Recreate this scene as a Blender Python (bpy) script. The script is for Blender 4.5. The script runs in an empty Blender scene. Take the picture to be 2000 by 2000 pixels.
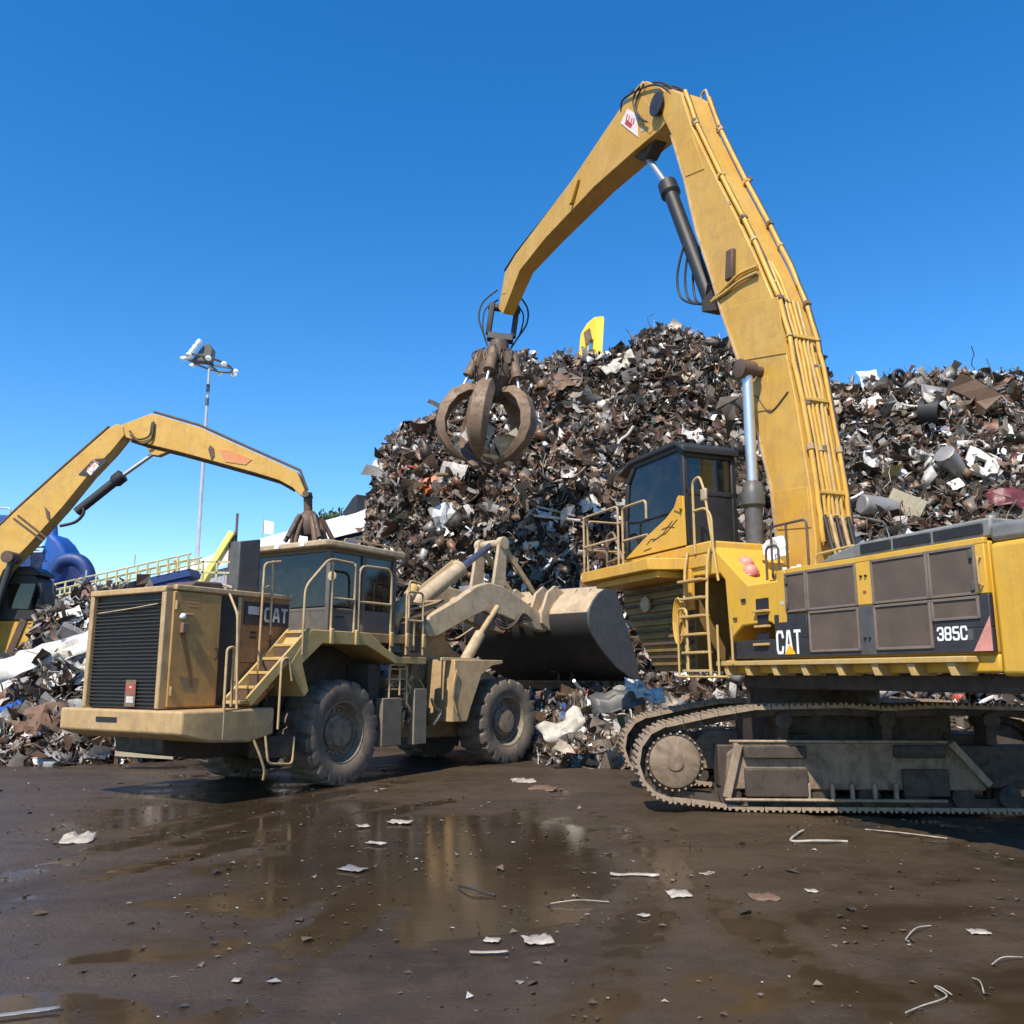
import bpy, bmesh, math, random
import numpy as np
from mathutils import Vector, Matrix

random.seed(7)
rng = np.random.default_rng(11)
scene = bpy.context.scene
COL = scene.collection
R = math.radians

# ------------------------------------------------------------------ camera, sky, sun, exposure
CAM_H = 2.0
FOCAL = 1715.0                      # in pixels of a 2000 px wide picture
PITCH = math.atan(318 / 1715.0)
cam_data = bpy.data.cameras.new('camera')
cam_data.sensor_width = 36.0
cam_data.lens = 36.0 * FOCAL / 2000.0
cam_data.clip_start = 0.1
cam_data.clip_end = 6000
cam = bpy.data.objects.new('camera', cam_data)
COL.objects.link(cam)
cam.location = (0, 0, CAM_H)
cam.rotation_euler = (math.pi / 2 + PITCH, 0, 0)
scene.camera = cam

SUN = Vector((-0.36, -0.72, 1.0)).normalized()
world = bpy.data.worlds.new('World')
scene.world = world
world.use_nodes = True
wn, wl = world.node_tree.nodes, world.node_tree.links
wn.clear()
w_out = wn.new('ShaderNodeOutputWorld')
w_bg = wn.new('ShaderNodeBackground')
w_sky = wn.new('ShaderNodeTexSky')
w_sky.sky_type = 'NISHITA'
w_sky.sun_disc = False
w_sky.sun_elevation = math.asin(SUN.z)
w_sky.sun_rotation = math.atan2(SUN.x, SUN.y)
w_sky.altitude = 0
w_sky.air_density = 1.0
w_sky.dust_density = 0.0
w_sky.ozone_density = 3.0
w_hsv = wn.new('ShaderNodeHueSaturation')
w_hsv.inputs['Saturation'].default_value = 1.365
w_hsv.inputs['Value'].default_value = 1.0
w_hsv.inputs['Hue'].default_value = 0.503
wl.new(w_sky.outputs[0], w_hsv.inputs['Color'])
wl.new(w_hsv.outputs[0], w_bg.inputs['Color'])
w_bg.inputs['Strength'].default_value = 0.15
wl.new(w_bg.outputs[0], w_out.inputs['Surface'])

sun_data = bpy.data.lights.new('sun', 'SUN')
sun_data.energy = 5.0
sun_data.angle = R(0.5)
sun_data.color = (1.0, 0.915, 0.78)
sun = bpy.data.objects.new('sun', sun_data)
COL.objects.link(sun)
sun.rotation_euler = SUN.to_track_quat('Z', 'Y').to_euler()
sun.location = SUN * 60

scene.view_settings.view_transform = 'Standard'
scene.view_settings.look = 'None'
scene.view_settings.exposure = 0.53
scene.view_settings.gamma = 1.0
scene.view_settings.use_curve_mapping = False
try:
    scene.cycles.max_bounces = 6
    scene.cycles.diffuse_bounces = 2
    scene.cycles.glossy_bounces = 3
    scene.cycles.transmission_bounces = 4
    scene.cycles.transparent_max_bounces = 8
    scene.cycles.use_denoising = True
except Exception:
    pass

# ------------------------------------------------------------------ measuring: photo point -> point of the place
_cp, _sp = math.cos(PITCH), math.sin(PITCH)
EYE = np.array([0, 0, CAM_H])
def ray(x, y):
    cx, cy = (x - 1000) / FOCAL, (1000 - y) / FOCAL
    return np.array([cx, _cp - cy * _sp, _sp + cy * _cp])
def on_ground(x, y, z=0.0):
    r = ray(x, y)
    return EYE + r * ((z - CAM_H) / r[2])
def at_depth(x, y, Y):
    r = ray(x, y)
    return EYE + r * (Y / r[1])
class Frame:
    """a machine's own axes: f forward, s to its left, z up"""
    def __init__(self, O, deg):
        a = R(deg)
        self.deg = deg
        self.O = np.array([O[0], O[1], 0.0])
        self.F = np.array([math.cos(a), math.sin(a), 0]); self.L = np.array([-math.sin(a), math.cos(a), 0])
        self.M = Matrix.Translation((O[0], O[1], 0)) @ Matrix.Rotation(a, 4, 'Z')
    def side(self, x, y, s):
        r = ray(x, y); t = (s - (EYE - self.O) @ self.L) / (r @ self.L); q = EYE + t * r - self.O
        return (float(q @ self.F), float(q[2]))
    def sides(self, pts, s):
        return [self.side(x, y, s) for x, y in pts]
    def front(self, x, y, f):
        r = ray(x, y); t = (f - (EYE - self.O) @ self.F) / (r @ self.F); q = EYE + t * r - self.O
        return (float(q @ self.L), float(q[2]))

# ------------------------------------------------------------------ mesh helpers
class MB:
    def __init__(self):
        self.v, self.f = [], []
    def add(self, vs, fs):
        o = len(self.v)
        self.v += [tuple(p) for p in vs]
        self.f += [tuple(i + o for i in q) for q in fs]
        return self
    def box(self, a, b, M=None):
        (x0, y0, z0), (x1, y1, z1) = a, b
        vs = [(x0,y0,z0),(x1,y0,z0),(x1,y1,z0),(x0,y1,z0),(x0,y0,z1),(x1,y0,z1),(x1,y1,z1),(x0,y1,z1)]
        if M is not None: vs = [M @ Vector(p) for p in vs]
        return self.add(vs, [(0,3,2,1),(4,5,6,7),(0,1,5,4),(1,2,6,5),(2,3,7,6),(3,0,4,7)])
    def beam(self, p, q, w, h=None, up=(0, 0, 1)):
        """rectangular bar from p to q, w wide and h tall"""
        h = w if h is None else h
        p, q = Vector(p), Vector(q); d = (q - p).normalized(); up = Vector(up)
        if abs(d.dot(up)) > 0.98: up = Vector((1, 0, 0))
        sx = d.cross(up).normalized(); uz = sx.cross(d)
        vs = []
        for c in (p, q):
            for i, j in ((-1,-1),(1,-1),(1,1),(-1,1)):
                vs.append(c + sx * (i * w / 2) + uz * (j * h / 2))
        return self.add(vs, [(0,3,2,1),(4,5,6,7),(0,1,5,4),(1,2,6,5),(2,3,7,6),(3,0,4,7)])
    def prism(self, poly, s0, s1, M=None):
        """(f, z) outline pushed from s0 to s1"""
        n = len(poly)
        vs = [(a, s0, b) for a, b in poly] + [(a, s1, b) for a, b in poly]
        if M is not None: vs = [M @ Vector(p) for p in vs]
        fs = [tuple(range(n)), tuple(range(2 * n - 1, n - 1, -1))]
        fs += [(i, i + n, (i + 1) % n + n, (i + 1) % n) for i in range(n)]
        return self.add(vs, fs)
    def prismz(self, poly, z0, z1):
        n = len(poly)
        vs = [(a, b, z0) for a, b in poly] + [(a, b, z1) for a, b in poly]
        fs = [tuple(range(n)), tuple(range(2 * n - 1, n - 1, -1))]
        fs += [(i, i + n, (i + 1) % n + n, (i + 1) % n) for i in range(n)]
        return self.add(vs, fs)
    def loft(self, rings, cap=True, closed=True):
        n = len(rings[0]); vs = [p for r in rings for p in r]; fs = []
        for k in range(len(rings) - 1):
            for i in range(n if closed else n - 1):
                a, b = k * n + i, k * n + (i + 1) % n
                fs.append((a, b, b + n, a + n))
        if cap:
            fs.append(tuple(range(n - 1, -1, -1))); m = (len(rings) - 1) * n
            fs.append(tuple(range(m, m + n)))
        return self.add(vs, fs)
    def tube(self, pts, r, n=8, cap=True):
        pts = [Vector(p) for p in pts]; rs = r if isinstance(r, (list, tuple)) else [r] * len(pts)
        rings, nrm = [], None
        for i, p in enumerate(pts):
            t = (pts[min(i + 1, len(pts) - 1)] - pts[max(i - 1, 0)])
            t = t.normalized() if t.length > 1e-9 else Vector((0, 0, 1))
            if nrm is None:
                nrm = t.orthogonal().normalized()
            else:
                nrm = (nrm - t * nrm.dot(t))
                nrm = nrm.normalized() if nrm.length > 1e-6 else t.orthogonal().normalized()
            b = t.cross(nrm)
            rings.append([p + (nrm * math.cos(2*math.pi*k/n) + b * math.sin(2*math.pi*k/n)) * rs[i] for k in range(n)])
        return self.loft(rings, cap)
    def cyl(self, p, q, r0, r1=None, n=20):
        return self.tube([p, q], [r0, r0 if r1 is None else r1], n)
    def lathe(self, prof, c, axis, n=32, cap=True):
        """prof: (radius, distance along axis)"""
        a = Vector(axis).normalized(); u = a.orthogonal().normalized(); w = a.cross(u); c = Vector(c)
        rings = [[c + a * h + (u * math.cos(2*math.pi*k/n) + w * math.sin(2*math.pi*k/n)) * max(r, 1e-4) for k in range(n)] for r, h in prof]
        return self.loft(rings, cap)
    def move(self, M):
        self.v = [tuple(M @ Vector(p)) for p in self.v]
        return self
    def build(self, name, mat, parent=None, M=None, bevel=0.0, smooth=35, seg=2):
        me = bpy.data.meshes.new(name)
        me.from_pydata(self.v, [], self.f)
        bm = bmesh.new(); bm.from_mesh(me)
        bmesh.ops.recalc_face_normals(bm, faces=bm.faces)
        bm.to_mesh(me); bm.free()
        me.materials.append(mat)
        if smooth:
            for p in me.polygons: p.use_smooth = True
            me.set_sharp_from_angle(angle=R(smooth))
        o = bpy.data.objects.new(name, me)
        COL.objects.link(o)
        if parent is not None: o.parent = parent
        if M is not None: o.matrix_local = M
        if bevel:
            b = o.modifiers.new('edge', 'BEVEL'); b.width = bevel; b.segments = seg; b.limit_method = 'ANGLE'; b.angle_limit = R(40)
            b.harden_normals = False
        return o

def arc_pts(c, r, a0, a1, n, u, w):
    c, u, w = Vector(c), Vector(u), Vector(w)
    return [c + u * (r * math.cos(R(a0 + (a1 - a0) * i / n))) + w * (r * math.sin(R(a0 + (a1 - a0) * i / n))) for i in range(n + 1)]
def rounded(pts, r, n=4):
    """polyline with its inner corners rounded"""
    pts = [Vector(p) for p in pts]; out = [pts[0]]
    for i in range(1, len(pts) - 1):
        a, b, c = pts[i - 1], pts[i], pts[i + 1]
        d1, d2 = (a - b), (c - b); k = min(r, d1.length * .45, d2.length * .45)
        p, q = b + d1.normalized() * k, b + d2.normalized() * k
        for j in range(n + 1):
            t = j / n
            out.append(p * (1 - t) ** 2 + b * 2 * t * (1 - t) + q * t * t)
    out.append(pts[-1])
    return out
def tag(o, label=None, cat=None, group=None, kind=None):
    if label: o['label'] = label
    if cat: o['category'] = cat
    if group: o['group'] = group
    if kind: o['kind'] = kind
    return o
def thing(name, label, cat, M=None, group=None):
    o = bpy.data.objects.new(name, None)
    o.empty_display_size = 0.3
    COL.objects.link(o)
    if M is not None: o.matrix_world = M
    return tag(o, label, cat, group)
def copy_part(src, parent, M):
    c = src.copy(); COL.objects.link(c); c.parent = parent; c.matrix_local = M
    return c
def lettering(text, size, mat, parent, M, name='lettering', squeeze=0.8, bold=0.02, depth=0.003, spacing=0.95):
    cu = bpy.data.curves.new('lettering', 'FONT'); cu.body = text; cu.size = size
    cu.offset = bold * size; cu.extrude = depth; cu.space_character = spacing
    tmp = bpy.data.objects.new('tmp', cu); COL.objects.link(tmp)
    dg = bpy.context.evaluated_depsgraph_get(); dg.update()
    me = bpy.data.meshes.new_from_object(tmp.evaluated_get(dg))
    bpy.data.objects.remove(tmp); bpy.data.curves.remove(cu)
    for v in me.vertices: v.co.x *= squeeze
    me.materials.clear(); me.materials.append(mat)
    me.name = name
    o = bpy.data.objects.new(name, me); COL.objects.link(o); o.parent = parent; o.matrix_local = M
    return o
GLYPH = {'C': [[(1, .72), (.86, 1), (.14, 1), (0, .84), (0, .16), (.14, 0), (.86, 0), (1, .28)]],
         'A': [[(0, -.02), (.34, 1), (.66, 1), (1, -.02)], [(.2, .32), (.8, .32)]],
         'T': [[(0, 1), (1, 1)], [(.5, 1), (.5, -.05)]],
         '3': [[(0, .78), (.14, 1), (.86, 1), (1, .86), (1, .6), (.86, .5), (.4, .5)], [(.86, .5), (1, .4), (1, .14), (.86, 0), (.14, 0), (0, .22)]],
         '8': [[(.14, .5), (0, .62), (0, .88), (.14, 1), (.86, 1), (1, .88), (1, .62), (.86, .5), (.14, .5), (0, .38), (0, .12), (.14, 0), (.86, 0), (1, .12), (1, .38), (.86, .5)]],
         '5': [[(1, 1), (.05, 1), (.05, .56), (.86, .56), (1, .44), (1, .14), (.86, 0), (.14, 0), (0, .2)]]}
def block_letters(text, h, w, mat, parent, M, weight=.34, gap=.42):
    """heavy stencil-like letters built from strokes"""
    t = w * weight
    for i, ch in enumerate(text):
        mb = MB(); k = 0
        for line in GLYPH[ch]:
            for a, b in zip(line, line[1:]):
                x0 = i * (w + t + w * gap * .35); p = Vector((x0 + t / 2 + a[0] * w, t / 2 + a[1] * (h - t), .001 + .0004 * k)); q = Vector((x0 + t / 2 + b[0] * w, t / 2 + b[1] * (h - t), .001 + .0004 * k))
                d = (q - p).normalized() * t * .22
                mb.beam(p - d, q + d, t, .002, up=(0, 0, 1)); k += 1
        mb.build('letter', mat, parent, M, smooth=0)
def plate_matrix(f, s, z, look):
    """writing laid on a machine's side; look = +1 left side, -1 right side"""
    X = Vector((-look, 0, 0)); Y = Vector((0, 0, 1)); Z = X.cross(Y)
    m = Matrix((X, Y, Z)).transposed().to_4x4(); m.translation = (f, s, z)
    return m

# ------------------------------------------------------------------ materials
def new_mat(name):
    m = bpy.data.materials.new(name); m.use_nodes = True
    nt = m.node_tree; nt.nodes.clear()
    out = nt.nodes.new('ShaderNodeOutputMaterial'); b = nt.nodes.new('ShaderNodeBsdfPrincipled')
    nt.links.new(b.outputs[0], out.inputs['Surface'])
    return m, nt, b, out
def N(nt, t, **kw):
    n = nt.nodes.new(t)
    for k, v in kw.items(): setattr(n, k, v)
    return n
def tex_noise(nt, scale, detail=4, rough=0.6, vec=None, dist=0.0):
    n = N(nt, 'ShaderNodeTexNoise'); n.inputs['Scale'].default_value = scale; n.inputs['Detail'].default_value = detail
    n.inputs['Roughness'].default_value = rough; n.inputs['Distortion'].default_value = dist
    if vec is not None: nt.links.new(vec, n.inputs['Vector'])
    return n.outputs['Fac']
def ramp(nt, fac, lo, hi, a=0.0, b=1.0):
    n = N(nt, 'ShaderNodeMapRange'); n.inputs['From Min'].default_value = lo; n.inputs['From Max'].default_value = hi
    n.inputs['To Min'].default_value = a; n.inputs['To Max'].default_value = b
    nt.links.new(fac, n.inputs['Value'])
    return n.outputs[0]
def mixc(nt, fac, a, b, mode='MIX'):
    n = N(nt, 'ShaderNodeMix', data_type='RGBA', blend_type=mode)
    for sock, v in ((n.inputs['Factor'], fac), (n.inputs['A'], a), (n.inputs['B'], b)):
        if isinstance(v, (int, float)): sock.default_value = v
        elif isinstance(v, (tuple, list)): sock.default_value = (*v, 1) if len(v) == 3 else v
        else: nt.links.new(v, sock)
    return n.outputs['Result']
def mul(nt, a, b):
    n = N(nt, 'ShaderNodeMath', operation='MULTIPLY')
    for sock, v in ((n.inputs[0], a), (n.inputs[1], b)):
        if isinstance(v, (int, float)): sock.default_value = v
        else: nt.links.new(v, sock)
    return n.outputs[0]
def bump(nt, bsdf, h, strength=0.3, dist=0.02):
    n = N(nt, 'ShaderNodeBump'); n.inputs['Strength'].default_value = strength; n.inputs['Distance'].default_value = dist
    nt.links.new(h, n.inputs['Height']); nt.links.new(n.outputs[0], bsdf.inputs['Normal'])
def coords(nt, scale=(1, 1, 1), kind='Object'):
    t = N(nt, 'ShaderNodeTexCoord'); m = N(nt, 'ShaderNodeMapping'); m.inputs['Scale'].default_value = scale
    nt.links.new(t.outputs[kind], m.inputs['Vector'])
    return m.outputs[0]
def worn_paint(name, base, fade, dirt, rust=(0.09, 0.035, 0.012), dirt_amt=0.5, rust_amt=0.35, rough=0.45, metallic=0.0, bumps=0.12, scale=1.0):
    m, nt, b, out = new_mat(name)
    v = coords(nt); vs = coords(nt, (5, 5, 0.5))
    c = mixc(nt, ramp(nt, tex_noise(nt, 1.1 * scale, 5, 0.6, v), 0.35, 0.7), base, fade)
    d1 = ramp(nt, tex_noise(nt, 2.6 * scale, 7, 0.72, v, 0.6), 0.44, 0.66)
    d2 = ramp(nt, tex_noise(nt, 1.3 * scale, 5, 0.7, vs), 0.5, 0.72)
    c = mixc(nt, mul(nt, d1, dirt_amt), c, dirt)
    c = mixc(nt, mul(nt, d2, dirt_amt * 0.8), c, dirt)
    g1 = ramp(nt, tex_noise(nt, 5.5 * scale, 8, 0.78, v, 1.0), 0.55, 0.70)
    c = mixc(nt, mul(nt, g1, dirt_amt * 0.55), c, tuple(x * 0.38 for x in dirt))
    r1 = ramp(nt, tex_noise(nt, 9 * scale, 6, 0.75, v, 0.6), 0.62, 0.68)
    c = mixc(nt, mul(nt, r1, rust_amt), c, rust)
    nt.links.new(c, b.inputs['Base Color'])
    nt.links.new(ramp(nt, d1, 0, 1, rough, min(rough + 0.3, 0.95)), b.inputs['Roughness'])
    b.inputs['Metallic'].default_value = metallic
    s1 = ramp(nt, tex_noise(nt, 3.0 * scale, 8, 0.8, coords(nt, (9, 9, 0.6)), 0.2), 0.56, 0.68)
    c2 = mixc(nt, mul(nt, s1, dirt_amt * 0.6), c, tuple(x * 0.5 for x in dirt))
    nt.links.new(c2, b.inputs['Base Color'])
    bump(nt, b, tex_noise(nt, 14 * scale, 5, 0.7, v), bumps, 0.02)
    return m
def plain(name, base, rough=0.5, metallic=0.0, var=0.25, scale=6, bumps=0.1):
    m, nt, b, out = new_mat(name)
    v = coords(nt); n = tex_noise(nt, scale, 5, 0.65, v)
    lo = tuple(x * (1 - var) for x in base); hi = tuple(min(1, x * (1 + var)) for x in base)
    nt.links.new(mixc(nt, ramp(nt, n, 0.3, 0.7), lo, hi), b.inputs['Base Color'])
    b.inputs['Roughness'].default_value = rough; b.inputs['Metallic'].default_value = metallic
    if bumps: bump(nt, b, n, bumps, 0.02)
    return m
def glass_mat(name, tint, gloss=0.06):
    m, nt, b, out = new_mat(name)
    nt.nodes.remove(b)
    tr = N(nt, 'ShaderNodeBsdfTransparent'); tr.inputs[0].default_value = (*tint, 1)
    gl = N(nt, 'ShaderNodeBsdfGlossy'); gl.inputs['Roughness'].default_value = gloss; gl.inputs[0].default_value = (1, 1, 1, 1)
    fr = N(nt, 'ShaderNodeFresnel'); fr.inputs['IOR'].default_value = 1.55
    dirt = N(nt, 'ShaderNodeBsdfDiffuse'); dirt.inputs[0].default_value = (0.2, 0.17, 0.13, 1)
    mx = N(nt, 'ShaderNodeMixShader'); m2 = N(nt, 'ShaderNodeMixShader')
    nt.links.new(fr.outputs[0], mx.inputs[0]); nt.links.new(tr.outputs[0], mx.inputs[1]); nt.links.new(gl.outputs[0], mx.inputs[2])
    nt.links.new(ramp(nt, tex_noise(nt, 5, 5, 0.7, coords(nt)), 0.45, 0.8, 0.02, 0.14), m2.inputs[0])
    nt.links.new(mx.outputs[0], m2.inputs[1]); nt.links.new(dirt.outputs[0], m2.inputs[2])
    nt.links.new(m2.outputs[0], out.inputs['Surface'])
    return m

DUST = (0.23, 0.16, 0.095)
M_YEL = worn_paint('yellow_paint', (0.58, 0.295, 0.024), (0.60, 0.35, 0.055), (0.32, 0.18, 0.06), dirt_amt=0.4, rust_amt=0.35)
M_YEL_BOOM = worn_paint('boom_paint', (0.54, 0.298, 0.038), (0.58, 0.355, 0.08), (0.34, 0.20, 0.075), dirt_amt=0.5, rust_amt=0.5)
M_YEL_SIDE = worn_paint('house_paint', (0.60, 0.326, 0.024), (0.61, 0.36, 0.05), (0.36, 0.21, 0.065), dirt_amt=0.3, rust_amt=0.2, rough=0.35)
M_TAN = worn_paint('dusty_paint', (0.32, 0.178, 0.062), (0.36, 0.228, 0.105), (0.15, 0.10, 0.062), dirt_amt=0.7, rust_amt=0.5, rough=0.55)
M_TAN_HOOD = worn_paint('hood_paint', (0.31, 0.138, 0.042), (0.35, 0.18, 0.07), (0.13, 0.078, 0.044), rust=(0.16, 0.05, 0.015), dirt_amt=0.6, rust_amt=0.6, rough=0.5)
M_CREAM = worn_paint('dusty_cream', (0.42, 0.312, 0.19), (0.47, 0.365, 0.24), (0.19, 0.135, 0.085), dirt_amt=0.6, rust_amt=0.4, rough=0.6)
M_RAIL = worn_paint('rail_paint', (0.42, 0.285, 0.13), (0.46, 0.335, 0.185), (0.20, 0.135, 0.078), dirt_amt=0.6, rust_amt=0.6, rough=0.5, scale=3)
M_RAIL_Y = worn_paint('yellow_rail', (0.47, 0.30, 0.085), (0.48, 0.345, 0.15), (0.34, 0.22, 0.10), dirt_amt=0.5, rust_amt=0.5, rough=0.5, scale=3)
M_DARK = plain('dark_paint', (0.030, 0.028, 0.030), 0.45)
M_BLACK = plain('black_steel', (0.016, 0.015, 0.015), 0.55)
M_GREY = plain('grey_paint', (0.075, 0.072, 0.068), 0.5)
M_TOPGREY = plain('grey_hood', (0.16, 0.16, 0.15), 0.55)
M_CHROME = plain('chrome', (0.60, 0.60, 0.60), 0.38, 0.85, 0.05, bumps=0.0)
M_HOSE = plain('hose_rubber', (0.022, 0.02, 0.02), 0.55)
M_RUST = worn_paint('rusty_steel', (0.150, 0.092, 0.054), (0.21, 0.135, 0.082), (0.075, 0.05, 0.034), dirt_amt=0.6, rust_amt=0.7, rough=0.6, scale=2)
M_RUST_D = worn_paint('dark_rust', (0.075, 0.047, 0.032), (0.12, 0.07, 0.045), (0.05, 0.04, 0.03), dirt_amt=0.6, rust_amt=0.6, rough=0.6, scale=2)
M_TRACK = worn_paint('track_steel', (0.27, 0.19, 0.125), (0.34, 0.255, 0.18), (0.10, 0.07, 0.045), dirt_amt=0.6, rust_amt=0.5, rough=0.6, scale=2)
M_TRACK_D = worn_paint('muddy_shaded_steel', (0.046, 0.033, 0.023), (0.068, 0.049, 0.034), (0.024, 0.018, 0.013), dirt_amt=0.6, rust_amt=0.4, rough=0.65, scale=2)  # muddy base, darkened further to stand for deep shade in the undercarriage
M_FRAME = worn_paint('muddy_frame', (0.21, 0.145, 0.092), (0.25, 0.18, 0.12), (0.07, 0.048, 0.032), dirt_amt=0.7, rust_amt=0.5, rough=0.65, scale=1.5)
M_TYRE = worn_paint('dusty_rubber', (0.135, 0.104, 0.076), (0.20, 0.158, 0.118), (0.055, 0.044, 0.034), rust=(0.03, 0.025, 0.02), dirt_amt=0.7, rust_amt=0.5, rough=0.8, bumps=0.35, scale=1.5)
M_RIM = worn_paint('muddy_rim', (0.20, 0.155, 0.10), (0.25, 0.20, 0.14), (0.09, 0.07, 0.05), dirt_amt=0.7, rust_amt=0.5, rough=0.65, scale=3)
M_WHITE = plain('white_print', (0.78, 0.77, 0.74), 0.45, var=0.08)
M_WHITE_D = plain('dirty_white_print', (0.50, 0.47, 0.43), 0.5, var=0.2)
M_RED = plain('red_paint', (0.42, 0.055, 0.04), 0.4)
M_PINK = plain('faded_red', (0.55, 0.23, 0.18), 0.5)
M_GLASS = glass_mat('cab_glass', (0.30, 0.42, 0.42))
M_SEAT = plain('cab_interior', (0.03, 0.03, 0.032), 0.7)

def grille_mat(name, base, cell=55):
    m, nt, b, out = new_mat(name)
    v = coords(nt)
    w1 = N(nt, 'ShaderNodeTexWave', bands_direction='X'); w1.inputs['Scale'].default_value = cell
    w2 = N(nt, 'ShaderNodeTexWave', bands_direction='Z'); w2.inputs['Scale'].default_value = cell
    nt.links.new(v, w1.inputs['Vector']); nt.links.new(v, w2.inputs['Vector'])
    mx = N(nt, 'ShaderNodeMath', operation='MAXIMUM')
    nt.links.new(w1.outputs['Fac'], mx.inputs[0]); nt.links.new(w2.outputs['Fac'], mx.inputs[1])
    n = tex_noise(nt, 2.2, 5, 0.65, v)
    c = mixc(nt, ramp(nt, n, 0.3, 0.7), tuple(x * 0.75 for x in base), tuple(x * 1.25 for x in base))
    c = mixc(nt, ramp(nt, mx.outputs[0], 0.55, 0.9, 0.55, 0.0), c, (0.018, 0.015, 0.013))
    nt.links.new(c, b.inputs['Base Color']); b.inputs['Roughness'].default_value = 0.6
    bump(nt, b, mx.outputs[0], 0.4, 0.01)
    return m
M_MESH = grille_mat('side_mesh', (0.125, 0.088, 0.062))

# ================================================================== THE SETTING
def wave_noise(x, y, seed, scale, octaves=5, gain=0.5):
    """cheap smooth noise from summed plane waves, about -1..1"""
    g = np.random.default_rng(seed); out = np.zeros_like(x, dtype=float); amp, tot, k = 1.0, 0.0, scale
    for _ in range(octaves):
        for _ in range(4):
            a, ph = g.uniform(0, 6.283), g.uniform(0, 6.283)
            kk = k * g.uniform(0.75, 1.3)
            out += amp * np.sin((x * math.cos(a) + y * math.sin(a)) * kk + ph)
        tot += amp * 2.0; amp *= gain; k *= 2.1
    return out / tot

def grid_mesh(name, X, Y, Z, mat, smooth=True):
    ny, nx = X.shape
    me = bpy.data.meshes.new(name)
    co = np.stack([X, Y, Z], -1).reshape(-1, 3)
    idx = np.arange(nx * ny).reshape(ny, nx)
    q = np.stack([idx[:-1, :-1], idx[:-1, 1:], idx[1:, 1:], idx[1:, :-1]], -1).reshape(-1, 4)
    me.vertices.add(len(co)); me.vertices.foreach_set('co', co.ravel())
    me.loops.add(q.size); me.loops.foreach_set('vertex_index', q.ravel().astype(np.int32))
    me.polygons.add(len(q)); me.polygons.foreach_set('loop_start', np.arange(0, q.size, 4, dtype=np.int32))
    me.polygons.foreach_set('loop_total', np.full(len(q), 4, dtype=np.int32))
    me.polygons.foreach_set('use_smooth', np.full(len(q), smooth, dtype=bool))
    me.update(); me.validate()
    me.materials.append(mat)
    o = bpy.data.objects.new(name, me); COL.objects.link(o)
    return o

def ground_material():
    m, nt, b, out = new_mat('wet_mud')
    v = coords(nt, (1, 1, 1)); vt = coords(nt, (0.35, 1.0, 1))
    at = N(nt, 'ShaderNodeAttribute', attribute_name='wet')
    fine = tex_noise(nt, 3.2, 8, 0.68, v, 0.3); mid = tex_noise(nt, 0.8, 6, 0.65, vt, 0.5); grit = tex_noise(nt, 22, 5, 0.7, v)
    c = mixc(nt, ramp(nt, mid, 0.32, 0.7), (0.033, 0.0215, 0.0115), (0.070, 0.048, 0.028))
    c = mixc(nt, ramp(nt, fine, 0.45, 0.75, 0, 0.7), c, (0.070, 0.049, 0.032))
    c = mixc(nt, ramp(nt, grit, 0.60, 0.72, 0, 0.5), c, (0.016, 0.011, 0.008))
    c = mixc(nt, mul(nt, at.outputs['Fac'], 0.55), c, (0.030, 0.020, 0.012))
    nt.links.new(c, b.inputs['Base Color'])
    wet = N(nt, 'ShaderNodeMath', operation='ADD'); nt.links.new(at.outputs['Fac'], wet.inputs[0])
    nt.links.new(ramp(nt, fine, 0.38, 0.72, 0.18, -0.30), wet.inputs[1])
    nt.links.new(ramp(nt, wet.outputs[0], 0.0, 0.95, 0.46, 0.08), b.inputs['Roughness'])
    b.inputs['Specular IOR Level'].default_value = 0.45
    h = N(nt, 'ShaderNodeMath', operation='ADD'); nt.links.new(fine, h.inputs[0]); nt.links.new(mul(nt, grit, 0.35), h.inputs[1])
    bp = N(nt, 'ShaderNodeBump'); bp.inputs['Distance'].default_value = 0.05
    nt.links.new(ramp(nt, at.outputs['Fac'], 0.15, 0.9, 0.75, 0.035), bp.inputs['Strength'])
    nt.links.new(h.outputs[0], bp.inputs['Height']); nt.links.new(bp.outputs[0], b.inputs['Normal'])
    return m

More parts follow.
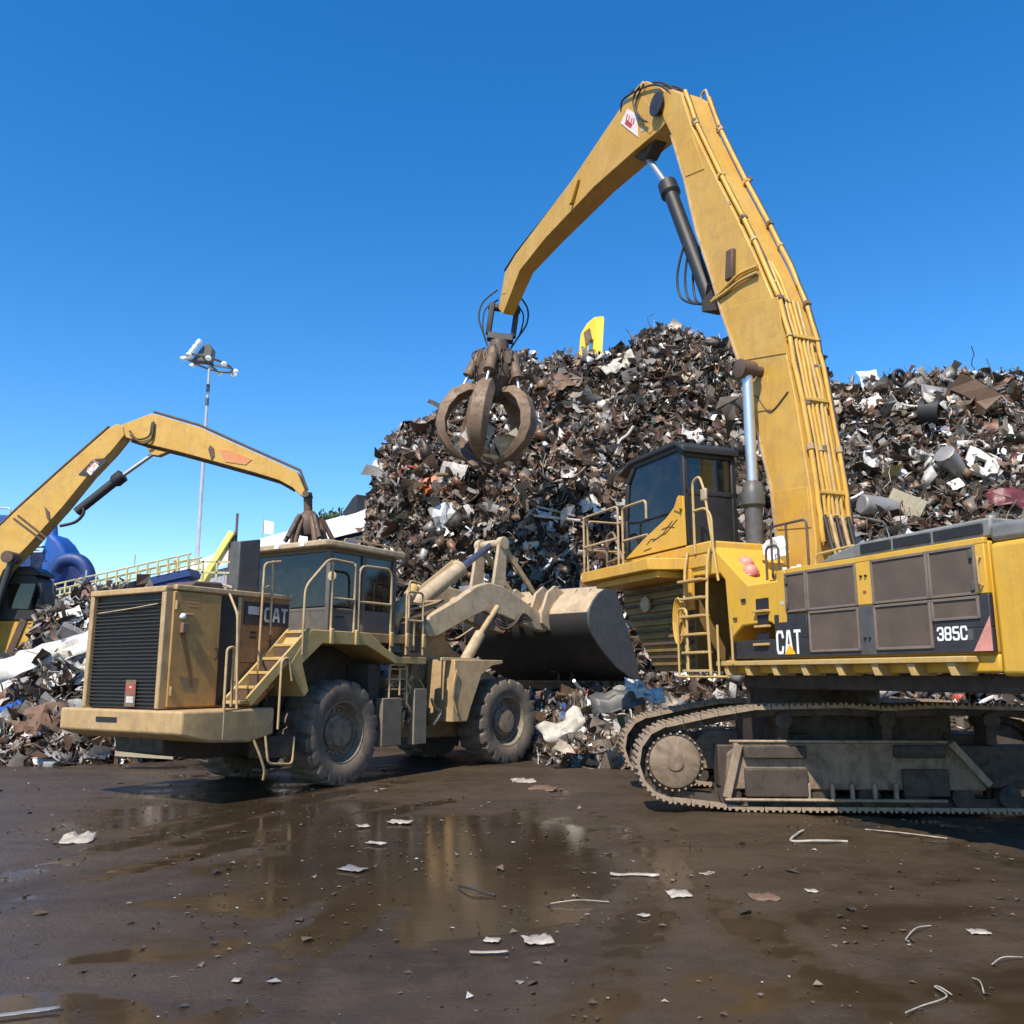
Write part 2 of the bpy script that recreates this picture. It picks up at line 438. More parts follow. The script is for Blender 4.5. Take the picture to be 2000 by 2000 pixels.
def build_ground():
    xs = np.unique(np.concatenate([np.linspace(-3000, -40, 14), np.linspace(-40, -15, 26), np.linspace(-15, 15, 261), np.linspace(15, 40, 26), np.linspace(40, 3000, 14)]))
    ys = np.unique(np.concatenate([np.linspace(-60, 2, 12), np.linspace(2, 5, 8), np.linspace(5, 24, 201), np.linspace(24, 60, 19), np.linspace(60, 4000, 16)]))
    X, Y = np.meshgrid(xs, ys)
    near = np.clip(1 - (np.abs(X) - 15) / 20, 0, 1) * np.clip(1 - (Y - 24) / 20, 0, 1)
    h = 0.026 * wave_noise(X, Y, 3, 0.55, 5, 0.55) + 0.010 * wave_noise(X, Y * 2.0, 5, 2.2, 4, 0.6) + 0.009
    def dip(cx, cy, rx, ry, d):
        return d * np.exp(-(((X - cx) / rx) ** 2 + ((Y - cy) / ry) ** 2))
    h -= dip(-0.3, 11.2, 2.0, 2.4, 0.032) + dip(-3.3, 5.3, 1.3, 0.7, 0.05) + dip(3.2, 11.6, 1.8, 0.8, 0.018) + dip(0.3, 8.4, 2.0, 1.0, 0.015)
    for (a0, b0, c0, w0) in ((-6.5, .42, .6, .30), (-4.9, .42, .6, .30), (-1.2, .16, -.5, .28), (.7, .16, -.5, .28), (2.6, -.22, .4, .26), (8.2, -.36, -.5, .3), (6.6, -.36, -.5, .3)):
        xr = a0 + b0 * (Y - 6) + c0 * np.sin(Y * .35 + a0)
        dd = (X - xr) / w0
        h += (-.016 * np.exp(-dd ** 2) + .012 * np.exp(-(np.abs(dd) - 1.35) ** 2 * 5) + .006 * np.exp(-dd ** 2) * np.sign(np.sin(Y * 16 + 4 * np.abs(dd)))) * np.clip((Y - 4.5) / 3, 0, 1) * np.clip((19 - Y) / 3, 0, 1)
    wet = np.clip((0.005 - h) / 0.012, 0, 1)
    h = np.maximum(h, 0.0) * near
    o = grid_mesh('ground', X, Y, h - 0.002, ground_material())
    a = o.data.attributes.new('wet', 'FLOAT', 'POINT')
    a.data.foreach_set('value', (wet * near).ravel().astype(np.float32))
    o['kind'] = 'structure'
    return o
build_ground()

# ------------------------------------------------------------------ scrap: piece shapes
def scrap_templates():
    g = np.random.default_rng(5); T = []
    def sheet(nx, ny, lx, ly, crump, bend):
        u, w = np.meshgrid(np.linspace(-.5, .5, nx), np.linspace(-.5, .5, ny))
        z = bend * (u ** 2) + crump * g.normal(size=u.shape) * 0.5 + bend * 0.5 * u * w
        x = u * lx + crump * 0.35 * g.normal(size=u.shape); y = w * ly + crump * 0.35 * g.normal(size=u.shape)
        co = np.stack([x, y, z], -1).reshape(-1, 3); i = np.arange(nx * ny).reshape(ny, nx)
        q = np.stack([i[:-1, :-1], i[:-1, 1:], i[1:, 1:], i[1:, :-1]], -1).reshape(-1, 4)
        return co, [tuple(r) for r in q]
    for k in range(9): T.append(('scrap_sheet', *sheet(4, 4, g.uniform(.8, 1.1), g.uniform(.45, .95), g.uniform(.05, .17), g.uniform(-.9, .9))))
    for k in range(6): T.append(('scrap_strip', *sheet(7, 2, g.uniform(1.1, 1.6), g.uniform(.1, .26), g.uniform(.03, .09), g.uniform(-1.3, 1.3))))
    def pipe(n, segs, r, wob, L, coil=0.0):
        p = np.zeros((segs + 1, 3)); p[:, 0] = np.linspace(-L / 2, L / 2, segs + 1)
        if coil:
            t = np.linspace(0, coil, segs + 1); p = np.stack([np.cos(t) * .4, np.sin(t) * .4, np.linspace(-.15, .15, segs + 1)], -1)
        p += np.cumsum(g.normal(size=p.shape) * wob, 0) * np.array([.35, 1, 1])
        m = MB(); m.tube(p, r, n, cap=n > 4)
        return np.array(m.v), m.f
    for k in range(5): T.append(('scrap_pipe', *pipe(6, 4, g.uniform(.04, .09), g.uniform(.0, .12), 1.3)))
    for k in range(5): T.append(('scrap_rod', *pipe(3, 7, g.uniform(.012, .028), g.uniform(.06, .16), 1.6)))
    for k in range(3): T.append(('scrap_coil', *pipe(3, 11, g.uniform(.02, .04), .03, 1, g.uniform(5, 9))))
    def angle(L, a, t):
        m = MB(); tw = g.uniform(-.3, .3)
        prof = [(0, 0), (a, 0), (a, t), (t, t), (t, a), (0, a)]
        rings = []
        for i in range(4):
            x = -L / 2 + L * i / 3; an = tw * i; bz = g.normal() * .06
            rings.append([(x, p * math.cos(an) - q * math.sin(an), p * math.sin(an) + q * math.cos(an) + bz) for p, q in prof])
        m.loft(rings); return np.array(m.v), m.f
    for k in range(3): T.append(('scrap_beam', *angle(1.4, g.uniform(.14, .24), .025)))
    def crushed(lx, ly, lz, c):
        m = MB(); m.box((-lx / 2, -ly / 2, -lz / 2), (lx / 2, ly / 2, lz / 2)); v = np.array(m.v); v += g.normal(size=v.shape) * c
        return v, m.f
    for k in range(5): T.append(('scrap_box', *crushed(g.uniform(.6, .9), g.uniform(.4, .7), g.uniform(.2, .5), .09)))
    def drum(r, L):
        m = MB(); m.lathe([(r * .2, -L/2), (r, -L / 2), (r, 0), (r, L / 2), (r * .8, L / 2), (r*.75, L * .3)], (0, 0, 0), (1, 0, 0), 10); v = np.array(m.v); v += g.normal(size=v.shape) * .045
        return v, m.f
    for k in range(2): T.append(('scrap_drum', *drum(.32, .85)))
    def ring(Ra, r):
        m = MB(); pts = [(Ra * math.cos(t), Ra * math.sin(t), 0) for t in np.linspace(0, 6.283, 11)]; m.tube(pts, r, 5, cap=False); v = np.array(m.v); v += g.normal(size=v.shape) * .012
        return v, m.f
    for k in range(2): T.append(('scrap_ring', *ring(.42, g.uniform(.06, .12))))
    return T
TEMPL = scrap_templates()
T_W = {'scrap_sheet': 6.4, 'scrap_strip': 4.6, 'scrap_pipe': 0.8, 'scrap_rod': 2.6, 'scrap_coil': 0.25, 'scrap_beam': 1.5, 'scrap_box': 0.9, 'scrap_drum': 0.12, 'scrap_ring': 0.12}
_cnt = {}
for t in TEMPL: _cnt[t[0]] = _cnt.get(t[0], 0) + 1
T_P = np.array([T_W[t[0]] / _cnt[t[0]] for t in TEMPL]); T_P /= T_P.sum()

PAL = np.array([
    (0.018, 0.016, 0.015), (0.035, 0.030, 0.027), (0.060, 0.050, 0.042), (0.085, 0.062, 0.045),      # black, dark
    (0.110, 0.070, 0.045), (0.140, 0.080, 0.048), (0.170, 0.105, 0.070), (0.120, 0.055, 0.035),      # rust
    (0.20, 0.165, 0.13), (0.26, 0.22, 0.18), (0.22, 0.21, 0.20), (0.32, 0.30, 0.28),                  # grey, tan
    (0.50, 0.47, 0.43), (0.66, 0.64, 0.60), (0.74, 0.73, 0.70), (0.58, 0.60, 0.63),                    # pale
    (0.30, 0.045, 0.03), (0.05, 0.10, 0.28), (0.06, 0.13, 0.10), (0.40, 0.15, 0.05), (0.30, 0.24, 0.10)])
def pick_colours(n, tone, g):
    """tone 0 dark .. 1 pale"""
    w_dark = np.array([4, 5, 6, 6, 6, 5, 4.5, 3, 4.2, 3.4, 2.4, 2.3, 1.9, 1.2, 0.8, 1.0, .16, .10, .2, .15, .1])
    w_pale = np.array([1.2, 1.6, 3, 5, 6, 5.5, 6.5, 3.2, 7.5, 7, 4.6, 5, 4.2, 2.9, 2.2, 2.0, .3, .16, .22, .25, .25])
    W = w_dark[None] * (1 - tone[:, None]) + w_pale[None] * tone[:, None]
    C = np.cumsum(W, 1); C /= C[:, -1:]
    i = (g.random(n)[:, None] > C).sum(1)
    return PAL[i] * g.uniform(0.75, 1.25, (n, 1)), i

def rot_mats(n, g, normals=None, lie=0.55):
    q = g.normal(size=(n, 4)); q /= np.linalg.norm(q, axis=1, keepdims=True); w, x, y, z = q.T
    return np.stack([np.stack([1-2*(y*y+z*z), 2*(x*y-z*w), 2*(x*z+y*w)], -1), np.stack([2*(x*y+z*w), 1-2*(x*x+z*z), 2*(y*z-x*w)], -1),
                     np.stack([2*(x*z-y*w), 2*(y*z+x*w), 1-2*(x*x+y*y)], -1)], 1)

def scrap_material(name, from_object=False):
    m, nt, b, out = new_mat(name)
    if from_object:
        src = N(nt, 'ShaderNodeObjectInfo').outputs['Color']
    else:
        src = N(nt, 'ShaderNodeAttribute', attribute_name='Col').outputs['Color']
    v = coords(nt)
    n1 = tex_noise(nt, 5, 5, 0.7, v); n2 = tex_noise(nt, 17, 4, 0.7, v)
    c = mixc(nt, ramp(nt, n1, 0.45, 0.75, 0, 0.55), src, (0.10, 0.065, 0.042))
    c = mixc(nt, ramp(nt, n2, 0.58, 0.7, 0, 0.5), c, (0.035, 0.027, 0.02))
    nt.links.new(c, b.inputs['Base Color'])
    nt.links.new(ramp(nt, n1, 0.3, 0.7, 0.35, 0.7), b.inputs['Roughness'])
    b.inputs['Metallic'].default_value = 0.30
    bump(nt, b, n2, 0.25, 0.03)
    return m
M_SCRAP = scrap_material('scrap_metal'); M_SCRAP_OBJ = scrap_material('scrap_piece', True)
M_CORE = plain('heap_core', (0.030, 0.022, 0.016), 0.9, var=0.5, scale=3)

_lib = []
for nm, v, f in TEMPL:
    me = bpy.data.meshes.new(nm); me.from_pydata([tuple(p) for p in v], [], [tuple(int(i) for i in q) for q in f]); me.materials.append(M_SCRAP_OBJ); me.update()
    _lib.append(me)

def scatter_mesh(name, pos, rot, size, kind, col, mat, parent):
    VS, LV, LT, CC, base = [], [], [], [], 0
    for k, (nm, v, f) in enumerate(TEMPL):
        sel = np.where(kind == k)[0]
        if not len(sel): continue
        V = np.einsum('nij,vj->nvi', rot[sel], v) * size[sel][:, None, None] + pos[sel][:, None, :]
        nv = len(v); lens = np.array([len(q) for q in f]); flat = np.array([i for q in f for i in q])
        LV.append((flat[None, :] + (np.arange(len(sel)) * nv)[:, None]).ravel() + base)
        LT.append(np.tile(lens, len(sel)))
        CC.append(np.repeat(col[sel], nv, 0)); VS.append(V.reshape(-1, 3)); base += nv * len(sel)
    VS, LV, LT, CC = np.concatenate(VS), np.concatenate(LV), np.concatenate(LT), np.concatenate(CC)
    me = bpy.data.meshes.new(name)
    me.vertices.add(len(VS)); me.vertices.foreach_set('co', VS.ravel().astype(np.float32))
    me.loops.add(len(LV)); me.loops.foreach_set('vertex_index', LV.astype(np.int32))
    me.polygons.add(len(LT)); st = np.concatenate([[0], np.cumsum(LT)[:-1]])
    me.polygons.foreach_set('loop_start', st.astype(np.int32)); me.polygons.foreach_set('loop_total', LT.astype(np.int32))
    a = me.color_attributes.new('Col', 'FLOAT_COLOR', 'POINT')
    a.data.foreach_set('color', np.concatenate([CC, np.ones((len(CC), 1))], 1).ravel().astype(np.float32))
    me.update(calc_edges=True)
    me.materials.append(mat)
    o = bpy.data.objects.new(name, me); COL.objects.link(o); o.parent = parent
    o['kind'] = 'stuff'
    return o

def build_heap(label, group, ridge, Yr, base, back, n, n_single, tone0, seed, rough=0.5, big=1.0, power=0.85, umin=None, umax=None, t_show=0.0):
    """a heap given by the line of its crest (photo points), the depth of the crest and of its foot"""
    g = np.random.default_rng(seed)
    P = np.array([at_depth(x, y, Yr) for x, y in ridge]); U = P[:, 0] / Yr; Z = P[:, 2]
    bu, by = np.array([b[0] for b in base]), np.array([b[1] for b in base])
    def height(u, Y):
        Zr = np.interp(u, U, Z); Yb = np.interp(u, bu, by)
        t = (Y - Yb) / (Yr - Yb)
        front = np.clip(t, 0, 1) ** power
        rear = np.clip(1 - (Y - Yr) / back, 0, 1) ** 0.8
        h = Zr * np.where(Y < Yr, front, rear)
        X = u * Y
        amp = rough * np.clip(h, 0, 1.2) / 1.2 * np.clip(1.2 - np.abs(t - 1) * 0.0, 0, 1) * np.where(np.abs(Y - Yr) < 1.5, 0.35, 1)
        return h + amp * (wave_noise(X, Y, seed + 1, 0.9, 4, 0.6) + 0.5 * wave_noise(X, Y, seed + 2, 2.6, 3, 0.6)) - 0.02
    nu, nt_ = 110, 70
    us = np.linspace(U[0], U[-1], nu)
    T = np.concatenate([np.linspace(-0.02, 1, nt_), 1 + np.linspace(0, 1, 14)[1:] * 1.0])
    UU, TT = np.meshgrid(us, T); YB = np.interp(UU, bu, by)
    YY = np.where(TT <= 1, YB + TT * (Yr - YB), Yr + (TT - 1) * back)
    HH = height(UU, YY)
    core = grid_mesh('scrap_heap', UU * YY, YY, HH - 0.22, M_CORE)
    tag(core, label, 'scrap heap', group)
    # pieces, spread evenly over the face that slopes to the viewer and over the crest
    m = n * 4
    u = g.uniform(U[0], U[-1], m); t = g.uniform(max(t_show, -0.03), 1.12, m)
    yb = np.interp(u, bu, by); Y = np.where(t <= 1, yb + t * (Yr - yb), Yr + (t - 1) * back)
    e = 0.15
    h = height(u, Y)
    hy = (height(u, Y + e) - h) / e
    area = Y * np.sqrt(1 + np.clip(hy, -3, 3) ** 2) * (Yr - yb)
    keep = g.random(m) < area / np.percentile(area, 97)
    keep &= h > -0.01
    idx = np.where(keep)[0][:n]
    u, Y, h, hy, t = u[idx], Y[idx], h[idx], hy[idx], t[idx]
    X = u * Y; n = len(X)
    size = np.exp(g.normal(-1.02, 0.46, n)) * big
    size = np.clip(size, 0.14, 1.45) * (0.85 + 0.0 * t)
    nrm = np.stack([np.zeros(n), -hy, np.ones(n)], -1); nrm /= np.linalg.norm(nrm, axis=1, keepdims=True)
    off = g.uniform(-0.25, 0.16, n)
    pos = np.stack([X, Y, h], -1) + nrm * off[:, None]
    low = pos[:, 2] < size * 0.15
    pos[low, 2] = size[low] * 0.15
    kind = g.choice(len(TEMPL), n, p=T_P)
    thin = [i for i, q in enumerate(TEMPL) if q[0] in ('scrap_rod', 'scrap_strip', 'scrap_sheet')]
    small = g.random(n) < 0.42
    kind = np.where(small, g.choice(thin, n), kind); size = np.where(small, np.exp(g.normal(-1.65, .35, n)) * big, size)
    size = np.where(np.isin(kind, [i for i, q in enumerate(TEMPL) if q[0] in ('scrap_rod', 'scrap_strip', 'scrap_pipe')]), size * 1.25, size)
    huge = (g.random(n) < 0.025) & ~small & (t < .86)
    size = np.where(huge, size * 1.9, size); off = np.where(huge, np.maximum(off, 0.02), off)
    rot = rot_mats(n, g)
    tone = np.clip(tone0 + 0.75 * wave_noise(X * 1.0, h * 1.3, seed + 9, 0.55, 3, 0.6) + 0.35 * wave_noise(X, h, seed + 12, 2.0, 2), 0, 1)
    col, _ = pick_colours(n, tone, g)
    # what shows largest becomes single pieces
    show = size / Y * np.clip(off + 0.35, 0.05, 1) * np.where(np.isin(kind, [i for i, q in enumerate(TEMPL) if q[0] in ('scrap_rod', 'scrap_coil')]), 0.3, 1)
    order = np.argsort(-show); single = order[:n_single]; rest = order[n_single:]
    scatter_mesh('scrap_tangle', pos[rest], rot[rest], size[rest], kind[rest], col[rest], M_SCRAP, core)
    for i in single:
        o = bpy.data.objects.new(TEMPL[kind[i]][0], _lib[kind[i]]); COL.objects.link(o); o.parent = core
        M = Matrix(rot[i].tolist()).to_4x4() @ Matrix.Scale(float(size[i]), 4); M.translation = pos[i].tolist()
        o.matrix_local = M; o.color = (*[float(c) for c in col[i]], 1)
    return core, height

HEAP_MAIN, H_MAIN = build_heap('tall dark tangled scrap heap behind the hanging grapple', None,
    [(690, 1120), (712, 1045), (738, 930), (752, 880), (770, 840), (800, 808), (850, 790), (900, 770), (950, 735), (985, 705), (1020, 690), (1075, 690), (1110, 688), (1160, 694),
     (1200, 690), (1240, 668), (1290, 655), (1340, 652), (1400, 662), (1460, 680), (1520, 705), (1600, 742), (1680, 800), (1760, 900)],
    36.5, [(-0.20, 28), (-0.13, 26), (-0.06, 25.8), (0.0, 26.2), (0.08, 26.4), (0.15, 25.8), (0.2, 24), (0.25, 22.5), (0.45, 23)], 14, 44000, 120, 0.40, 101, rough=1.35)
HEAP_RIGHT, H_RIGHT = build_heap('broad paler scrap heap behind the engine housing at the right', None,
    [(1540, 800), (1600, 765), (1650, 752), (1690, 748), (1740, 742), (1800, 738), (1860, 734), (1920, 738), (1990, 740), (2080, 735), (2200, 760), (2400, 840), (2600, 1000)],
    32.0, [(0.25, 21.5), (0.45, 20.5), (0.6, 20), (0.95, 21)], 14, 22000, 90, 0.90, 202, rough=1.0, t_show=0.0)
HEAP_LEFT, H_LEFT = build_heap('low loose scrap heap at the left edge behind the loader', None,
    [(-420, 1420), (-260, 1380), (-100, 1340), (0, 1310), (45, 1272), (75, 1228), (100, 1188), (130, 1172), (170, 1156), (230, 1150), (330, 1165), (450, 1195), (560, 1240), (640, 1290), (700, 1315)],
    27.0, [(-0.85, 21), (-0.62, 20.4), (-0.5, 20.1), (-0.42, 20.6), (-0.30, 23), (-0.15, 26)], 9, 13000, 60, 0.75, 303, rough=0.45, big=0.95)

HEAP_SPILL, H_SPILL = build_heap('low bright scrap spill on the ground below the raised bucket', None,
    [(955, 1420), (1000, 1392), (1040, 1368), (1100, 1348), (1180, 1342), (1260, 1330), (1330, 1322), (1420, 1330), (1520, 1350), (1640, 1400)],
    24.3, [(-0.03, 23.6), (0.01, 22.6), (0.03, 20.7), (0.07, 19.9), (0.12, 19.6), (0.2, 20), (0.4, 21)], 4.5, 5200, 30, 0.85, 404, rough=0.25, big=0.85)

# ================================================================== THE BIG HANDLER AT THE RIGHT
EX = Frame((4.9, 14.4), 112.8)
ex = thing('material_handler', 'huge yellow tracked scrap handler with raised boom and open grapple at the right', 'scrap handler', EX.M)
SL = 1.75     # the house's left side
def hoop(mb, pts, r=0.022, rr=0.12, n=7):
    mb.tube(rounded(pts, rr), r, n)

# ---- undercarriage, at its own heading
def build_undercarriage(parent, M_uc, length, height, width, gauge, near_only=False, shoe_pitch=0.262):
    Lh = length / 2; rw = 0.56; cz = 0.74
    # outer line of the track chain in (x, z)
    path = []
    path.append((-Lh + 1.55, .075))
    for i in range(13):
        a = R(262 - 165 * i / 12); path.append((-Lh + rw + rw * math.cos(a), cz + rw * math.sin(a)))
    path += [(-Lh + 1.15, height - 0.16), (-Lh + 1.75, height - 0.06), (-0.6, height - 0.03), (0.0, height - 0.07), (0.7, height - 0.03), (Lh - 1.75, height - 0.06), (Lh - 1.15, height - 0.15)]
    for i in range(13):
        a = R(83 - 165 * i / 12); path.append((Lh - rw + rw * math.cos(a), cz + rw * math.sin(a)))
    path.append((Lh - 1.55, .075))
    path.append(path[0])
    P = np.array(path); seg = np.hypot(*np.diff(P, axis=0).T); S = np.concatenate([[0], np.cumsum(seg)]); tot = S[-1]
    nsh = int(round(tot / shoe_pitch)); step = tot / nsh
    sb = MB()
    sb.box((-step * .485, -width / 2, -0.05), (step * .47, width / 2, 0.0))
    for q in (-.36, 0.0, .36):
        sb.prism([(q * step - .024, 0.0), (q * step + .024, 0.0), (q * step + .016, .028), (q * step - .016, .028)], -width / 2, width / 2)
    shoe0 = None
    for side in (1, -1):
        y0 = side * gauge / 2
        tr = MB()
        # chain links under the shoes
        for k in range(nsh):
            s = k * step; x = np.interp(s, S, P[:, 0]); z = np.interp(s, S, P[:, 1])
            x2 = np.interp((s + step) % tot, S, P[:, 0]); z2 = np.interp((s + step) % tot, S, P[:, 1])
            d = Vector((x2 - x, 0, z2 - z)).normalized(); nin = Vector((-d.z, 0, d.x))
            c = Vector(((x + x2) / 2, 0, (z + z2) / 2))
            inward = Vector((0, 0, cz + .1)) + Vector((min(max(c.x, -Lh + rw), Lh - rw), 0, 0)) - c
            if nin.dot(inward) < 0: nin = -nin
            for yy in (-.14, .14):
                a = c - d * step * .5 + nin * .09 + Vector((0, yy, 0)); b_ = c + d * step * .5 + nin * .09 + Vector((0, yy, 0))
                tr.beam(a, b_, .05, .13, up=nin)
            tr.beam(c - d * step * .5 + nin * .09 + Vector((0, -.15, 0)), c - d * step * .5 + nin * .09 + Vector((0, .15, 0)), .05, .05)
        tr.v = [(x, y + y0, z) for x, y, z in tr.v]
        track = tr.build('track', M_TRACK_D, parent, M_uc, smooth=0)
        for k in range(nsh):
            s = (k + .5) * step; x = np.interp(s, S, P[:, 0]); z = np.interp(s, S, P[:, 1])
            a0 = np.interp((s - .06) % tot, S, P[:, 0]), np.interp((s - .06) % tot, S, P[:, 1]); a1 = np.interp((s + .06) % tot, S, P[:, 0]), np.interp((s + .06) % tot, S, P[:, 1])
            d = Vector((a1[0] - a0[0], 0, a1[1] - a0[1])).normalized()
            up = Vector((-d.z, 0, d.x))
            cen = Vector((min(max(x, -Lh + rw), Lh - rw), 0, cz + .1))
            if up.dot(Vector((x, 0, z)) - cen) < 0: up = -up
            Y = up.cross(d)
            m = Matrix((d, Y, up)).transposed().to_4x4(); m.translation = (x, y0, z)
            if shoe0 is None:
                shoe0 = sb.build('track_shoe', M_TRACK, track, m, smooth=0)
            else:
                copy_part(shoe0, track, m)
        # frame between the wheels
        out = side * 1.0
        ys = [y0 - .30, y0 + .30]
        fe = Lh - 2.35; fr = MB(); fr.prism([(-Lh + 1.28, .36), (fe, .36), (fe - .08, .52), (fe - .45, 1.02), (-Lh + 1.50, 1.02), (-Lh + 1.32, .85)], ys[0], ys[1])
        q = MB(); q.box((-Lh + 1.2, y0 - .2, .38), (Lh - 1.2, y0 + .2, .98)); q.build('track_beam', M_TRACK_D, track, bevel=.02)
        fr.build('track_frame', M_FRAME, track, bevel=.02)
        fo = y0 + out * .30
        def blk(nm, x0, x1, z0, z1, d, mat, bev=.02):
            b_ = MB(); b_.box((x0, min(fo, fo + out * d), z0), (x1, max(fo, fo + out * d), z1)); return b_.build(nm, mat, track, bevel=bev)
        blk('frame_step', -Lh + 1.55, -Lh + 2.45, .80, .98, .10, M_TRACK_D)
        blk('frame_step', -Lh + 1.55, -Lh + 2.45, .26, .66, .09, M_TRACK_D)
        blk('frame_step', fe - 1.30, fe - .58, .82, 1.0, .10, M_TRACK_D)
        blk('frame_step', fe - 1.20, fe - .55, .28, .66, .08, M_TRACK_D)
        blk('top_rail', -Lh + 1.35, fe - .5, 1.02, 1.06, .03, M_TRACK)
        blk('guide_guard', -Lh + 1.25, fe - .6, .20, .245, .10, M_TRACK)
        for gx in (-1.22, -.88, -.60, -.28, .02):
            blk('roller_guard', gx - .028, gx + .028, .22, .46, .085, M_TRACK)
        m_ = MB(); m_.beam((fe - .48, fo + out * .05, 1.03), (fe + .02, fo + out * .05, .44), .06, .10); m_.build('slant_guard', M_TRACK, track, bevel=.01)
        m_ = MB(); m_.beam((-Lh + 1.48, fo + out * .05, 1.0), (-Lh + 1.28, fo + out * .05, .25), .06, .12); m_.build('slant_guard', M_TRACK, track, bevel=.01)
        for k in range(8):
            rx = -Lh + 1.35 + k * (length - 2.7) / 7
            q = MB(); q.lathe([(.05, -.27), (.16, -.26), (.17, -.10), (.12, -.09), (.12, .09), (.17, .10), (.16, .26), (.05, .27)], (rx, y0, .265), (0, 1, 0), 18)
            q.build('track_roller', M_TRACK_D, track)
        for k in range(3):
            rx = -1.5 + k * 1.5
            q = MB(); q.lathe([(.04, -.26), (.12, -.25), (.12, .25), (.04, .27)], (rx, y0, height - .26), (0, 1, 0), 16); q.build('carrier_roller', M_TRACK_D, track)
            q = MB(); q.box((rx - .07, y0 - .2, 1.0), (rx + .07, y0 + .2, height - .27)); q.build('roller_bracket', M_TRACK_D, track)
        # toothed wheel (left end) and idler (right end)
        for nm, wx in (('sprocket', -Lh + rw), ('idler', Lh - rw)):
            q = MB(); nteeth = 23; rings = []
            for y_, rr in ((-.05, 1), (.05, 1)):
                rings.append([(wx + math.cos(2*math.pi*k/(nteeth*4)) * (.46 if k % 4 in (0, 1) else .40), y0 + y_, cz + math.sin(2*math.pi*k/(nteeth*4)) * (.46 if k % 4 in (0, 1) else .40)) for k in range(nteeth * 4)])
            q.loft(rings)
            q.lathe([(.42, out * .05), (.43, out * .20), (.40, out * .24)], (wx, y0, cz), (0, 1, 0), 40)
            w_ = q.build(nm, M_TRACK_D, track, smooth=30)
            h_ = MB(); h_.lathe([(.37, out * .20), (.37, out * .28), (.33, out * .30), (.12, out * .31), (.12, out * .33), (.001, out * .33)], (wx, y0, cz), (0, 1, 0), 40)
            h_.build('final_drive_cover', M_FRAME, track, smooth=30)
            for k in range(26):
                a = 2 * math.pi * k / 26
                if k == 0:
                    bt = MB(); bt.lathe([(.018, 0), (.018, .03), (.001, .03)], (0, 0, 0), (0, out, 0), 6)
                    b0 = bt.build('bolt', M_TRACK, track, Matrix.Translation((wx + .405 * math.cos(a), y0 + out * .235, cz + .405 * math.sin(a))), smooth=0)
                else:
                    copy_part(b0, track, Matrix.Translation((wx + .405 * math.cos(a), y0 + out * .235, cz + .405 * math.sin(a))))
    cb = MB()
    cb.box((-1.65, -gauge / 2 + .3, .75), (1.15, gauge / 2 - .3, 1.45))
    cb.box((-1.6, -gauge / 2 + .2, .80), (-1.0, gauge / 2 - .2, 1.12)); cb.box((1.0, -gauge / 2 + .2, .80), (1.6, gauge / 2 - .2, 1.12))
    cb.build('car_body', M_TRACK_D, parent, M_uc, bevel=.03)

UC_W = Matrix.Translation((5.60, 14.92, 0)) @ Matrix.Rotation(R(-3), 4, 'Z')
UC = EX.M.inverted() @ UC_W
build_undercarriage(ex, UC, 7.35, 1.60, 0.66, 2.85)
sw = EX.M.inverted() @ Vector((5.0, 14.95, 0))
m_ = MB(); m_.lathe([(1.0, 1.45), (1.05, 1.5), (1.05, 1.95), (1.0, 2.0)], (sw.x, sw.y, 0), (0, 0, 1), 48); m_.build('swing_ring', M_TRACK_D, ex, smooth=30)

# ---- house
hb = MB()
hb.box((-4.7, -1.70, 2.02), (0.1, SL - .06, 2.22))
hb.box((-1.45, -1.70, 2.22), (1.0, -.55, 3.3))
hb.box((-4.69, -1.70, 2.22), (-1.46, SL - .05, 3.44))
hb.box((-1.2, -.55, 2.22), (1.9, .45, 2.6))
house = hb.build('house', M_YEL_SIDE, ex, bevel=.03)
# floor beam below the doors and its brackets
m_ = MB(); m_.box((-4.45, SL - .25, 2.13), (.02, SL + .16, 2.20)); m_.build('walkway', M_RAIL_Y, ex, bevel=.012)
for k, f_ in enumerate((-.25, -.75, -1.35, -1.95, -2.6, -3.2, -3.75, -4.3)):
    q = MB(); q.prism([(f_, 1.99), (f_ + .07, 1.99), (f_ + .13, 2.13), (f_ + .02, 2.13)], SL - .2, SL + .13); q.build('walkway_bracket', M_RAIL_Y, ex, bevel=.006)
m_ = MB(); m_.box((-6.1, -1.6, 1.80), (-.05, SL - .30, 2.01)); m_.build('house_floor', M_TRACK_D, ex, bevel=.02)

def panel(nm, f0, f1, z0, z1, mat, s=SL, t=.03, parent=None, bev=.01):
    q = MB(); q.box((min(f0, f1), s - .06, z0), (max(f0, f1), s + t, z1)); return q.build(nm, mat, parent or house, bevel=bev)
# yellow corner posts and door frames, the dark lower band, mesh panels with their rims
M_RIMS = worn_paint('rim_grey', (.16, .125, .10), (.2, .16, .13), (.1, .075, .055))
panel('corner_post', -1.30, -1.48, 2.72, 3.46, M_YEL_SIDE, t=.012)
panel('top_band', -1.48, -4.69, 3.40, 3.47, M_YEL_SIDE, t=.012)
panel('door_frame', -2.82, -3.08, 2.86, 3.40, M_YEL_SIDE, t=.012)
panel('door_frame', -2.82, -3.08, 2.24, 2.86, M_GREY, t=.013)
panel('rear_post', -4.57, -4.69, 2.86, 3.40, M_YEL_SIDE, t=.012)
panel('lower_band', -.22, -4.69, 2.235, 2.50, M_DARK, t=.010)
panel('lower_band', -1.20, -1.87, 2.50, 2.84, M_DARK, t=.010)
panel('lower_band', -3.94, -4.58, 2.50, 2.60, M_DARK, t=.010)
panel('lower_band', -4.57, -4.69, 2.50, 2.86, M_DARK, t=.010)
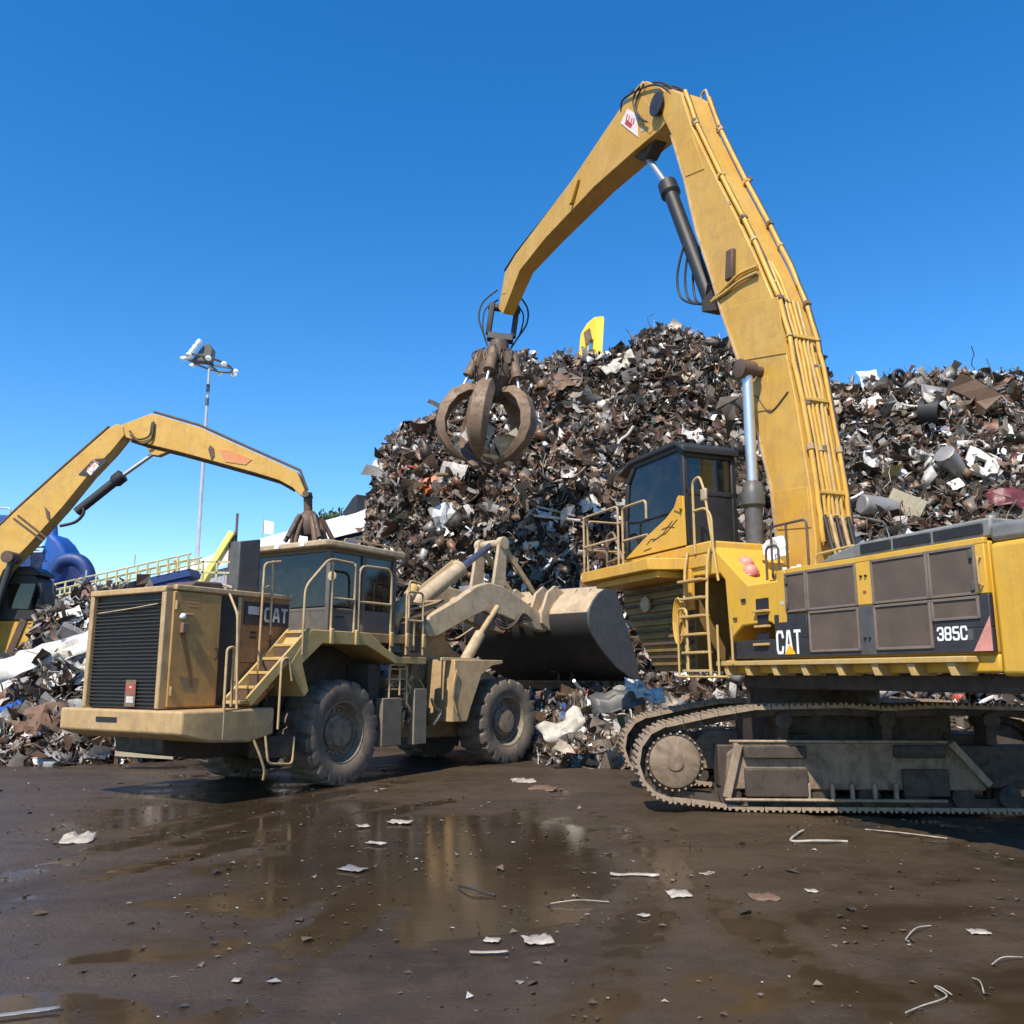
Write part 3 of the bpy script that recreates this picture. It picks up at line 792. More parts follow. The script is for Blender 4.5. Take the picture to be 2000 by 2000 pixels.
for (a, b) in ((-1.48, -1.90), (-1.92, -2.82), (-3.08, -3.93), (-3.95, -4.57)):
    for (z0, z1) in ((2.30 if a > -3.5 else 2.60, 2.84), (2.86, 3.40)):
        if a == -1.48 and z0 < 2.8: continue
        q = panel('mesh_panel', a - .03, b + .03, z0 + .02, z1 - .02, M_MESH, t=.0135, bev=0)
        r_ = MB()
        for (p, s_) in (((a - .012, z0), (a - .012, z1)), ((b + .012, z0), (b + .012, z1)), ((a, z0 + .012), (b, z0 + .012)), ((a, z1 - .012), (b, z1 - .012))):
            r_.beam((p[0], SL + .014, p[1]), (s_[0], SL + .014, s_[1]), .03, .03)
        r_.build('panel_rim', M_RIMS, q, bevel=.004)
for f_ in (-2.91, -2.99):
    for z_ in (2.45, 3.22):
        q = MB(); q.cyl((f_, SL + .01, z_), (f_, SL + .035, z_), .016, n=10); q.build('latch', M_BLACK, house)
for f_, z_ in ((-1.52, 3.3), (-1.52, 2.95), (-4.53, 3.3), (-4.53, 2.95)):
    q = MB(); q.box((f_ - .02, SL + .02, z_ - .05), (f_ + .02, SL + .05, z_ + .05)); q.build('hinge', M_GREY, house, bevel=.006)
for f_, z_, w_, h_, mt in ((-1.40, 3.0, .07, .05, M_WHITE_D), (-2.95, 3.02, .05, .04, M_RED), (-.52, 3.1, .10, .05, M_BLACK), (-.30, 2.84, .09, .035, M_RUST_D)):
    q = MB(); q.box((f_ - w_ / 2, SL + .004, z_ - h_ / 2), (f_ + w_ / 2, SL + .0165, z_ + h_ / 2)); q.build('sticker', mt, house, smooth=0)
q = MB(); q.tube(rounded([(-4.64, SL + .01, 2.95), (-4.64, SL + .07, 2.95), (-4.64, SL + .07, 3.25), (-4.64, SL + .01, 3.25)], .03), .012, 6); q.build('grab_handle', M_RAIL_Y, house)
# counterweight and grey engine hood
cw = MB()
pl = [(-4.72, -1.7), (-4.72, SL - .02), (-5.6, SL - .02), (-5.95, SL - .35), (-6.15, .8), (-6.15, -.8), (-5.95, -1.35), (-5.6, -1.7)]
cw.prismz(pl, 1.98, 3.40); cw.build('counterweight', M_YEL_SIDE, ex, bevel=.06, seg=3)
m_ = MB(); m_.prismz([(a * .995, b * .97) for a, b in pl], 3.41, 3.62); m_.build('counterweight_cover', M_TOPGREY, ex, bevel=.06, seg=3)
m_ = MB(); m_.prism([(-4.70, 3.48), (-2.0, 3.48), (-2.25, 3.58), (-2.75, 3.68), (-4.70, 3.70)], -1.3, SL - .12); hood_ = m_.build('engine_hood', M_TOPGREY, ex, bevel=.03)
for a, b in ((-2.8, -3.3), (-3.34, -3.9), (-3.94, -4.6)):
    q = MB(); q.box((b, SL - .13, 3.53), (a, SL - .105, 3.645)); q.build('hood_vent', M_BLACK, hood_, bevel=.005)
# pink triangle mark by the rear corner
q = MB(); q.prism([(-4.45, 2.25), (-4.685, 2.25), (-4.685, 2.62)], SL + .0135, SL + .0165); q.build('warning_mark', M_PINK, house, smooth=0)
q = MB(); q.box((-.1, SL + .012, 2.235), (-.13, SL + .045, 2.9)); 
block_letters('CAT', .33, .120, M_WHITE, house, plate_matrix(-1.23, SL + .0115, 2.285, 1))
q = MB(); q.prism([(-1.40, 2.28), (-1.62, 2.28), (-1.51, 2.42)], SL + .0145, SL + .019); q.build('logo_triangle', plain('logo_yellow', (.75, .42, .02), .4, var=.05), house, smooth=0)
block_letters('385C', .155, .070, M_WHITE, house, plate_matrix(-3.985, SL + .0115, 2.375, 1))
q = MB(); q.box((-4.46, SL + .011, 2.37), (-4.39, SL + .0135, 2.49)); q.build('faded_mark', M_GREY, house, smooth=0)

# ---- yellow fairing in front of the doors, with foot holes
fb = MB()
fb.prism([(-1.46, 2.50), (-1.46, 3.33), (-.62, 3.33), (.25, 4.05), (.95, 4.05), (.95, 3.60), (.05, 3.56), (-.06, 3.45), (-.12, 2.50), (-.45, 2.72), (-1.10, 2.74)], .55, SL - .01)
fair = fb.build('step_fairing', M_YEL_SIDE, ex, bevel=.025)
for z0, z1, f0, f1 in ((2.94, 3.10, -.80, -1.08), (2.72, 2.86, -.82, -1.06), (2.46, 2.60, -.78, -1.06)):
    q = MB(); q.box((f1, SL - .03, z0), (f0, SL + .002, z1)); h_ = q.build('foot_hole', M_BLACK, fair, smooth=0)
    q = MB(); q.box((f1 - .02, SL - .03, z0 - .045), (f0 + .02, SL + .06, z0 - .01)); q.build('foot_step', M_RAIL_Y, fair, bevel=.006)
for k, (f_, z_) in enumerate(((-.08, 3.66), (-.32, 3.50))):
    q = MB(); q.lathe([(.04, -.02), (.115, 0), (.125, .06), (.10, .13), (.05, .165), (.001, .17)], (f_, SL - .40 + k * .1, z_ + .02), (-.45, .25, .85), 20)
    l_ = q.build('marker_lamp', M_PINK, fair, smooth=50)
    q = MB(); q.lathe([(.128, .02), (.14, .03), (.14, .06), (.128, .07)], (f_, SL - .40 + k * .1, z_ + .02), (-.45, .25, .85), 20); q.build('lamp_collar', M_RED, l_, smooth=40)

# ---- cab riser and slatted wall below the cab
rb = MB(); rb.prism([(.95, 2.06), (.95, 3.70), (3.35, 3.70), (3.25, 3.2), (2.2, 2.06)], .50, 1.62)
M_RISER = worn_paint('shaded_yellow', (.20, .125, .03), (.26, .17, .05), (.10, .068, .035), dirt_amt=.7, rust_amt=.5)  # yellow darkened to brown to carry the platform's shade
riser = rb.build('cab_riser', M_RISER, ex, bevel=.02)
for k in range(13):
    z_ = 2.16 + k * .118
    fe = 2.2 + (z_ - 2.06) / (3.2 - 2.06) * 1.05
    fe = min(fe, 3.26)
    q = MB(); q.prism([(1.0, z_), (fe - .05, z_), (fe - .05, z_ + .05), (1.0, z_ + .05)], 1.62, 1.675); q.build('slat', M_RUST_D if k % 2 else M_RISER, riser, bevel=.006)  # alternate slats darker still, part of the same painted shade
q = MB(); q.lathe([(.001, 0), (.14, 0), (.15, .05), (.09, .10), (.001, .11)], (2.35, 1.68, 3.25), (0, 1, 0), 16); q.build('work_lamp', M_CREAM, riser, smooth=50)
# platform beside and under the cab
pb = MB()
pb.prismz([(0.35, .50), (3.25, .50), (3.82, 1.2), (3.86, 2.12), (3.55, 2.38), (1.15, 2.38), (.9, 1.78), (.35, 1.78)], 3.72, 3.92)
platform = pb.build('platform', M_YEL, ex, bevel=.015)
q = MB(); q.box((1.15, 1.60, 3.60), (3.3, 2.2, 3.715)); q.build('platform_beam', M_YEL, platform, bevel=.01)
q = MB(); q.box((.2, .55, 3.925), (3.1, SL + .03, 4.12)); q.build('cab_base', M_YEL, ex, bevel=.03)

# ---- cab
cab = MB()
c0, c1, cs0, cs1, cz0, cz1 = 1.0, 2.95, .66, 1.74, 4.12, 5.86
def post(mb, p, q, w=.09): mb.beam(p, q, w, w)
prof = [(c0, cz0), (c0, cz1 - .12), (c0 + .1, cz1), (c1 - .35, cz1), (c1 - .1, cz1 - .3), (c1, cz0 + .75), (c1 - .02, cz0)]
for s_ in (cs0 + .045, cs1 - .045):
    for a, b in zip(prof, prof[1:]):
        post(cab, (a[0], s_, a[1]), (b[0], s_, b[1]), .10)
    post(cab, (c0, s_, cz0 + .05), (c1, s_, cz0 + .05), .10)
    post(cab, (c0 + .75, s_, cz0), (c0 + .75, s_, cz0 + .30), .07)
for (f_, z_) in ((c0, cz1 - .12), (c1 - .35, cz1), (c1, cz0 + .75), (c1 - .02, cz0 + .05), (c0, cz0 + .05), (c0, cz0 + .95)):
    post(cab, (f_, cs0, z_), (f_, cs1, z_), .10)
cab.box((c0 - .035, cs0, cz0), (c0 + .02, cs1, cz0 + .93))
cab.box((c0, cs0 + .02, cz0), (c1, cs1 - .02, cz0 + .06))
cab_o = cab.build('cab', M_BLACK, ex, bevel=.02)
q = MB(); q.prism([(c0 - .12, cz1 - .12), (c0 - .12, cz1 + .0), (c0 + .15, cz1 + .13), (c1 - .3, cz1 + .13), (c1 + .12, cz1 - .05), (c1 + .12, cz1 - .12), (c1 - .3, cz1 + .03), (c0 + .12, cz1 + .03)], cs0 - .05, cs1 + .06); roof_ = q.build('cab_roof', M_BLACK, cab_o, bevel=.03)
q = MB(); q.prism([(c0 + .05, cz0 + .08), (c0 + .05, cz1 - .14), (c0 + .14, cz1 - .05), (c1 - .38, cz1 - .05), (c1 - .14, cz1 - .3), (c1 - .05, cz0 + .75), (c1 - .06, cz0 + .08)], cs1 - .055, cs1 - .035); q.build('side_window', M_GLASS, cab_o, smooth=0)
q = MB(); q.prism([(c0 + .05, cz0 + .08), (c0 + .05, cz1 - .14), (c0 + .14, cz1 - .05), (c1 - .38, cz1 - .05), (c1 - .14, cz1 - .3), (c1 - .05, cz0 + .75), (c1 - .06, cz0 + .08)], cs0 + .035, cs0 + .055); q.build('side_window', M_GLASS, cab_o, smooth=0)
q = MB(); q.box((c0 - .01, cs0 + .09, cz0 + 1.0), (c0 + .01, cs1 - .09, cz1 - .17)); q.build('rear_window', M_GLASS, cab_o, smooth=0)
q = MB(); q.add([(c1 - .35, cs0 + .08, cz1 - .03), (c1 - .35, cs1 - .08, cz1 - .03), (c1, cs1 - .08, cz0 + .78), (c1, cs0 + .08, cz0 + .78), (c1 - .37, cs0 + .08, cz1 - .05), (c1 - .37, cs1 - .08, cz1 - .05), (c1 - .02, cs1 - .08, cz0 + .78), (c1 - .02, cs0 + .08, cz0 + .78)], [(0,1,2,3),(7,6,5,4),(0,4,5,1),(1,5,6,2),(2,6,7,3),(3,7,4,0)]); q.build('windscreen', M_GLASS, cab_o, smooth=0)
q = MB(); q.box((c0 + .35, cs0 + .3, cz0 + .1), (c0 + .9, cs1 - .3, cz0 + .5)); q.box((c0 + .28, cs0 + .3, cz0 + .45), (c0 + .45, cs1 - .3, cz0 + 1.15)); q.box((c0 + .30, cs0 + .38, cz0 + 1.15), (c0 + .42, cs1 - .38, cz0 + 1.38)); q.build('seat', M_SEAT, cab_o, bevel=.05, seg=3)
q = MB(); q.box((c1 - .55, cs0 + .2, cz0 + .1), (c1 - .3, cs0 + .5, cz0 + .9)); q.tube([(c1 - .6, cs0 + .5, cz0 + .1), (c1 - .62, cs0 + .52, cz0 + .75)], .03, 8); q.build('console', M_SEAT, cab_o, bevel=.02)
# yellow slanted guard plate over the lower side window, with its scribbled marks
gp = MB(); gp.prism([(2.88, 4.13), (.90, 4.13), (.92, 4.98), (1.45, 4.68), (2.25, 4.40)], SL + .01, SL + .05)
gplate = gp.build('guard_plate', M_YEL_SIDE, ex, bevel=.008)
for pts in (((1.25, 4.60), (1.55, 4.42), (1.9, 4.33)), ((1.2, 4.48), (1.38, 4.52), (1.6, 4.50)), ((1.1, 4.60), (1.3, 4.50), (1.45, 4.42), (1.62, 4.40)), ((1.75, 4.36), (1.95, 4.38), (2.1, 4.30)), ((1.95, 4.22), (2.2, 4.20))):
    q = MB(); q.tube([(a, SL + .052, b) for a, b in pts], .009, 5); q.build('scrawl', M_RUST_D, gplate)
q = MB(); q.box((.955, SL + .01, 4.75), (.93, SL + .12, 4.98)); q.prism([(1.18, 4.78), (1.05, 4.98), (.98, 4.98), (.98, 4.70)], SL + .055, SL + .075); q.build('guard_tab', M_YEL, gplate, bevel=.006)

# ---- hand rails
def rail(nm, paths, mat=M_RAIL, r=.022, parent=None, rr=.10):
    q = MB()
    for p in paths: q.tube(rounded(p, rr) if len(p) > 2 else p, r, 7)
    return q.build(nm, mat, parent or ex, smooth=60)
so = 2.34
rail('handrail', [[(3.50, so, 3.92), (3.50, so, 4.98), (2.18, so, 4.98), (2.18, so, 3.92)], [(3.50, so, 4.40), (2.18, so, 4.40)]])
rail('handrail', [[(3.80, 2.1, 3.92), (3.80, 2.1, 4.98), (3.80, .85, 4.98), (3.80, .85, 3.92)], [(3.80, 2.1, 4.4), (3.80, .85, 4.4)], [(3.50, so, 4.98), (3.80, 2.1, 4.98)], [(3.50, so, 4.40), (3.80, 2.1, 4.40)]])
rail('handrail', [[(2.02, so, 3.92), (2.02, so, 4.92), (1.22, so, 4.92), (1.22, so, 4.60)], [(2.02, so, 4.32), (1.2, so, 4.32)], [(2.18, so, 4.66), (2.02, so, 4.66)]])
rail('grab_rail', [[(3.3, 1.95, 3.92), (3.3, 1.95, 4.62), (3.05, 1.95, 4.68), (2.72, 1.95, 4.1)], [(3.3, 1.95, 4.1), (2.75, 1.95, 4.15)]], M_RUST, .026)
rail('grab_rail', [[(.62, 1.80, 3.95), (.62, 1.80, 5.16), (.42, 1.80, 5.22), (.30, 1.80, 4.95), (.02, 1.80, 3.45)], [(.62, 1.80, 4.66), (.28, 1.80, 4.66), (.14, 1.80, 4.5), (.12, 1.80, 3.95)]], M_RAIL_Y, .022)
q = MB(); q.box((.23, 1.78, 4.78), (.38, 1.83, 4.98)); q.build('mirror', M_CREAM, ex, bevel=.02)
# ladder down to the tracks
ld = MB()
for f_ in (.10, .72): ld.tube(rounded([(f_, 1.95, 2.0), (f_ + .04, 1.95, 3.0), (f_ + .12, 1.86, 3.72), (f_ + .12, 1.80, 4.0)], .1), .026, 7)
ladder = ld.build('ladder', M_RAIL_Y, ex, smooth=60)
for k in range(6):
    z_ = 2.06 + k * .285
    q = MB(); q.box((.10 + .012 * k, 1.90, z_ - .02), (.72 + .014 * k, 2.06, z_ + .02)); q.build('ladder_step', M_RAIL_Y, ladder, bevel=.008)
rail('ladder_guard', [[(.86, 2.02, 1.96), (.86, 2.02, 3.05), (.60, 2.02, 3.05), (.60, 2.02, 1.96)], [(-.15, 1.98, 1.98), (-.15, 1.98, 2.75)], [(-.42, 1.92, 2.16), (-.42, 1.92, 2.72)], [(.86, 2.02, 1.97), (-.4, 2.0, 1.97)]], M_RAIL_Y, .02)
q = MB()
q.box((.78, 1.72, 3.05), (1.0, 1.80, 3.72)); q.build('ladder_post', M_YEL, ex, bevel=.01)
q = MB()
for k in range(5):
    c = Vector((.86 + .01 * k, 1.90 + .02 * k, 2.86)); q.tube([c + Vector((math.cos(t) * (.10 + .012 * k), 0, math.sin(t) * (.30 + .02 * k))) for t in np.linspace(0, 6.283, 21)], .018, 6, cap=False)
q.build('hose_coil', M_YEL, ex, smooth=60)
# dark rails by the boom foot
rail('handrail', [[(-.55, 1.2, 3.45), (-.55, 1.2, 4.25), (-1.35, 1.2, 4.25), (-1.35, 1.2, 3.5)], [(-.9, 1.2, 3.4), (-.9, 1.2, 4.25)], [(-.72, 1.45, 3.4), (-.72, 1.45, 3.9), (-1.0, 1.45, 3.9), (-1.0, 1.45, 3.4)]], M_RUST_D, .02)
rail('handrail', [[(-1.6, 1.3, 3.45), (-1.6, 1.3, 3.68), (-2.4, 1.3, 3.72), (-2.4, 1.3, 3.45)], [(-2.0, 1.3, 3.45), (-2.0, 1.3, 3.7)]], M_RAIL_Y, .02)

# ---- boom
BW = 0.35
inner = [(1522, 1085), (1514, 1017), (1508, 962), (1503, 937), (1474, 817), (1445, 709), (1411, 612), (1393, 550), (1361, 451), (1337, 348), (1312, 265)]
outer = [(1330, 183), (1349, 243), (1399, 348), (1442, 432), (1480, 513), (1511, 588), (1529, 659), (1539, 709), (1554, 781), (1583, 962), (1588, 1009), (1594, 1060)]
I_ = EX.sides(inner, BW); O_ = EX.sides(outer, BW)
tip = EX.sides([(1296, 232), (1288, 200), (1298, 178), (1312, 174)], BW)
root_c = ((I_[0][0] + O_[-1][0]) / 2, 3.05)
outline = I_ + tip + O_ + [(O_[-1][0] + .1, 3.2), (root_c[0] - .2, 2.75), (root_c[0] + .25, 2.75), (I_[0][0] - .05, 3.2)]
bm_ = MB(); bm_.prism(outline, -BW, BW)
boom = bm_.build('boom', M_YEL_BOOM, ex, bevel=.015)
# flange along the left face's edges
fl = MB()
def strip(mb, pts, s, w, h):
    for a, b in zip(pts, pts[1:]): mb.beam((a[0], s, a[1]), (b[0], s, b[1]), w, h)
strip(fl, I_, BW + .012, .05, .03); fl.build('boom_flange', M_CREAM, boom, smooth=0)
# hydraulic pipes on the back face
ob = np.array(O_); d = np.gradient(ob, axis=0); nrm = np.stack([d[:, 1], -d[:, 0]], -1); nrm /= np.linalg.norm(nrm, axis=1, keepdims=True)
if (nrm[5] @ (ob[5] - np.array(I_[5]))) < 0: nrm = -nrm
def backline(off): return ob + nrm * off
for k, (s_, off, r_, i0, i1, mt) in enumerate(((.29, .09, .045, 0, 12, M_YEL), (.16, .07, .034, 4, 12, M_YEL_BOOM), (.075, .07, .034, 4, 12, M_YEL), (-.01, .07, .034, 5, 12, M_YEL_BOOM), (-.10, .07, .034, 5, 12, M_RAIL_Y), (-.19, .07, .030, 6, 12, M_YEL), (-.31, .09, .042, 0, 12, M_YEL), (.235, .06, .018, 0, 9, M_HOSE), (.20, .06, .02, 0, 12, M_HOSE), (-.33, .12, .018, 0, 12, M_HOSE))):
    L = backline(off)[i0:i1]
    pr = random.Random(k); LL = []
    for (a, b), (a2, b2) in zip(L, list(L[1:]) + [L[-1]]):
        for t in (0, .5):
            LL.append((a + (a2 - a) * t + pr.uniform(-.012, .012), s_ + pr.uniform(-.012, .012), b + (b2 - b) * t))
    q = MB(); q.tube(LL, r_, 9); pp = q.build('boom_pipe', mt, boom, smooth=60)
    for j in range(2, len(LL) - 1, 5 + k % 3):
        q = MB(); q.cyl(Vector(LL[j]), Vector(LL[j]).lerp(Vector(LL[j + 1]), .12), r_ * 1.45, n=8); q.build('pipe_coupling', M_RUST if k % 2 else M_RAIL, pp, smooth=40)
for i in (1, 2, 3, 5, 6, 8, 9, 10):
    c = backline(.09)[i]
    dd = d[i] / np.linalg.norm(d[i])
    if i < 6:
        for s_, w_ in ((.29, .13), (-.31, .12)):
            q = MB(); q.beam((c[0] - dd[0] * .04, s_, c[1] - dd[1] * .04), (c[0] + dd[0] * .04, s_, c[1] + dd[1] * .04), w_, .11, up=(nrm[i][0], 0, nrm[i][1])); q.build('pipe_clamp', M_RUST if i % 2 else M_YEL_BOOM, boom, bevel=.01)
    else:
        q = MB(); q.beam((c[0] - dd[0] * .035, -.02, c[1] - dd[1] * .035), (c[0] + dd[0] * .035, -.02, c[1] + dd[1] * .035), .46, .07, up=(nrm[i][0], 0, nrm[i][1])); q.build('pipe_clamp', M_YEL_BOOM, boom, bevel=.01)
# hoses looping at the bend, over the tip and at the foot
def hose(pts, r=.022, parent=None, nm='hose', mat=None):
    P = [Vector(p) for p in pts]; out = []
    n = len(P)
    for i in range(n - 1):
        p0, p1, p2, p3 = P[max(i - 1, 0)], P[i], P[i + 1], P[min(i + 2, n - 1)]
        for t in np.linspace(0, 1, 7)[:-1]:
            t = float(t); out.append(.5 * ((2 * p1) + (p2 - p0) * t + (2 * p0 - 5 * p1 + 4 * p2 - p3) * t * t + (3 * p1 - p0 - 3 * p2 + p3) * t ** 3))
    out.append(P[-1])
    q = MB(); q.tube(out, r, 7); return q.build(nm, mat or M_HOSE, parent, smooth=60)
bl = backline(.14)
for k in range(5):
    s_ = .25 - .12 * k; a, b = bl[9 + (k % 2)], bl[11]
    hose([(bl[10][0], s_, bl[10][1]), (bl[11][0] - .10, s_, bl[11][1] - .12), (bl[11][0] - .22 - .03 * k, s_, bl[11][1] - .42), (bl[11][0] - .05, s_, bl[11][1] - .75)], .035, boom, mat=M_RAIL if k % 2 else M_HOSE)
sc = EX.side
for k, off in enumerate((0, .12)):
    p = [sc(1480, 520 + k * 12, BW + .04), sc(1445, 535 + k * 14, BW + .05), sc(1418, 560 + k * 10, BW + .05), sc(1392, 590, BW + .02)]
    hose([(a, BW + .05, b) for a, b in p], .032, boom, mat=M_RAIL_Y if k else M_YEL_BOOM)
p = [sc(1462, 770, BW), sc(1480, 776, BW), sc(1498, 800, BW), sc(1512, 800, BW), sc(1540, 765, BW)]
hose([(a, BW + .012, b) for a, b in p], .012, boom, mat=M_RUST_D)
q = MB(); c0_ = sc(1428, 520, BW); q.prism([(c0_[0] - .12, c0_[1] - .30), (c0_[0] + .10, c0_[1] - .28), (c0_[0] + .02, c0_[1] + .30), (c0_[0] - .18, c0_[1] + .28)], BW + .0, BW + .10); q.build('valve_box', M_RUST_D, boom, bevel=.03)
for (x, y, w) in ((1545, 572, .10), (1488, 452, .07), (1452, 362, .06)):
    a = sc(x, y, -BW); q = MB(); q.beam((a[0], -BW - .03, a[1]), (a[0] - .16, -BW - .08, a[1] + .10), .03, .12); q.build('pipe_bracket', M_RUST, boom, bevel=.005)
# bright chips where the paint is gone
for (x, y, w, h_) in ((1505, 660, .10, .035), (1425, 395, .06, .09), (1365, 350, .07, .05), (1415, 425, .03, .10), (1392, 455, .03, .16)):
    a = sc(x, y, BW); q = MB(); q.prism([(a[0] - w/2, a[1] - h_/2), (a[0] + w/3, a[1] - h_/2.5), (a[0] + w/2, a[1] + h_/2), (a[0] - w/3, a[1] + h_/2.2)], BW + .001, BW + .003); q.build('paint_chip', M_CREAM, boom, smooth=0)

# doubler plates and weld seams
for pts in ([(1425, 600), (1520, 580), (1536, 690), (1448, 705)], [(1322, 300), (1352, 262), (1376, 330), (1340, 345)], [(1512, 960), (1578, 950), (1585, 1030), (1518, 1035)], [(1462, 740), (1500, 735), (1505, 800), (1478, 805)]):
    q = MB(); q.prism(EX.sides(pts, BW), BW, BW + .014); q.build('doubler_plate', M_YEL_BOOM, boom, bevel=.005)
# boom cylinders
for s_ in (BW + .30, -BW - .30):
    pin = sc(1459, 722, .65); b0_ = (pin[0] + .03, 3.1)
    top, bot = Vector((pin[0], s_, pin[1])), Vector((b0_[0], s_, b0_[1]))
    axis = (bot - top).normalized(); col_z = 4.95
    k = (top.z - col_z) / (top.z - bot.z); mid = top + (bot - top) * k
    q = MB(); q.cyl(mid, bot, .15, n=24); q.lathe([(.10, -.30), (.15, -.26), (.20, -.05), (.20, .12), (.15, .16)], mid, axis, 24); cyl = q.build('boom_cylinder', M_GREY, ex, smooth=40)
    q = MB(); q.cyl(top, mid + axis * .1, .095, n=20); q.build('cylinder_rod', M_CHROME, cyl, smooth=40)
    q = MB(); q.lathe([(.13, -.14), (.16, -.12), (.16, .12), (.13, .14)], top, (0, 1, 0), 20); q.build('rod_eye', M_RUST_D, cyl, smooth=40)
    for kk in (0, 1):
        e = hose([tuple(mid + Vector((.16, 0, .1 - .3 * kk))), tuple(mid + Vector((.32, -.1, -.1))), tuple(mid + Vector((.2, -.2, -.9))), tuple(mid + Vector((0, -.3, -1.3)))], .025, cyl)
q = MB(); pin = sc(1459, 722, .65); q.cyl((pin[0], -BW - .45, pin[1]), (pin[0], BW + .48, pin[1]), .09, n=18); q.lathe([(.17, 0), (.17, .03), (.12, .05)], (pin[0], BW + .44, pin[1]), (0, 1, 0), 18); q.build('boom_pin', M_RUST_D, boom, smooth=40)

# ---- stick
SW = 0.30
st_top = [(1262, 158), (1247, 166), (1218, 201), (1117, 351), (1002, 496), (980, 531), (967, 602)]
st_bot = [(976, 612), (1011, 527), (1064, 465), (1161, 364), (1240, 294), (1290, 252), (1306, 232), (1306, 205), (1290, 170)]
so_ = EX.sides(st_top, SW) + EX.sides(st_bot, SW)
m_ = MB(); m_.prism(so_, -SW, SW); m_.v = [(a, b * (1 - .38 * min(1, max(0, (a - 9) / 4))), c) for a, b, c in m_.v]; stick = m_.build('stick', M_YEL_BOOM, ex, bevel=.015)
for i in (0,):
    q = MB(); t_ = EX.sides([(1218, 201), (1117, 351), (1002, 496), (980, 531)], SW)
    for s_ in (.2, -.2):
        q.tube([(a, s_, b + .06) for a, b in t_], .03, 7)
    q.build('stick_pipe', M_HOSE, stick, smooth=60)
q = MB(); a = sc(1128, 365, SW); b = sc(1118, 400, SW); q.prism([(a[0] - .18, a[1] + .12), (a[0] + .12, a[1] + .10), (b[0] + .05, b[1]), (b[0] - .08, b[1])], SW, SW + .09); q.build('stick_lug', M_YEL, stick, bevel=.02)
# signs on the stick: a pink and white plate with red strokes, and a striped one
sg = EX.sides([(1226, 213), (1245, 223), (1247, 268), (1213, 241)], SW)
q = MB(); q.prism(sg, SW + .004, SW + .016); sign_ = q.build('sign_plate', plain('sign_white', (.74, .62, .58), .5, var=.08), stick, smooth=0)
cx = sum(p[0] for p in sg) / 4; cz_ = sum(p[1] for p in sg) / 4
for pts in (((1227, 223), (1224, 236), (1236, 245)), ((1231, 226), (1229, 236)), ((1236, 230), (1234, 239)), ((1240, 232), (1238, 243)), ((1222, 240), (1234, 249))):
    q = MB(); t_ = EX.sides(pts, SW)
    for a, b in zip(t_, t_[1:]): q.beam((a[0], SW + .0175, a[1]), (b[0], SW + .0175, b[1]), .004, .055)
    q.build('sign_stroke', M_RED, sign_, smooth=0)
for k in range(4):
    pts = EX.sides([(1249 + 4 * k, 224 + 3 * k), (1251 + 4 * k, 224 + 3 * k), (1256 + 4 * k, 255 - 2 * k), (1253 + 4 * k, 258 - 2 * k)], SW)
    q = MB(); q.prism(pts, SW + .004, SW + .010); q.build('stripe_mark', M_WHITE_D, stick, smooth=0)
for pts in ([(1252, 186), (1292, 232), (1270, 262), (1228, 226)], [(985, 528), (1008, 528), (990, 570), (974, 574)]):
    q = MB(); q.prism([(a, b) for a, b in EX.sides(pts, SW)], SW * (1 if pts[0][0] > 1100 else .64), SW * (1 if pts[0][0] > 1100 else .64) + .012); q.build('doubler_plate', M_YEL_BOOM, stick, bevel=.005)
# pivot boss and hoses over the top
pv = sc(1288, 205, BW)
q = MB(); q.cyl((pv[0], -BW - .08, pv[1]), (pv[0], BW + .08, pv[1]), .20, n=24); q.lathe([(.26, 0), (.26, .04), (.1, .06)], (pv[0], BW + .06, pv[1]), (0, 1, 0), 24); q.build('stick_pin', M_DARK, boom, smooth=40)
for k in range(7):
    s_ = -.3 + .1 * k; up_ = .22 + .10 * (k % 3)
    a = sc(1225 + 3 * (k % 3), 205, SW); b = sc(1322, 190, BW)
    hose([(a[0] + .3, s_, a[1] + .02), (a[0] + .05, s_ * 1.15, a[1] + up_ * .9), (pv[0] + .25, s_ * 1.2, pv[1] + .55 + up_ * .5), (b[0] + .25, s_ * 1.1, b[1] + .18 + up_ * .4), (b[0] - .2, s_, b[1] - .55)], .024, boom)
for k, (xa, ya) in enumerate(((1246, 165), (1374, 183))):
    a = sc(xa, ya, SW if k == 0 else -BW); q = MB(); s0_ = .2 if k == 0 else -BW
    q.tube(rounded([(a[0] + .12, s0_, a[1] - .25), (a[0] + .08, s0_, a[1] + .02), (a[0] - .08, s0_, a[1] + .05), (a[0] - .16, s0_, a[1] - .2)], .06), .03, 7); q.build('hose_guide', M_CREAM, boom, smooth=60)
hose([(a_[0], SW + .06, a_[1]) for a_ in EX.sides([(1262, 165), (1250, 190), (1246, 215), (1262, 238)], SW)], .022, boom)
hose([(a_[0], SW + .09, a_[1]) for a_ in EX.sides([(1256, 170), (1243, 196), (1252, 228), (1270, 240)], SW)], .022, boom)
# stick cylinder under the boom
ra, rb_, ba, bb = [sc(*p, 0) for p in ((1258, 298), (1305, 365), (1318, 378), (1392, 598))]
q = MB(); q.cyl((rb_[0], 0, rb_[1]), (bb[0], 0, bb[1]), .155, n=24)
ax = Vector((bb[0] - rb_[0], 0, bb[1] - rb_[1])).normalized(); q.lathe([(.12, -.12), (.21, -.08), (.22, .25), (.16, .32)], (rb_[0], 0, rb_[1]), ax, 24)
scyl = q.build('stick_cylinder', M_BLACK, ex, smooth=40)
q = MB(); q.cyl((ra[0], 0, ra[1]), (rb_[0], 0, rb_[1]), .07, n=18); q.build('cylinder_rod', M_CHROME, scyl, smooth=40)
q = MB(); q.prism(EX.sides([(1238, 300), (1268, 262), (1300, 245), (1292, 275), (1272, 312), (1258, 316)], 0), -.16, .16); q.build('rod_bracket', M_TRACK_D, stick, bevel=.02)
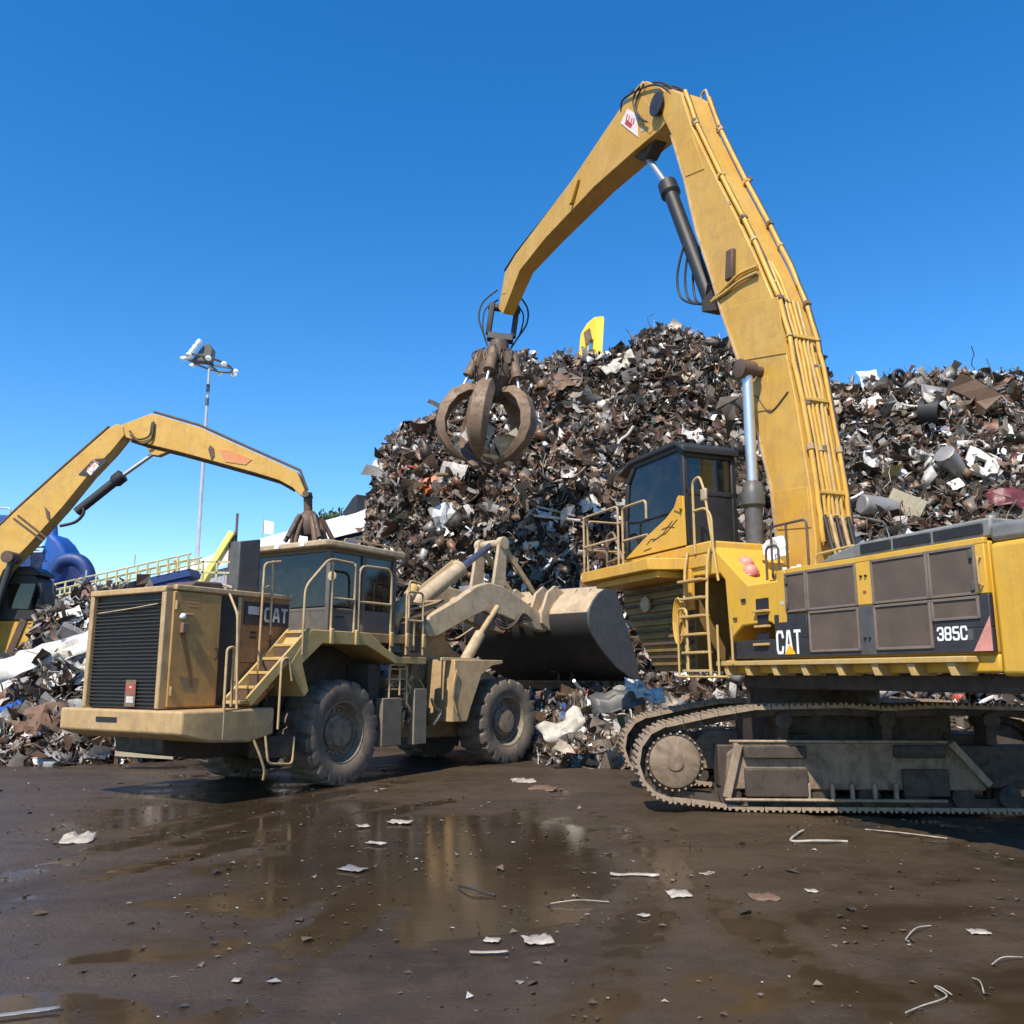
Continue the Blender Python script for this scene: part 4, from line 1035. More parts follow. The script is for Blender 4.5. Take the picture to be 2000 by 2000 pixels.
q = MB(); q.prism([(bb[0] - .35, bb[1] + .25), (bb[0] + .10, bb[1] + .12), (bb[0] + .10, bb[1] - .12), (bb[0] - .45, bb[1] - .30)], -.2, .2); q.build('cylinder_bracket', M_TRACK_D, boom, bevel=.02)
for k in range(4):
    a = sc(1345 + 3 * k, 480, 0); b = sc(1358 + 6 * k, 545, 0); e = sc(1378 + 4 * k, 600, 0)
    hose([(a[0] - .05, .14 - .09 * k, a[1]), (b[0] + .35, .2 - .12 * k, b[1] + .2), (b[0] + .25, .18 - .1 * k, b[1] - .35), (e[0] - .05, .1, e[1] + .05), (e[0] - .4, .2, e[1] + .3)], .026, scyl)

# ---- grapple hanging from the stick
tipf, tipz = EX.side(984, 612, 0)
gx = tipf
GM = Matrix.Translation((gx, 0, tipz)) @ Matrix.Rotation(R(22 - 112.8), 4, 'Z') @ Matrix.Rotation(R(8), 4, 'Y') @ Matrix.Rotation(R(112.8), 4, 'Z') @ Matrix.Translation((0, 0, -tipz))
gz = tipz
g_ = MB()
g_.lathe([(.16, gz - .95), (.30, gz - 1.02), (.34, gz - 1.45), (.48, gz - 1.52), (.52, gz - 1.85), (.60, gz - 1.92), (.62, gz - 2.35), (.45, gz - 2.60), (.40, gz - 2.95), (.05, gz - 3.05)], (0, 0, 0), (0, 0, 1), 20)
grap = g_.build('grapple', M_RUST_D, ex, GM, bevel=.02)
YK = Matrix.Rotation(R(-44.8), 4, 'Z')
y_ = MB()
for s_ in (-.40, .40):
    y_.prism([(-.13, gz + .30), (.13, gz + .30), (.15, gz - .50), (.10, gz - .80), (-.10, gz - .80), (-.15, gz - .50)], s_ - .085, s_ + .085)
y_.cyl((0, -.52, gz + .16), (0, .52, gz + .16), .11, n=16); y_.prism([(-.16, gz - .98), (.16, gz - .98), (.13, gz - .74), (-.13, gz - .74)], -.42, .42)
y_.build('yoke', M_BLACK, grap, YK, bevel=.03, seg=3)
hang = gz - 2.90          # tine hinge height
def tine_mesh():
    t = MB(); rings = []
    # curved claw in (radius, z): out from the hinge, round and in to a point
    cl = [(.42, .14, .20, .22), (.78, .12, .28, .27), (1.14, -.16, .30, .33), (1.38, -.60, .27, .36), (1.45, -1.05, .24, .36), (1.35, -1.48, .21, .34), (1.06, -1.86, .16, .27), (.70, -2.10, .10, .16), (.48, -2.20, .03, .05)]
    C = np.array([(c[0], c[1]) for c in cl]); dd_ = np.gradient(C, axis=0); nn = np.stack([dd_[:, 1], -dd_[:, 0]], -1); nn /= np.linalg.norm(nn, axis=1, keepdims=True)
    for (r_, z_, th, w), n_ in zip(cl, nn):
        rings.append([(r_ + n_[0] * th * a, w * b, z_ + n_[1] * th * a) for a, b in ((-.7, -.55), (-.7, .55), (.35, 1), (.75, .25), (.75, -.25), (.35, -1))])
    t.loft(rings)
    return t
t0 = None
for k in range(5):
    a = R(72 * k - 18.8)
    Mt = Matrix.Translation((0, 0, hang)) @ Matrix.Rotation(a, 4, 'Z')
    if t0 is None:
        t0 = tine_mesh().build('tine', M_RUST, grap, Mt, bevel=.015, smooth=40)
        q = MB(); p, e = Vector((.56, 0, 1.38)), Vector((.95, 0, .18))
        dr = (e - p).normalized(); q.cyl(p, p + dr * .85, .17, n=16); q.lathe([(.19, 0), (.19, .06)], p + dr * .80, dr, 16); cy0 = q.build('tine_cylinder', M_RUST, grap, Mt, smooth=40)
        q = MB(); q.cyl(p + dr * .78, e, .05, n=12); ro0 = q.build('tine_rod', M_CHROME, grap, Mt, smooth=40)
        q = MB(); q.box((.40, -.24, 1.0), (.66, .24, 1.45)); br0 = q.build('tine_bracket', M_RUST_D, grap, Mt, bevel=.015)
    else:
        for src in (t0, cy0, ro0, br0): copy_part(src, grap, Mt)
for sgn in (-1, 1):
    for pts, r_ in (([(-.1, sgn * .3, gz + .75), (.0, sgn * .72, gz + .30), (.0, sgn * .78, gz - .25), (0, sgn * .55, gz - .8), (.1, sgn * .3, gz - 1.3)], .03), ([(.1, sgn * .25, gz + .5), (.1, sgn * .62, gz + .1), (.1, sgn * .6, gz - .6), (0, sgn * .35, gz - 1.2)], .025)):
        hose([tuple(YK @ Vector(p)) for p in pts], r_, grap)
gr_ = random.Random(9)
for k in range(16):
    a = R(22.5 * k + 10); r0_ = .42 + .1 * (k % 3)
    hose([(r0_ * .7 * math.cos(a), r0_ * .7 * math.sin(a), gz - 1.3), (r0_ * 1.35 * math.cos(a + .2), r0_ * 1.35 * math.sin(a + .2), gz - 1.65), (r0_ * 1.3 * math.cos(a + .5), r0_ * 1.3 * math.sin(a + .5), gz - 2.1), (r0_ * 1.1 * math.cos(a + .4), r0_ * 1.1 * math.sin(a + .4), gz - 2.6)], .022 + .008 * (k % 2), grap, mat=M_HOSE if k % 3 else M_RUST)
for k in range(10):
    a = R(36 * k + 5); q = MB(); q.prism([(.30, gz - 1.5), (.66, gz - 1.62), (.70, gz - 2.05), (.36, gz - 2.2)], -.025, .025, Matrix.Rotation(a, 4, 'Z')); q.build('head_plate', M_RUST_D if k % 2 else M_RUST, grap, bevel=.01)
# scrap clenched in the claws
gw = EX.M @ GM
def held(nm, label, ti, size, col, loc, rot):
    o = bpy.data.objects.new(nm, _lib[ti]); COL.objects.link(o); o.color = (*col, 1)
    o.matrix_world = gw @ Matrix.Translation(loc) @ Matrix.Rotation(rot[0], 4, 'X') @ Matrix.Rotation(rot[1], 4, 'Y') @ Matrix.Rotation(rot[2], 4, 'Z') @ Matrix.Scale(size, 4)
    return tag(o, label, 'scrap piece')
held('scrap_sheet', 'pale bent sheet clenched low in the grapple claws', 2, 1.25, (.55, .50, .40), (-.5, -.45, hang - 1.55), (.4, .9, .3))
held('scrap_strip', 'small cream strip sticking out under the grapple', 10, 0.9, (.66, .62, .52), (-.55, -.1, hang - 2.05), (.3, .5, 1.2))
held('scrap_sheet', 'crumpled grey sheet inside the left claws of the grapple', 5, 1.1, (.42, .40, .34), (-.2, .55, hang - 1.4), (1.2, .3, .6))
held('scrap_box', 'dark crushed lump filling the bottom of the grapple', 27, 1.5, (.06, .05, .04), (0, 0, hang - 1.75), (.5, .2, .9))

# ================================================================== THE WHEEL LOADER
_o = on_ground(668, 1535); _a = R(58)
LO = Frame((_o[0] + 1.55 * -math.sin(_a), _o[1] + 1.55 * math.cos(_a)), 58)
lo = thing('wheel_loader', 'dusty tan wheel loader seen from behind with its dark bucket raised', 'wheel loader', LO.M)
HINGE = 2.6
_h = LO.O + HINGE * LO.F
LF = Frame((_h[0], _h[1]), 48)
FM = LO.M.inverted() @ LF.M          # the steered front half
SR = -1.0                             # hood's right side

# ---- wheels
def tyre_mesh(rad=.96, wid=.74):
    n, prof = 144, [(.545, -.33), (.60, -.40), (.74, -.425), (.87, -.42), (.945, -.395), (.96, -.27), (.965, -.13), (.965, 0), (.965, .13), (.96, .27), (.945, .395), (.87, .42), (.74, .425), (.60, .40), (.545, .33)]
    g = np.random.default_rng(3); rings = []
    for k in range(n):
        a = 2 * math.pi * k / n; ring = []
        for j, (r, y) in enumerate(prof):
            rr = r * rad / .965
            if 4 <= j <= 10:
                ph = (k + (4 if j > 7 else 0)) % 8
                if ph in (0, 1) and j not in (7,): rr -= .075
                if j == 7 and (k % 16) < 12: rr -= .012
                rr += g.normal() * .003
            ring.append((rr * math.cos(a), y * wid / .77, rr * math.sin(a)))
        rings.append(ring)
    m = MB(); m.loft(rings + [rings[0]], cap=False, closed=False)
    return m
tyre0 = rim0 = hub0 = lug0 = ring0 = None
def wheel(parent, M, outs):
    """outs: +1 outer face towards local +y, -1 towards -y"""
    global tyre0, rim0, hub0, lug0, ring0
    S = Matrix.Scale(outs, 4, (0, 1, 0))
    if tyre0 is None:
        w_ = tyre_mesh().build('wheel', M_TYRE, parent, M, smooth=50); w_.name = 'wheel'; tyre0 = w_
    else:
        w_ = copy_part(tyre0, parent, M)
    def sub(key, nm, prof, mat, n=48):
        q = MB(); q.lathe([(r, h * outs) for r, h in prof], (0, 0, 0), (0, 1, 0), n); return q.build(nm, mat, w_, smooth=35)
    sub('rim', 'rim', [(.55, -.3), (.56, .28), (.60, .33), (.60, .355), (.545, .36), (.52, .30), (.50, .18), (.30, .15)], M_RIM)
    sub('ring', 'lock_ring', [(.47, .16), (.49, .22), (.455, .235), (.43, .17)], M_RIM)
    sub('hub', 'hub', [(.33, .12), (.335, .21), (.30, .255), (.27, .27), (.25, .32), (.10, .335), (.001, .335)], M_FRAME)
    b0 = None
    for k in range(20):
        a = 2 * math.pi * k / 20; mm = Matrix.Translation((.395 * math.cos(a), .165 * outs, .395 * math.sin(a)))
        if b0 is None:
            q = MB(); q.lathe([(.022, 0), (.022, .035 * outs), (.001, .035 * outs)], (0, 0, 0), (0, 1, 0), 6); b0 = q.build('lug_nut', M_RUST, w_, mm, smooth=0)
        else: copy_part(b0, w_, mm)
    return w_
WR = .96
wheel(lo, Matrix.Translation((0, -1.18, WR - .01)), -1)
wheel(lo, Matrix.Translation((0, 1.18, WR - .01)) @ Matrix.Rotation(.3, 4, 'Y'), 1)
wheel(lo, FM @ Matrix.Translation((2.72, -1.18, WR - .01)) @ Matrix.Rotation(.5, 4, 'Y'), -1)
wheel(lo, FM @ Matrix.Translation((2.72, 1.18, WR - .01)) @ Matrix.Rotation(.2, 4, 'Y'), 1)
q = MB(); q.cyl((0, -.85, WR), (0, .85, WR), .22, n=20); q.lathe([(.2, -.4), (.42, -.25), (.42, .25), (.2, .4)], (0, 0, WR), (0, 1, 0), 20); q.build('axle', M_TRACK_D, lo, smooth=40)
q = MB(); q.cyl((2.72, -.85, WR), (2.72, .85, WR), .22, n=20); q.lathe([(.2, -.4), (.42, -.25), (.42, .25), (.2, .4)], (2.72, 0, WR), (0, 1, 0), 20); q.build('axle', M_TRACK_D, lo, FM, smooth=40)

# ---- rear frame, counterweight bumper
q = MB(); q.prism([(-3.2, .75), (-3.2, 1.40), (2.3, 1.40), (2.5, 1.1), (2.3, .62), (.8, .55), (-.8, .62), (-2.4, .62)], -.62, .62); q.build('rear_frame', M_TRACK_D, lo, bevel=.03)
q = MB()
rings = []
for (f_, z0, hw) in ((-3.62, 1.10, 1.58), (-3.40, 1.03, 1.62), (-3.10, .96, 1.64), (-2.30, .92, 1.62), (-1.75, 1.02, 1.58)):
    rings.append([(f_, -hw, z0), (f_, hw, z0), (f_, hw, 1.455), (f_, -hw, 1.455)])
q.loft(rings); bumper = q.build('counterweight', M_CREAM, lo, bevel=.04, seg=3)
bumper.data.materials[0] = worn_paint('bumper_paint', (.42, .272, .115), (.46, .325, .17), (.21, .14, .08), dirt_amt=.55, rust_amt=.4, rough=.55)
q = MB(); q.box((-3.63, .0, 1.25), (-3.60, .55, 1.33)); q.build('hitch_slot', M_BLACK, bumper, smooth=0)
q = MB(); q.box((-1.9, -1.56, .62), (-1.25, -1.15, .98)); q.box((-1.86, -1.60, .40), (-1.30, -1.20, .46)); q.build('battery_box', M_TRACK_D, lo, bevel=.02)
for pts in (((-1.95, -1.6, 1.0), (-1.9, -1.64, .55), (-1.35, -1.64, .50), (-1.3, -1.6, .95)), ((-2.2, -1.6, .95), (-2.1, -1.66, .70), (-1.98, -1.66, .45), (-1.95, -1.6, .30))):
    rail('step_loop', [pts], M_RAIL, .022, lo)

# ---- engine hood
hz = 3.40
q = MB()
q.prism([(-3.50, 1.46), (-3.50, hz - .06), (-2.9, hz), (-.95, hz + .02), (-.95, 2.0), (-1.6, 1.46)], SR, 1.0)
hood = q.build('engine_hood', M_TAN_HOOD, lo, bevel=.04, seg=3)
# radiator: frame, dark back, slats
rf = -3.52
q = MB(); q.box((rf - .012, -.90, 1.48), (rf + .02, .90, hz - .10)); rad = q.build('radiator_grille', M_BLACK, hood, smooth=0)
for k in range(30):
    z_ = 1.54 + k * .0585
    if z_ > hz - .18: break
    q = MB(); q.prism([(rf - .045, z_), (rf - .012, z_ + .03), (rf - .008, z_ + .022), (rf - .04, z_ - .006)], -.90, .90); q.build('grille_slat', M_BLACK, rad, smooth=0)
for s0, s1, z0, z1, nm in ((-1.0, -.90, 1.47, hz - .03, 'grille_post'), (.90, 1.0, 1.47, hz - .03, 'grille_post'), (-1.0, 1.0, hz - .10, hz + .0, 'grille_header')):
    q = MB(); q.box((rf - .10 if nm == 'grille_post' else rf - .11, s0, z0), (rf + .05, s1, z1)); q.build(nm, bumper.data.materials[0], hood, bevel=.02)
q = MB(); q.prism([(rf - .06, 1.50), (rf - .05, 1.50), (rf - .05, 1.92), (rf - .06, 1.92)], -.10, -.36); p_ = q.build('warning_sign', M_RUST, hood, smooth=0)
for z0, z1, s0, s1, mt in ((1.56, 1.66, -.32, -.14, M_WHITE_D), (1.70, 1.72, -.34, -.12, M_RED), (1.75, 1.86, -.20, -.13, M_RED), (1.75, 1.86, -.33, -.26, M_RED), (1.79, 1.82, -.27, -.19, M_WHITE_D)):
    q = MB(); q.box((rf - .064, s0, z0), (rf - .061, s1, z1)); q.build('sign_mark', mt, p_, smooth=0)
q = MB(); q.tube([(rf - .07, -.78, 3.12), (rf - .075, 0, 3.06), (rf - .07, .78, 3.02)], .010, 5); q.build('grille_wire', M_CREAM, hood)
# right side: door panel, dark recess, side panel with decal
q = MB(); q.box((-3.48, SR - .035, 1.50), (-2.54, SR + .02, hz - .08)); door = q.build('side_door', worn_paint('door_paint', (.40, .215, .06), (.44, .265, .095), (.22, .13, .06), rust=(.2, .07, .02), dirt_amt=.45, rust_amt=.4, rough=.4), hood, bevel=.015)
q = MB(); q.lathe([(.025, 0), (.045, .01), (.05, .06), (.03, .085), (.001, .09)], (-3.32, SR - .03, 2.92), (-.1, -1, .1), 16); lamp_ = q.build('rear_lamp', M_WHITE, door, smooth=50)
q = MB(); q.box((-3.34, SR - .12, 2.66), (-3.22, SR - .036, 2.82)); q.build('tail_lamp', M_RUST, door, bevel=.008)
q = MB(); q.box((-3.28, SR - .06, 2.95), (-3.10, SR - .036, 2.975)); q.build('lamp_bracket', M_CREAM, door, bevel=.005)
for k in range(3):
    q = MB(); q.box((-3.27 + .03 * k, SR - .0375, 3.20 - .055 * k), (-3.0 + .02 * k, SR - .0345, 3.232 - .055 * k)); q.build('faded_lettering', worn_paint('faded_print%d' % k, (.42, .15, .07), (.50, .27, .12), (.46, .27, .09), dirt_amt=.6), door, smooth=0)
q = MB(); q.box((-2.53, SR - .012, 1.50), (-2.18, SR + .02, hz - .08)); q.build('air_intake', M_BLACK, hood, smooth=0)
q = MB(); q.box((-2.17, SR - .03, 1.50), (-2.10, SR + .02, hz - .08)); q.build('hood_post', M_RAIL, hood, bevel=.012)
q = MB(); q.box((-2.02, SR - .022, 2.86), (-.99, SR + .01, 3.26)); dec = q.build('decal_panel', M_DARK, hood, smooth=0)
block_letters('CAT', .26, .13, M_WHITE_D, dec, plate_matrix(-1.58, SR - .023, 2.92, -1))
q = MB(); q.box((-1.95, SR - .026, 3.04), (-1.70, SR - .022, 3.18)); q.build('worn_mark', M_WHITE_D, dec, smooth=0)
for z_ in (2.62, 2.70):
    q = MB(); q.box((-1.86, SR - .012, z_), (-1.73, SR + .01, z_ + .045)); q.build('vent_slot', M_BLACK, hood, smooth=0)
q = MB(); q.box((-3.45, SR - .05, hz - .055), (-.95, SR + .06, hz + .03)); q.build('hood_rim', M_RAIL, hood, bevel=.015)
q = MB(); q.prism([(-3.1, hz), (-2.3, hz), (-2.4, hz + .16), (-2.95, hz + .14)], -.85, -.1); q.build('hood_cover', M_RUST_D, hood, bevel=.03)
for k in range(7):
    c = Vector((-2.6 + .12 * k, -.7 + .05 * (k % 3), hz + .05)); q = MB(); q.tube([c + Vector(p) for p in ((-.1, 0, .0), (-.03, .06, .10), (.06, -.03, .06), (.14, .05, .02))], .022, 5); q.build('rag', M_CREAM if k % 2 else M_WHITE_D, hood)
q = MB(); q.prism([(-1.98, hz), (-1.50, hz), (-1.50, 4.44), (-1.98, 4.34)], -.75, -.5); q.build('exhaust_stack', M_GREY, hood, bevel=.02)
# tall thin handles beside the stair
rail('stair_rail', [[(-2.86, -1.62, 1.0), (-2.86, -1.62, 2.42), (-2.72, -1.62, 2.45), (-2.66, -1.55, 1.5)]], M_RAIL, .024, lo)
rail('stair_rail', [[(-2.50, -1.50, 1.46), (-2.46, -1.35, 3.0), (-2.44, -1.1, 3.35)]], M_RAIL, .022, lo)

# ---- stair up to the cab deck
sa, sb_ = Vector((-2.36, 0, 1.56)), Vector((-1.02, 0, 2.76))
stair_b = MB()
for s_ in (-1.10, -1.60): stair_b.beam((sa.x, s_, sa.z), (sb_.x, s_, sb_.z), .05, .17)
stair = stair_b.build('stair', M_RAIL_Y, lo, bevel=.01)
for k in range(6):
    t = k / 5.0; p = sa.lerp(sb_, t)
    q = MB(); q.box((p.x - .12, -1.58, p.z - .03), (p.x + .20, -1.12, p.z + .02)); q.build('stair_tread', M_RAIL_Y, stair, bevel=.008)
    if k < 5:
        q = MB(); q.box((p.x + .16, -1.57, p.z + .03), (p.x + .19, -1.13, p.z + .20)); q.build('stair_riser', M_RUST_D, stair, smooth=0)
rail('stair_rail', [[(-1.72, -1.64, 1.10), (-1.70, -1.64, 2.25), (-1.55, -1.64, 2.30), (-1.45, -1.64, 1.9)]], M_RAIL, .022, lo)
rail('stair_rail', [[(-1.22, -1.62, 2.35), (-1.20, -1.62, 3.55), (-.62, -1.62, 4.12), (.05, -1.60, 4.10)]], M_RAIL, .024, lo, rr=.15)
rail('stair_rail', [[(-1.75, -1.12, 2.1), (-1.72, -1.12, 3.95), (-1.35, -1.12, 4.02)], [(-1.5, -1.1, 2.7), (-1.5, -1.1, 4.02)], [(-1.75, -1.12, 3.5), (-1.6, -1.12, 3.55)]], M_RAIL, .022, lo)

# ---- deck and rear fender
q = MB()
q.prism([(-1.05, 2.62), (-1.05, 2.80), (1.95, 2.80), (1.95, 2.62)], -1.60, 1.60)
deck = q.build('deck', M_TAN, lo, bevel=.015)
q = MB()
q.prism([(-1.02, 2.80), (.55, 2.80), (1.02, 2.52), (1.45, 2.36), (2.35, 2.36), (2.35, 2.22), (1.35, 2.22), (.48, 2.56), (-.72, 2.56), (-1.20, 2.20), (-1.02, 1.72), (-1.12, 1.62), (-1.52, 2.15)], -1.63, -.72)
q.build('rear_fender', M_RAIL_Y, lo, bevel=.012)
q = MB(); q.prism([(-1.02, 2.80), (.55, 2.80), (1.02, 2.52), (1.45, 2.36), (2.35, 2.36), (2.35, 2.22), (1.35, 2.22), (.48, 2.56), (-.72, 2.56), (-1.20, 2.20), (-1.02, 1.72), (-1.12, 1.62), (-1.52, 2.15)], .72, 1.63); q.build('rear_fender', M_TAN, lo, bevel=.012)
q = MB(); q.box((-1.2, -.70, 1.4), (1.9, .70, 2.60)); q.build('engine_bay', M_TRACK_D, lo, bevel=.02)
q = MB(); q.box((.9, -1.35, 1.0), (1.25, -.72, 2.22)); q.box((1.3, -1.45, 1.02), (2.0, -.75, 1.75)); q.build('hydraulic_tank', M_TRACK_D, lo, bevel=.04)
q = MB(); q.box((1.02, -1.60, .62), (1.62, -1.40, 1.55)); q.build('step_box', worn_paint('step_paint', (.17, .13, .09), (.21, .16, .11), (.1, .07, .05)), lo, bevel=.02)
q = MB(); q.box((2.02, -1.60, .60), (2.44, -1.44, 1.72)); q.build('mud_flap', worn_paint('flap_paint', (.20, .155, .105), (.25, .2, .14), (.1, .07, .05)), lo, bevel=.015)
for k in range(4):
    q = MB(); q.box((1.25, -1.58, 1.50 + .20 * k), (1.80, -1.46, 1.53 + .20 * k)); q.build('ladder_step', M_RAIL, lo, bevel=.008)
rail('ladder_rail', [[(1.25, -1.56, 1.4), (1.25, -1.56, 2.2), (1.80, -1.56, 2.2), (1.80, -1.56, 1.4)], [(1.55, -1.58, 1.6), (1.55, -1.58, 2.1)]], M_RAIL, .024, lo)

# ---- cab
f0, f1, s0, s1, z0, z1 = .02, 1.95, -1.02, 1.02, 2.80, 4.42
cb = MB()
for (f_, s_) in ((f0, s0), (f0, s1), (f1, s0), (f1, s1), (.98, s0), (.98, s1)):
    cb.beam((f_, s_, z0), (f_, s_, z1), .10)
for s_ in (s0, s1):
    cb.beam((f0, s_, z1), (f1, s_, z1), .10); cb.beam((f0, s_, z0 + .45), (f1, s_, z0 + .45), .07)
    cb.box((f0, s_ - .03, z0), (f1, s_ + .03, z0 + .44))
for f_ in (f0, f1):
    cb.beam((f_, s0, z1), (f_, s1, z1), .10); cb.beam((f_, s0, z0 + .45), (f_, s1, z0 + .45), .07)
    cb.box((f_ - .03, s0, z0), (f_ + .03, s1, z0 + .44))
lcab = cb.build('cab', worn_paint('cab_grey', (.075, .07, .062), (.11, .1, .088), (.16, .12, .085), dirt_amt=.6), lo, bevel=.015)
for (a, b) in ((f0 + .05, .93), (1.03, f1 - .05)):
    for s_, nm in ((s0, 'side_window'), (s1, 'side_window')):
        q = MB(); q.box((a, s_ - .008, z0 + .50), (b, s_ + .008, z1 - .05)); q.build(nm, M_GLASS, lcab, smooth=0)
q = MB(); q.box((f0 - .008, s0 + .06, z0 + .50), (f0 + .008, s1 - .06, z1 - .05)); q.build('rear_window', M_GLASS, lcab, smooth=0)
q = MB(); q.box((f1 - .008, s0 + .06, z0 + .50), (f1 + .008, s1 - .06, z1 - .05)); q.build('windscreen', M_GLASS, lcab, smooth=0)
q = MB(); q.box((.55, -.28, z0 + .02), (1.1, .28, z0 + .5)); q.box((.48, -.28, z0 + .45), (.65, .28, z0 + 1.2)); q.build('seat', M_SEAT, lcab, bevel=.05)
q = MB(); q.box((1.45, -.3, z0 + .02), (1.7, .3, z0 + .85)); q.build('console', M_SEAT, lcab, bevel=.04)
q = MB()
q.prismz([(f0 - .30, s0 - .14), (f0 - .12, s0 - .22), (f1 + .15, s0 - .20), (f1 + .30, s0 + .10), (f1 + .30, s1 - .10), (f1 + .15, s1 + .20), (f0 - .12, s1 + .22), (f0 - .30, s1 + .14)], z1 + .03, z1 + .15)
lroof = q.build('cab_roof', M_CREAM, lcab, bevel=.03, seg=3)
for p in ((f0 - .30, -.6), (f0 - .30, .1), (f0 - .30, .7)):
    q = MB(); q.box((p[0] - .06, p[1] - .06, z1 + .04), (p[0] + .02, p[1] + .06, z1 + .11)); q.build('roof_lamp', M_WHITE, lroof, bevel=.01)
q = MB(); q.tube(rounded([(f0 + .4, s0, z1 + .15), (f0 + .4, s0, z1 + .26), (f1, s0, z1 + .26), (f1, s0, z1 + .15)], .06), .015, 6); q.build('roof_rail', M_RAIL, lroof)
q = MB(); q.box((.15, s0 - .05, z0 + .30), (.42, s0 - .03, z0 + .34)); q.build('door_handle', M_BLACK, lcab, bevel=.008)
q = MB(); q.lathe([(.02, 0), (.09, .01), (.09, .04), (.001, .05)], (-.15, s0 - .25, 3.86), (-1, -.3, 0), 14); q.build('mirror', M_CREAM, lcab, smooth=40)
# deck rails
rail('deck_rail', [[(-.50, -1.60, 2.62), (-.50, -1.60, 4.08)], [(-.50, -1.60, 3.40), (.10, -1.60, 3.40)], [(.12, -1.60, 2.62), (.12, -1.60, 4.10)]], M_RAIL, .025, lo)
rail('deck_rail', [[(.24, -1.60, 2.62), (.24, -1.60, 4.08), (1.20, -1.60, 4.10), (1.20, -1.60, 2.45)], [(.24, -1.60, 3.38), (1.20, -1.60, 3.38)]], M_RAIL, .026, lo, rr=.2)
rail('deck_rail', [[(1.70, -1.60, 2.4), (1.70, -1.60, 3.70), (2.25, -1.60, 3.70), (2.25, -1.60, 2.4)], [(1.70, -1.60, 3.1), (2.25, -1.60, 3.1)], [(1.95, -1.60, 3.1), (1.95, -1.60, 2.5)], [(1.9, -1.50, 2.6), (1.9, -1.5, 3.95), (2.3, -1.50, 3.9)]], M_RAIL, .026, lo, rr=.12)
for f_ in (-.50, .18, 1.20, 1.70, 2.25):
    q = MB(); q.box((f_ - .05, -1.66, 2.55), (f_ + .05, -1.605, 2.84)); q.build('rail_socket', M_RAIL_Y, lo, bevel=.02)

# ================= steered front half
def fpart(mb, nm, mat, parent=lo, **kw):
    return mb.build(nm, mat, parent, FM, **kw)
q = MB(); q.prism([(-.1, .7), (-.1, 1.9), (.5, 2.35), (.75, 3.15), (1.25, 3.35), (1.9, 2.6), (3.5, 1.9), (3.6, 1.0), (3.0, .6), (.8, .6)], -.50, .50); fpart(q, 'front_frame', M_TAN, bevel=.03)
for s_, e_ in ((-1.62, -.75), (.75, 1.62)):
    q = MB(); q.prism([(.86, 1.00), (1.30, 1.00), (1.42, 1.30), (1.75, 2.0), (2.1, 2.20), (2.45, 2.25), (2.45, 2.33), (.90, 2.33)], s_, e_); fpart(q, 'front_fender', bumper.data.materials[0], bevel=.02)
    q = MB(); q.box((.60, s_ + .1, 2.30), (1.70, s_ + .22, 2.37)); fpart(q, 'fender_bar', M_RAIL, bevel=.01)
rail('grab_rail', [[tuple(FM @ Vector(p)) for p in ((.95, -1.66, 1.2), (.78, -1.66, 1.6), (.92, -1.66, 2.1))]], M_RAIL, .02, lo)
q = MB(); q.cyl(FM @ Vector((-.0, 0, .75)), FM @ Vector((0, 0, 2.1)), .20, n=20); q.build('hinge_pin', M_TRACK_D, lo, smooth=40)
# lift arms
arm = [(.70, 3.05), (.85, 3.30), (1.65, 3.68), (2.35, 4.08), (2.75, 4.20), (3.25, 4.15), (3.80, 3.95), (4.55, 3.62), (5.05, 3.42), (5.12, 3.22), (4.9, 3.08), (4.2, 3.20), (3.3, 3.42), (2.6, 3.50), (1.9, 3.22), (1.1, 2.86), (.82, 2.84)]
for s_ in (-.86, .62):
    q = MB(); q.prism(arm, s_, s_ + .24); fpart(q, 'lift_arm', M_CREAM, bevel=.025)
q = MB(); q.cyl((3.05, -.8, 3.78), (3.05, .8, 3.78), .17, n=20); fpart(q, 'cross_tube', M_CREAM, smooth=40)
for s_ in (-.98, .98):
    q = MB(); q.cyl((1.55, s_, 1.95), (2.35, s_, 2.95), .13, n=18); lc = fpart(q, 'lift_cylinder', M_CREAM, smooth=40)
    q = MB(); q.cyl((2.35, s_, 2.95), (2.95, s_, 3.62), .07, n=14); q.build('cylinder_rod', M_RAIL, lc, smooth=40)
# bell crank, tilt cylinder, links
q = MB()
crank = [(3.30, 3.55), (3.62, 3.55), (3.92, 4.3), (3.98, 5.25), (3.92, 5.46), (3.76, 5.46), (3.68, 5.30), (3.50, 4.4)]
for s_ in (-.36, .42):
    q = MB(); q.prism(crank, s_, s_ + .10); bc = fpart(q, 'bell_crank', M_CREAM, bevel=.02)
    q = MB(); q.lathe([(.16, -.09), (.17, -.08), (.17, .08), (.16, .09)], (3.84, s_ + .05, 5.33), (0, 1, 0), 18); q.build('crank_eye', M_CREAM, bc, smooth=40)
q = MB(); q.cyl((3.84, -.30, 5.33), (3.84, .46, 5.33), .115, n=18); fpart(q, 'crank_pin', M_CREAM, smooth=40)
ta, tb, tc = Vector((1.10, .05, 3.55)), Vector((2.62, .05, 4.58)), Vector((3.84, .05, 5.33))
q = MB(); q.cyl(ta, tb, .19, n=22); q.lathe([(.19, -.06), (.225, -.03), (.225, .05), (.15, .07)], tb, (tb - ta), 22); tcyl = fpart(q, 'tilt_cylinder', M_CREAM, smooth=40)
q = MB(); q.cyl(tb, tc, .085, n=16); q.build('cylinder_rod', plain('dull_rod', (.17, .17, .22), .35, .8), tcyl, smooth=40)
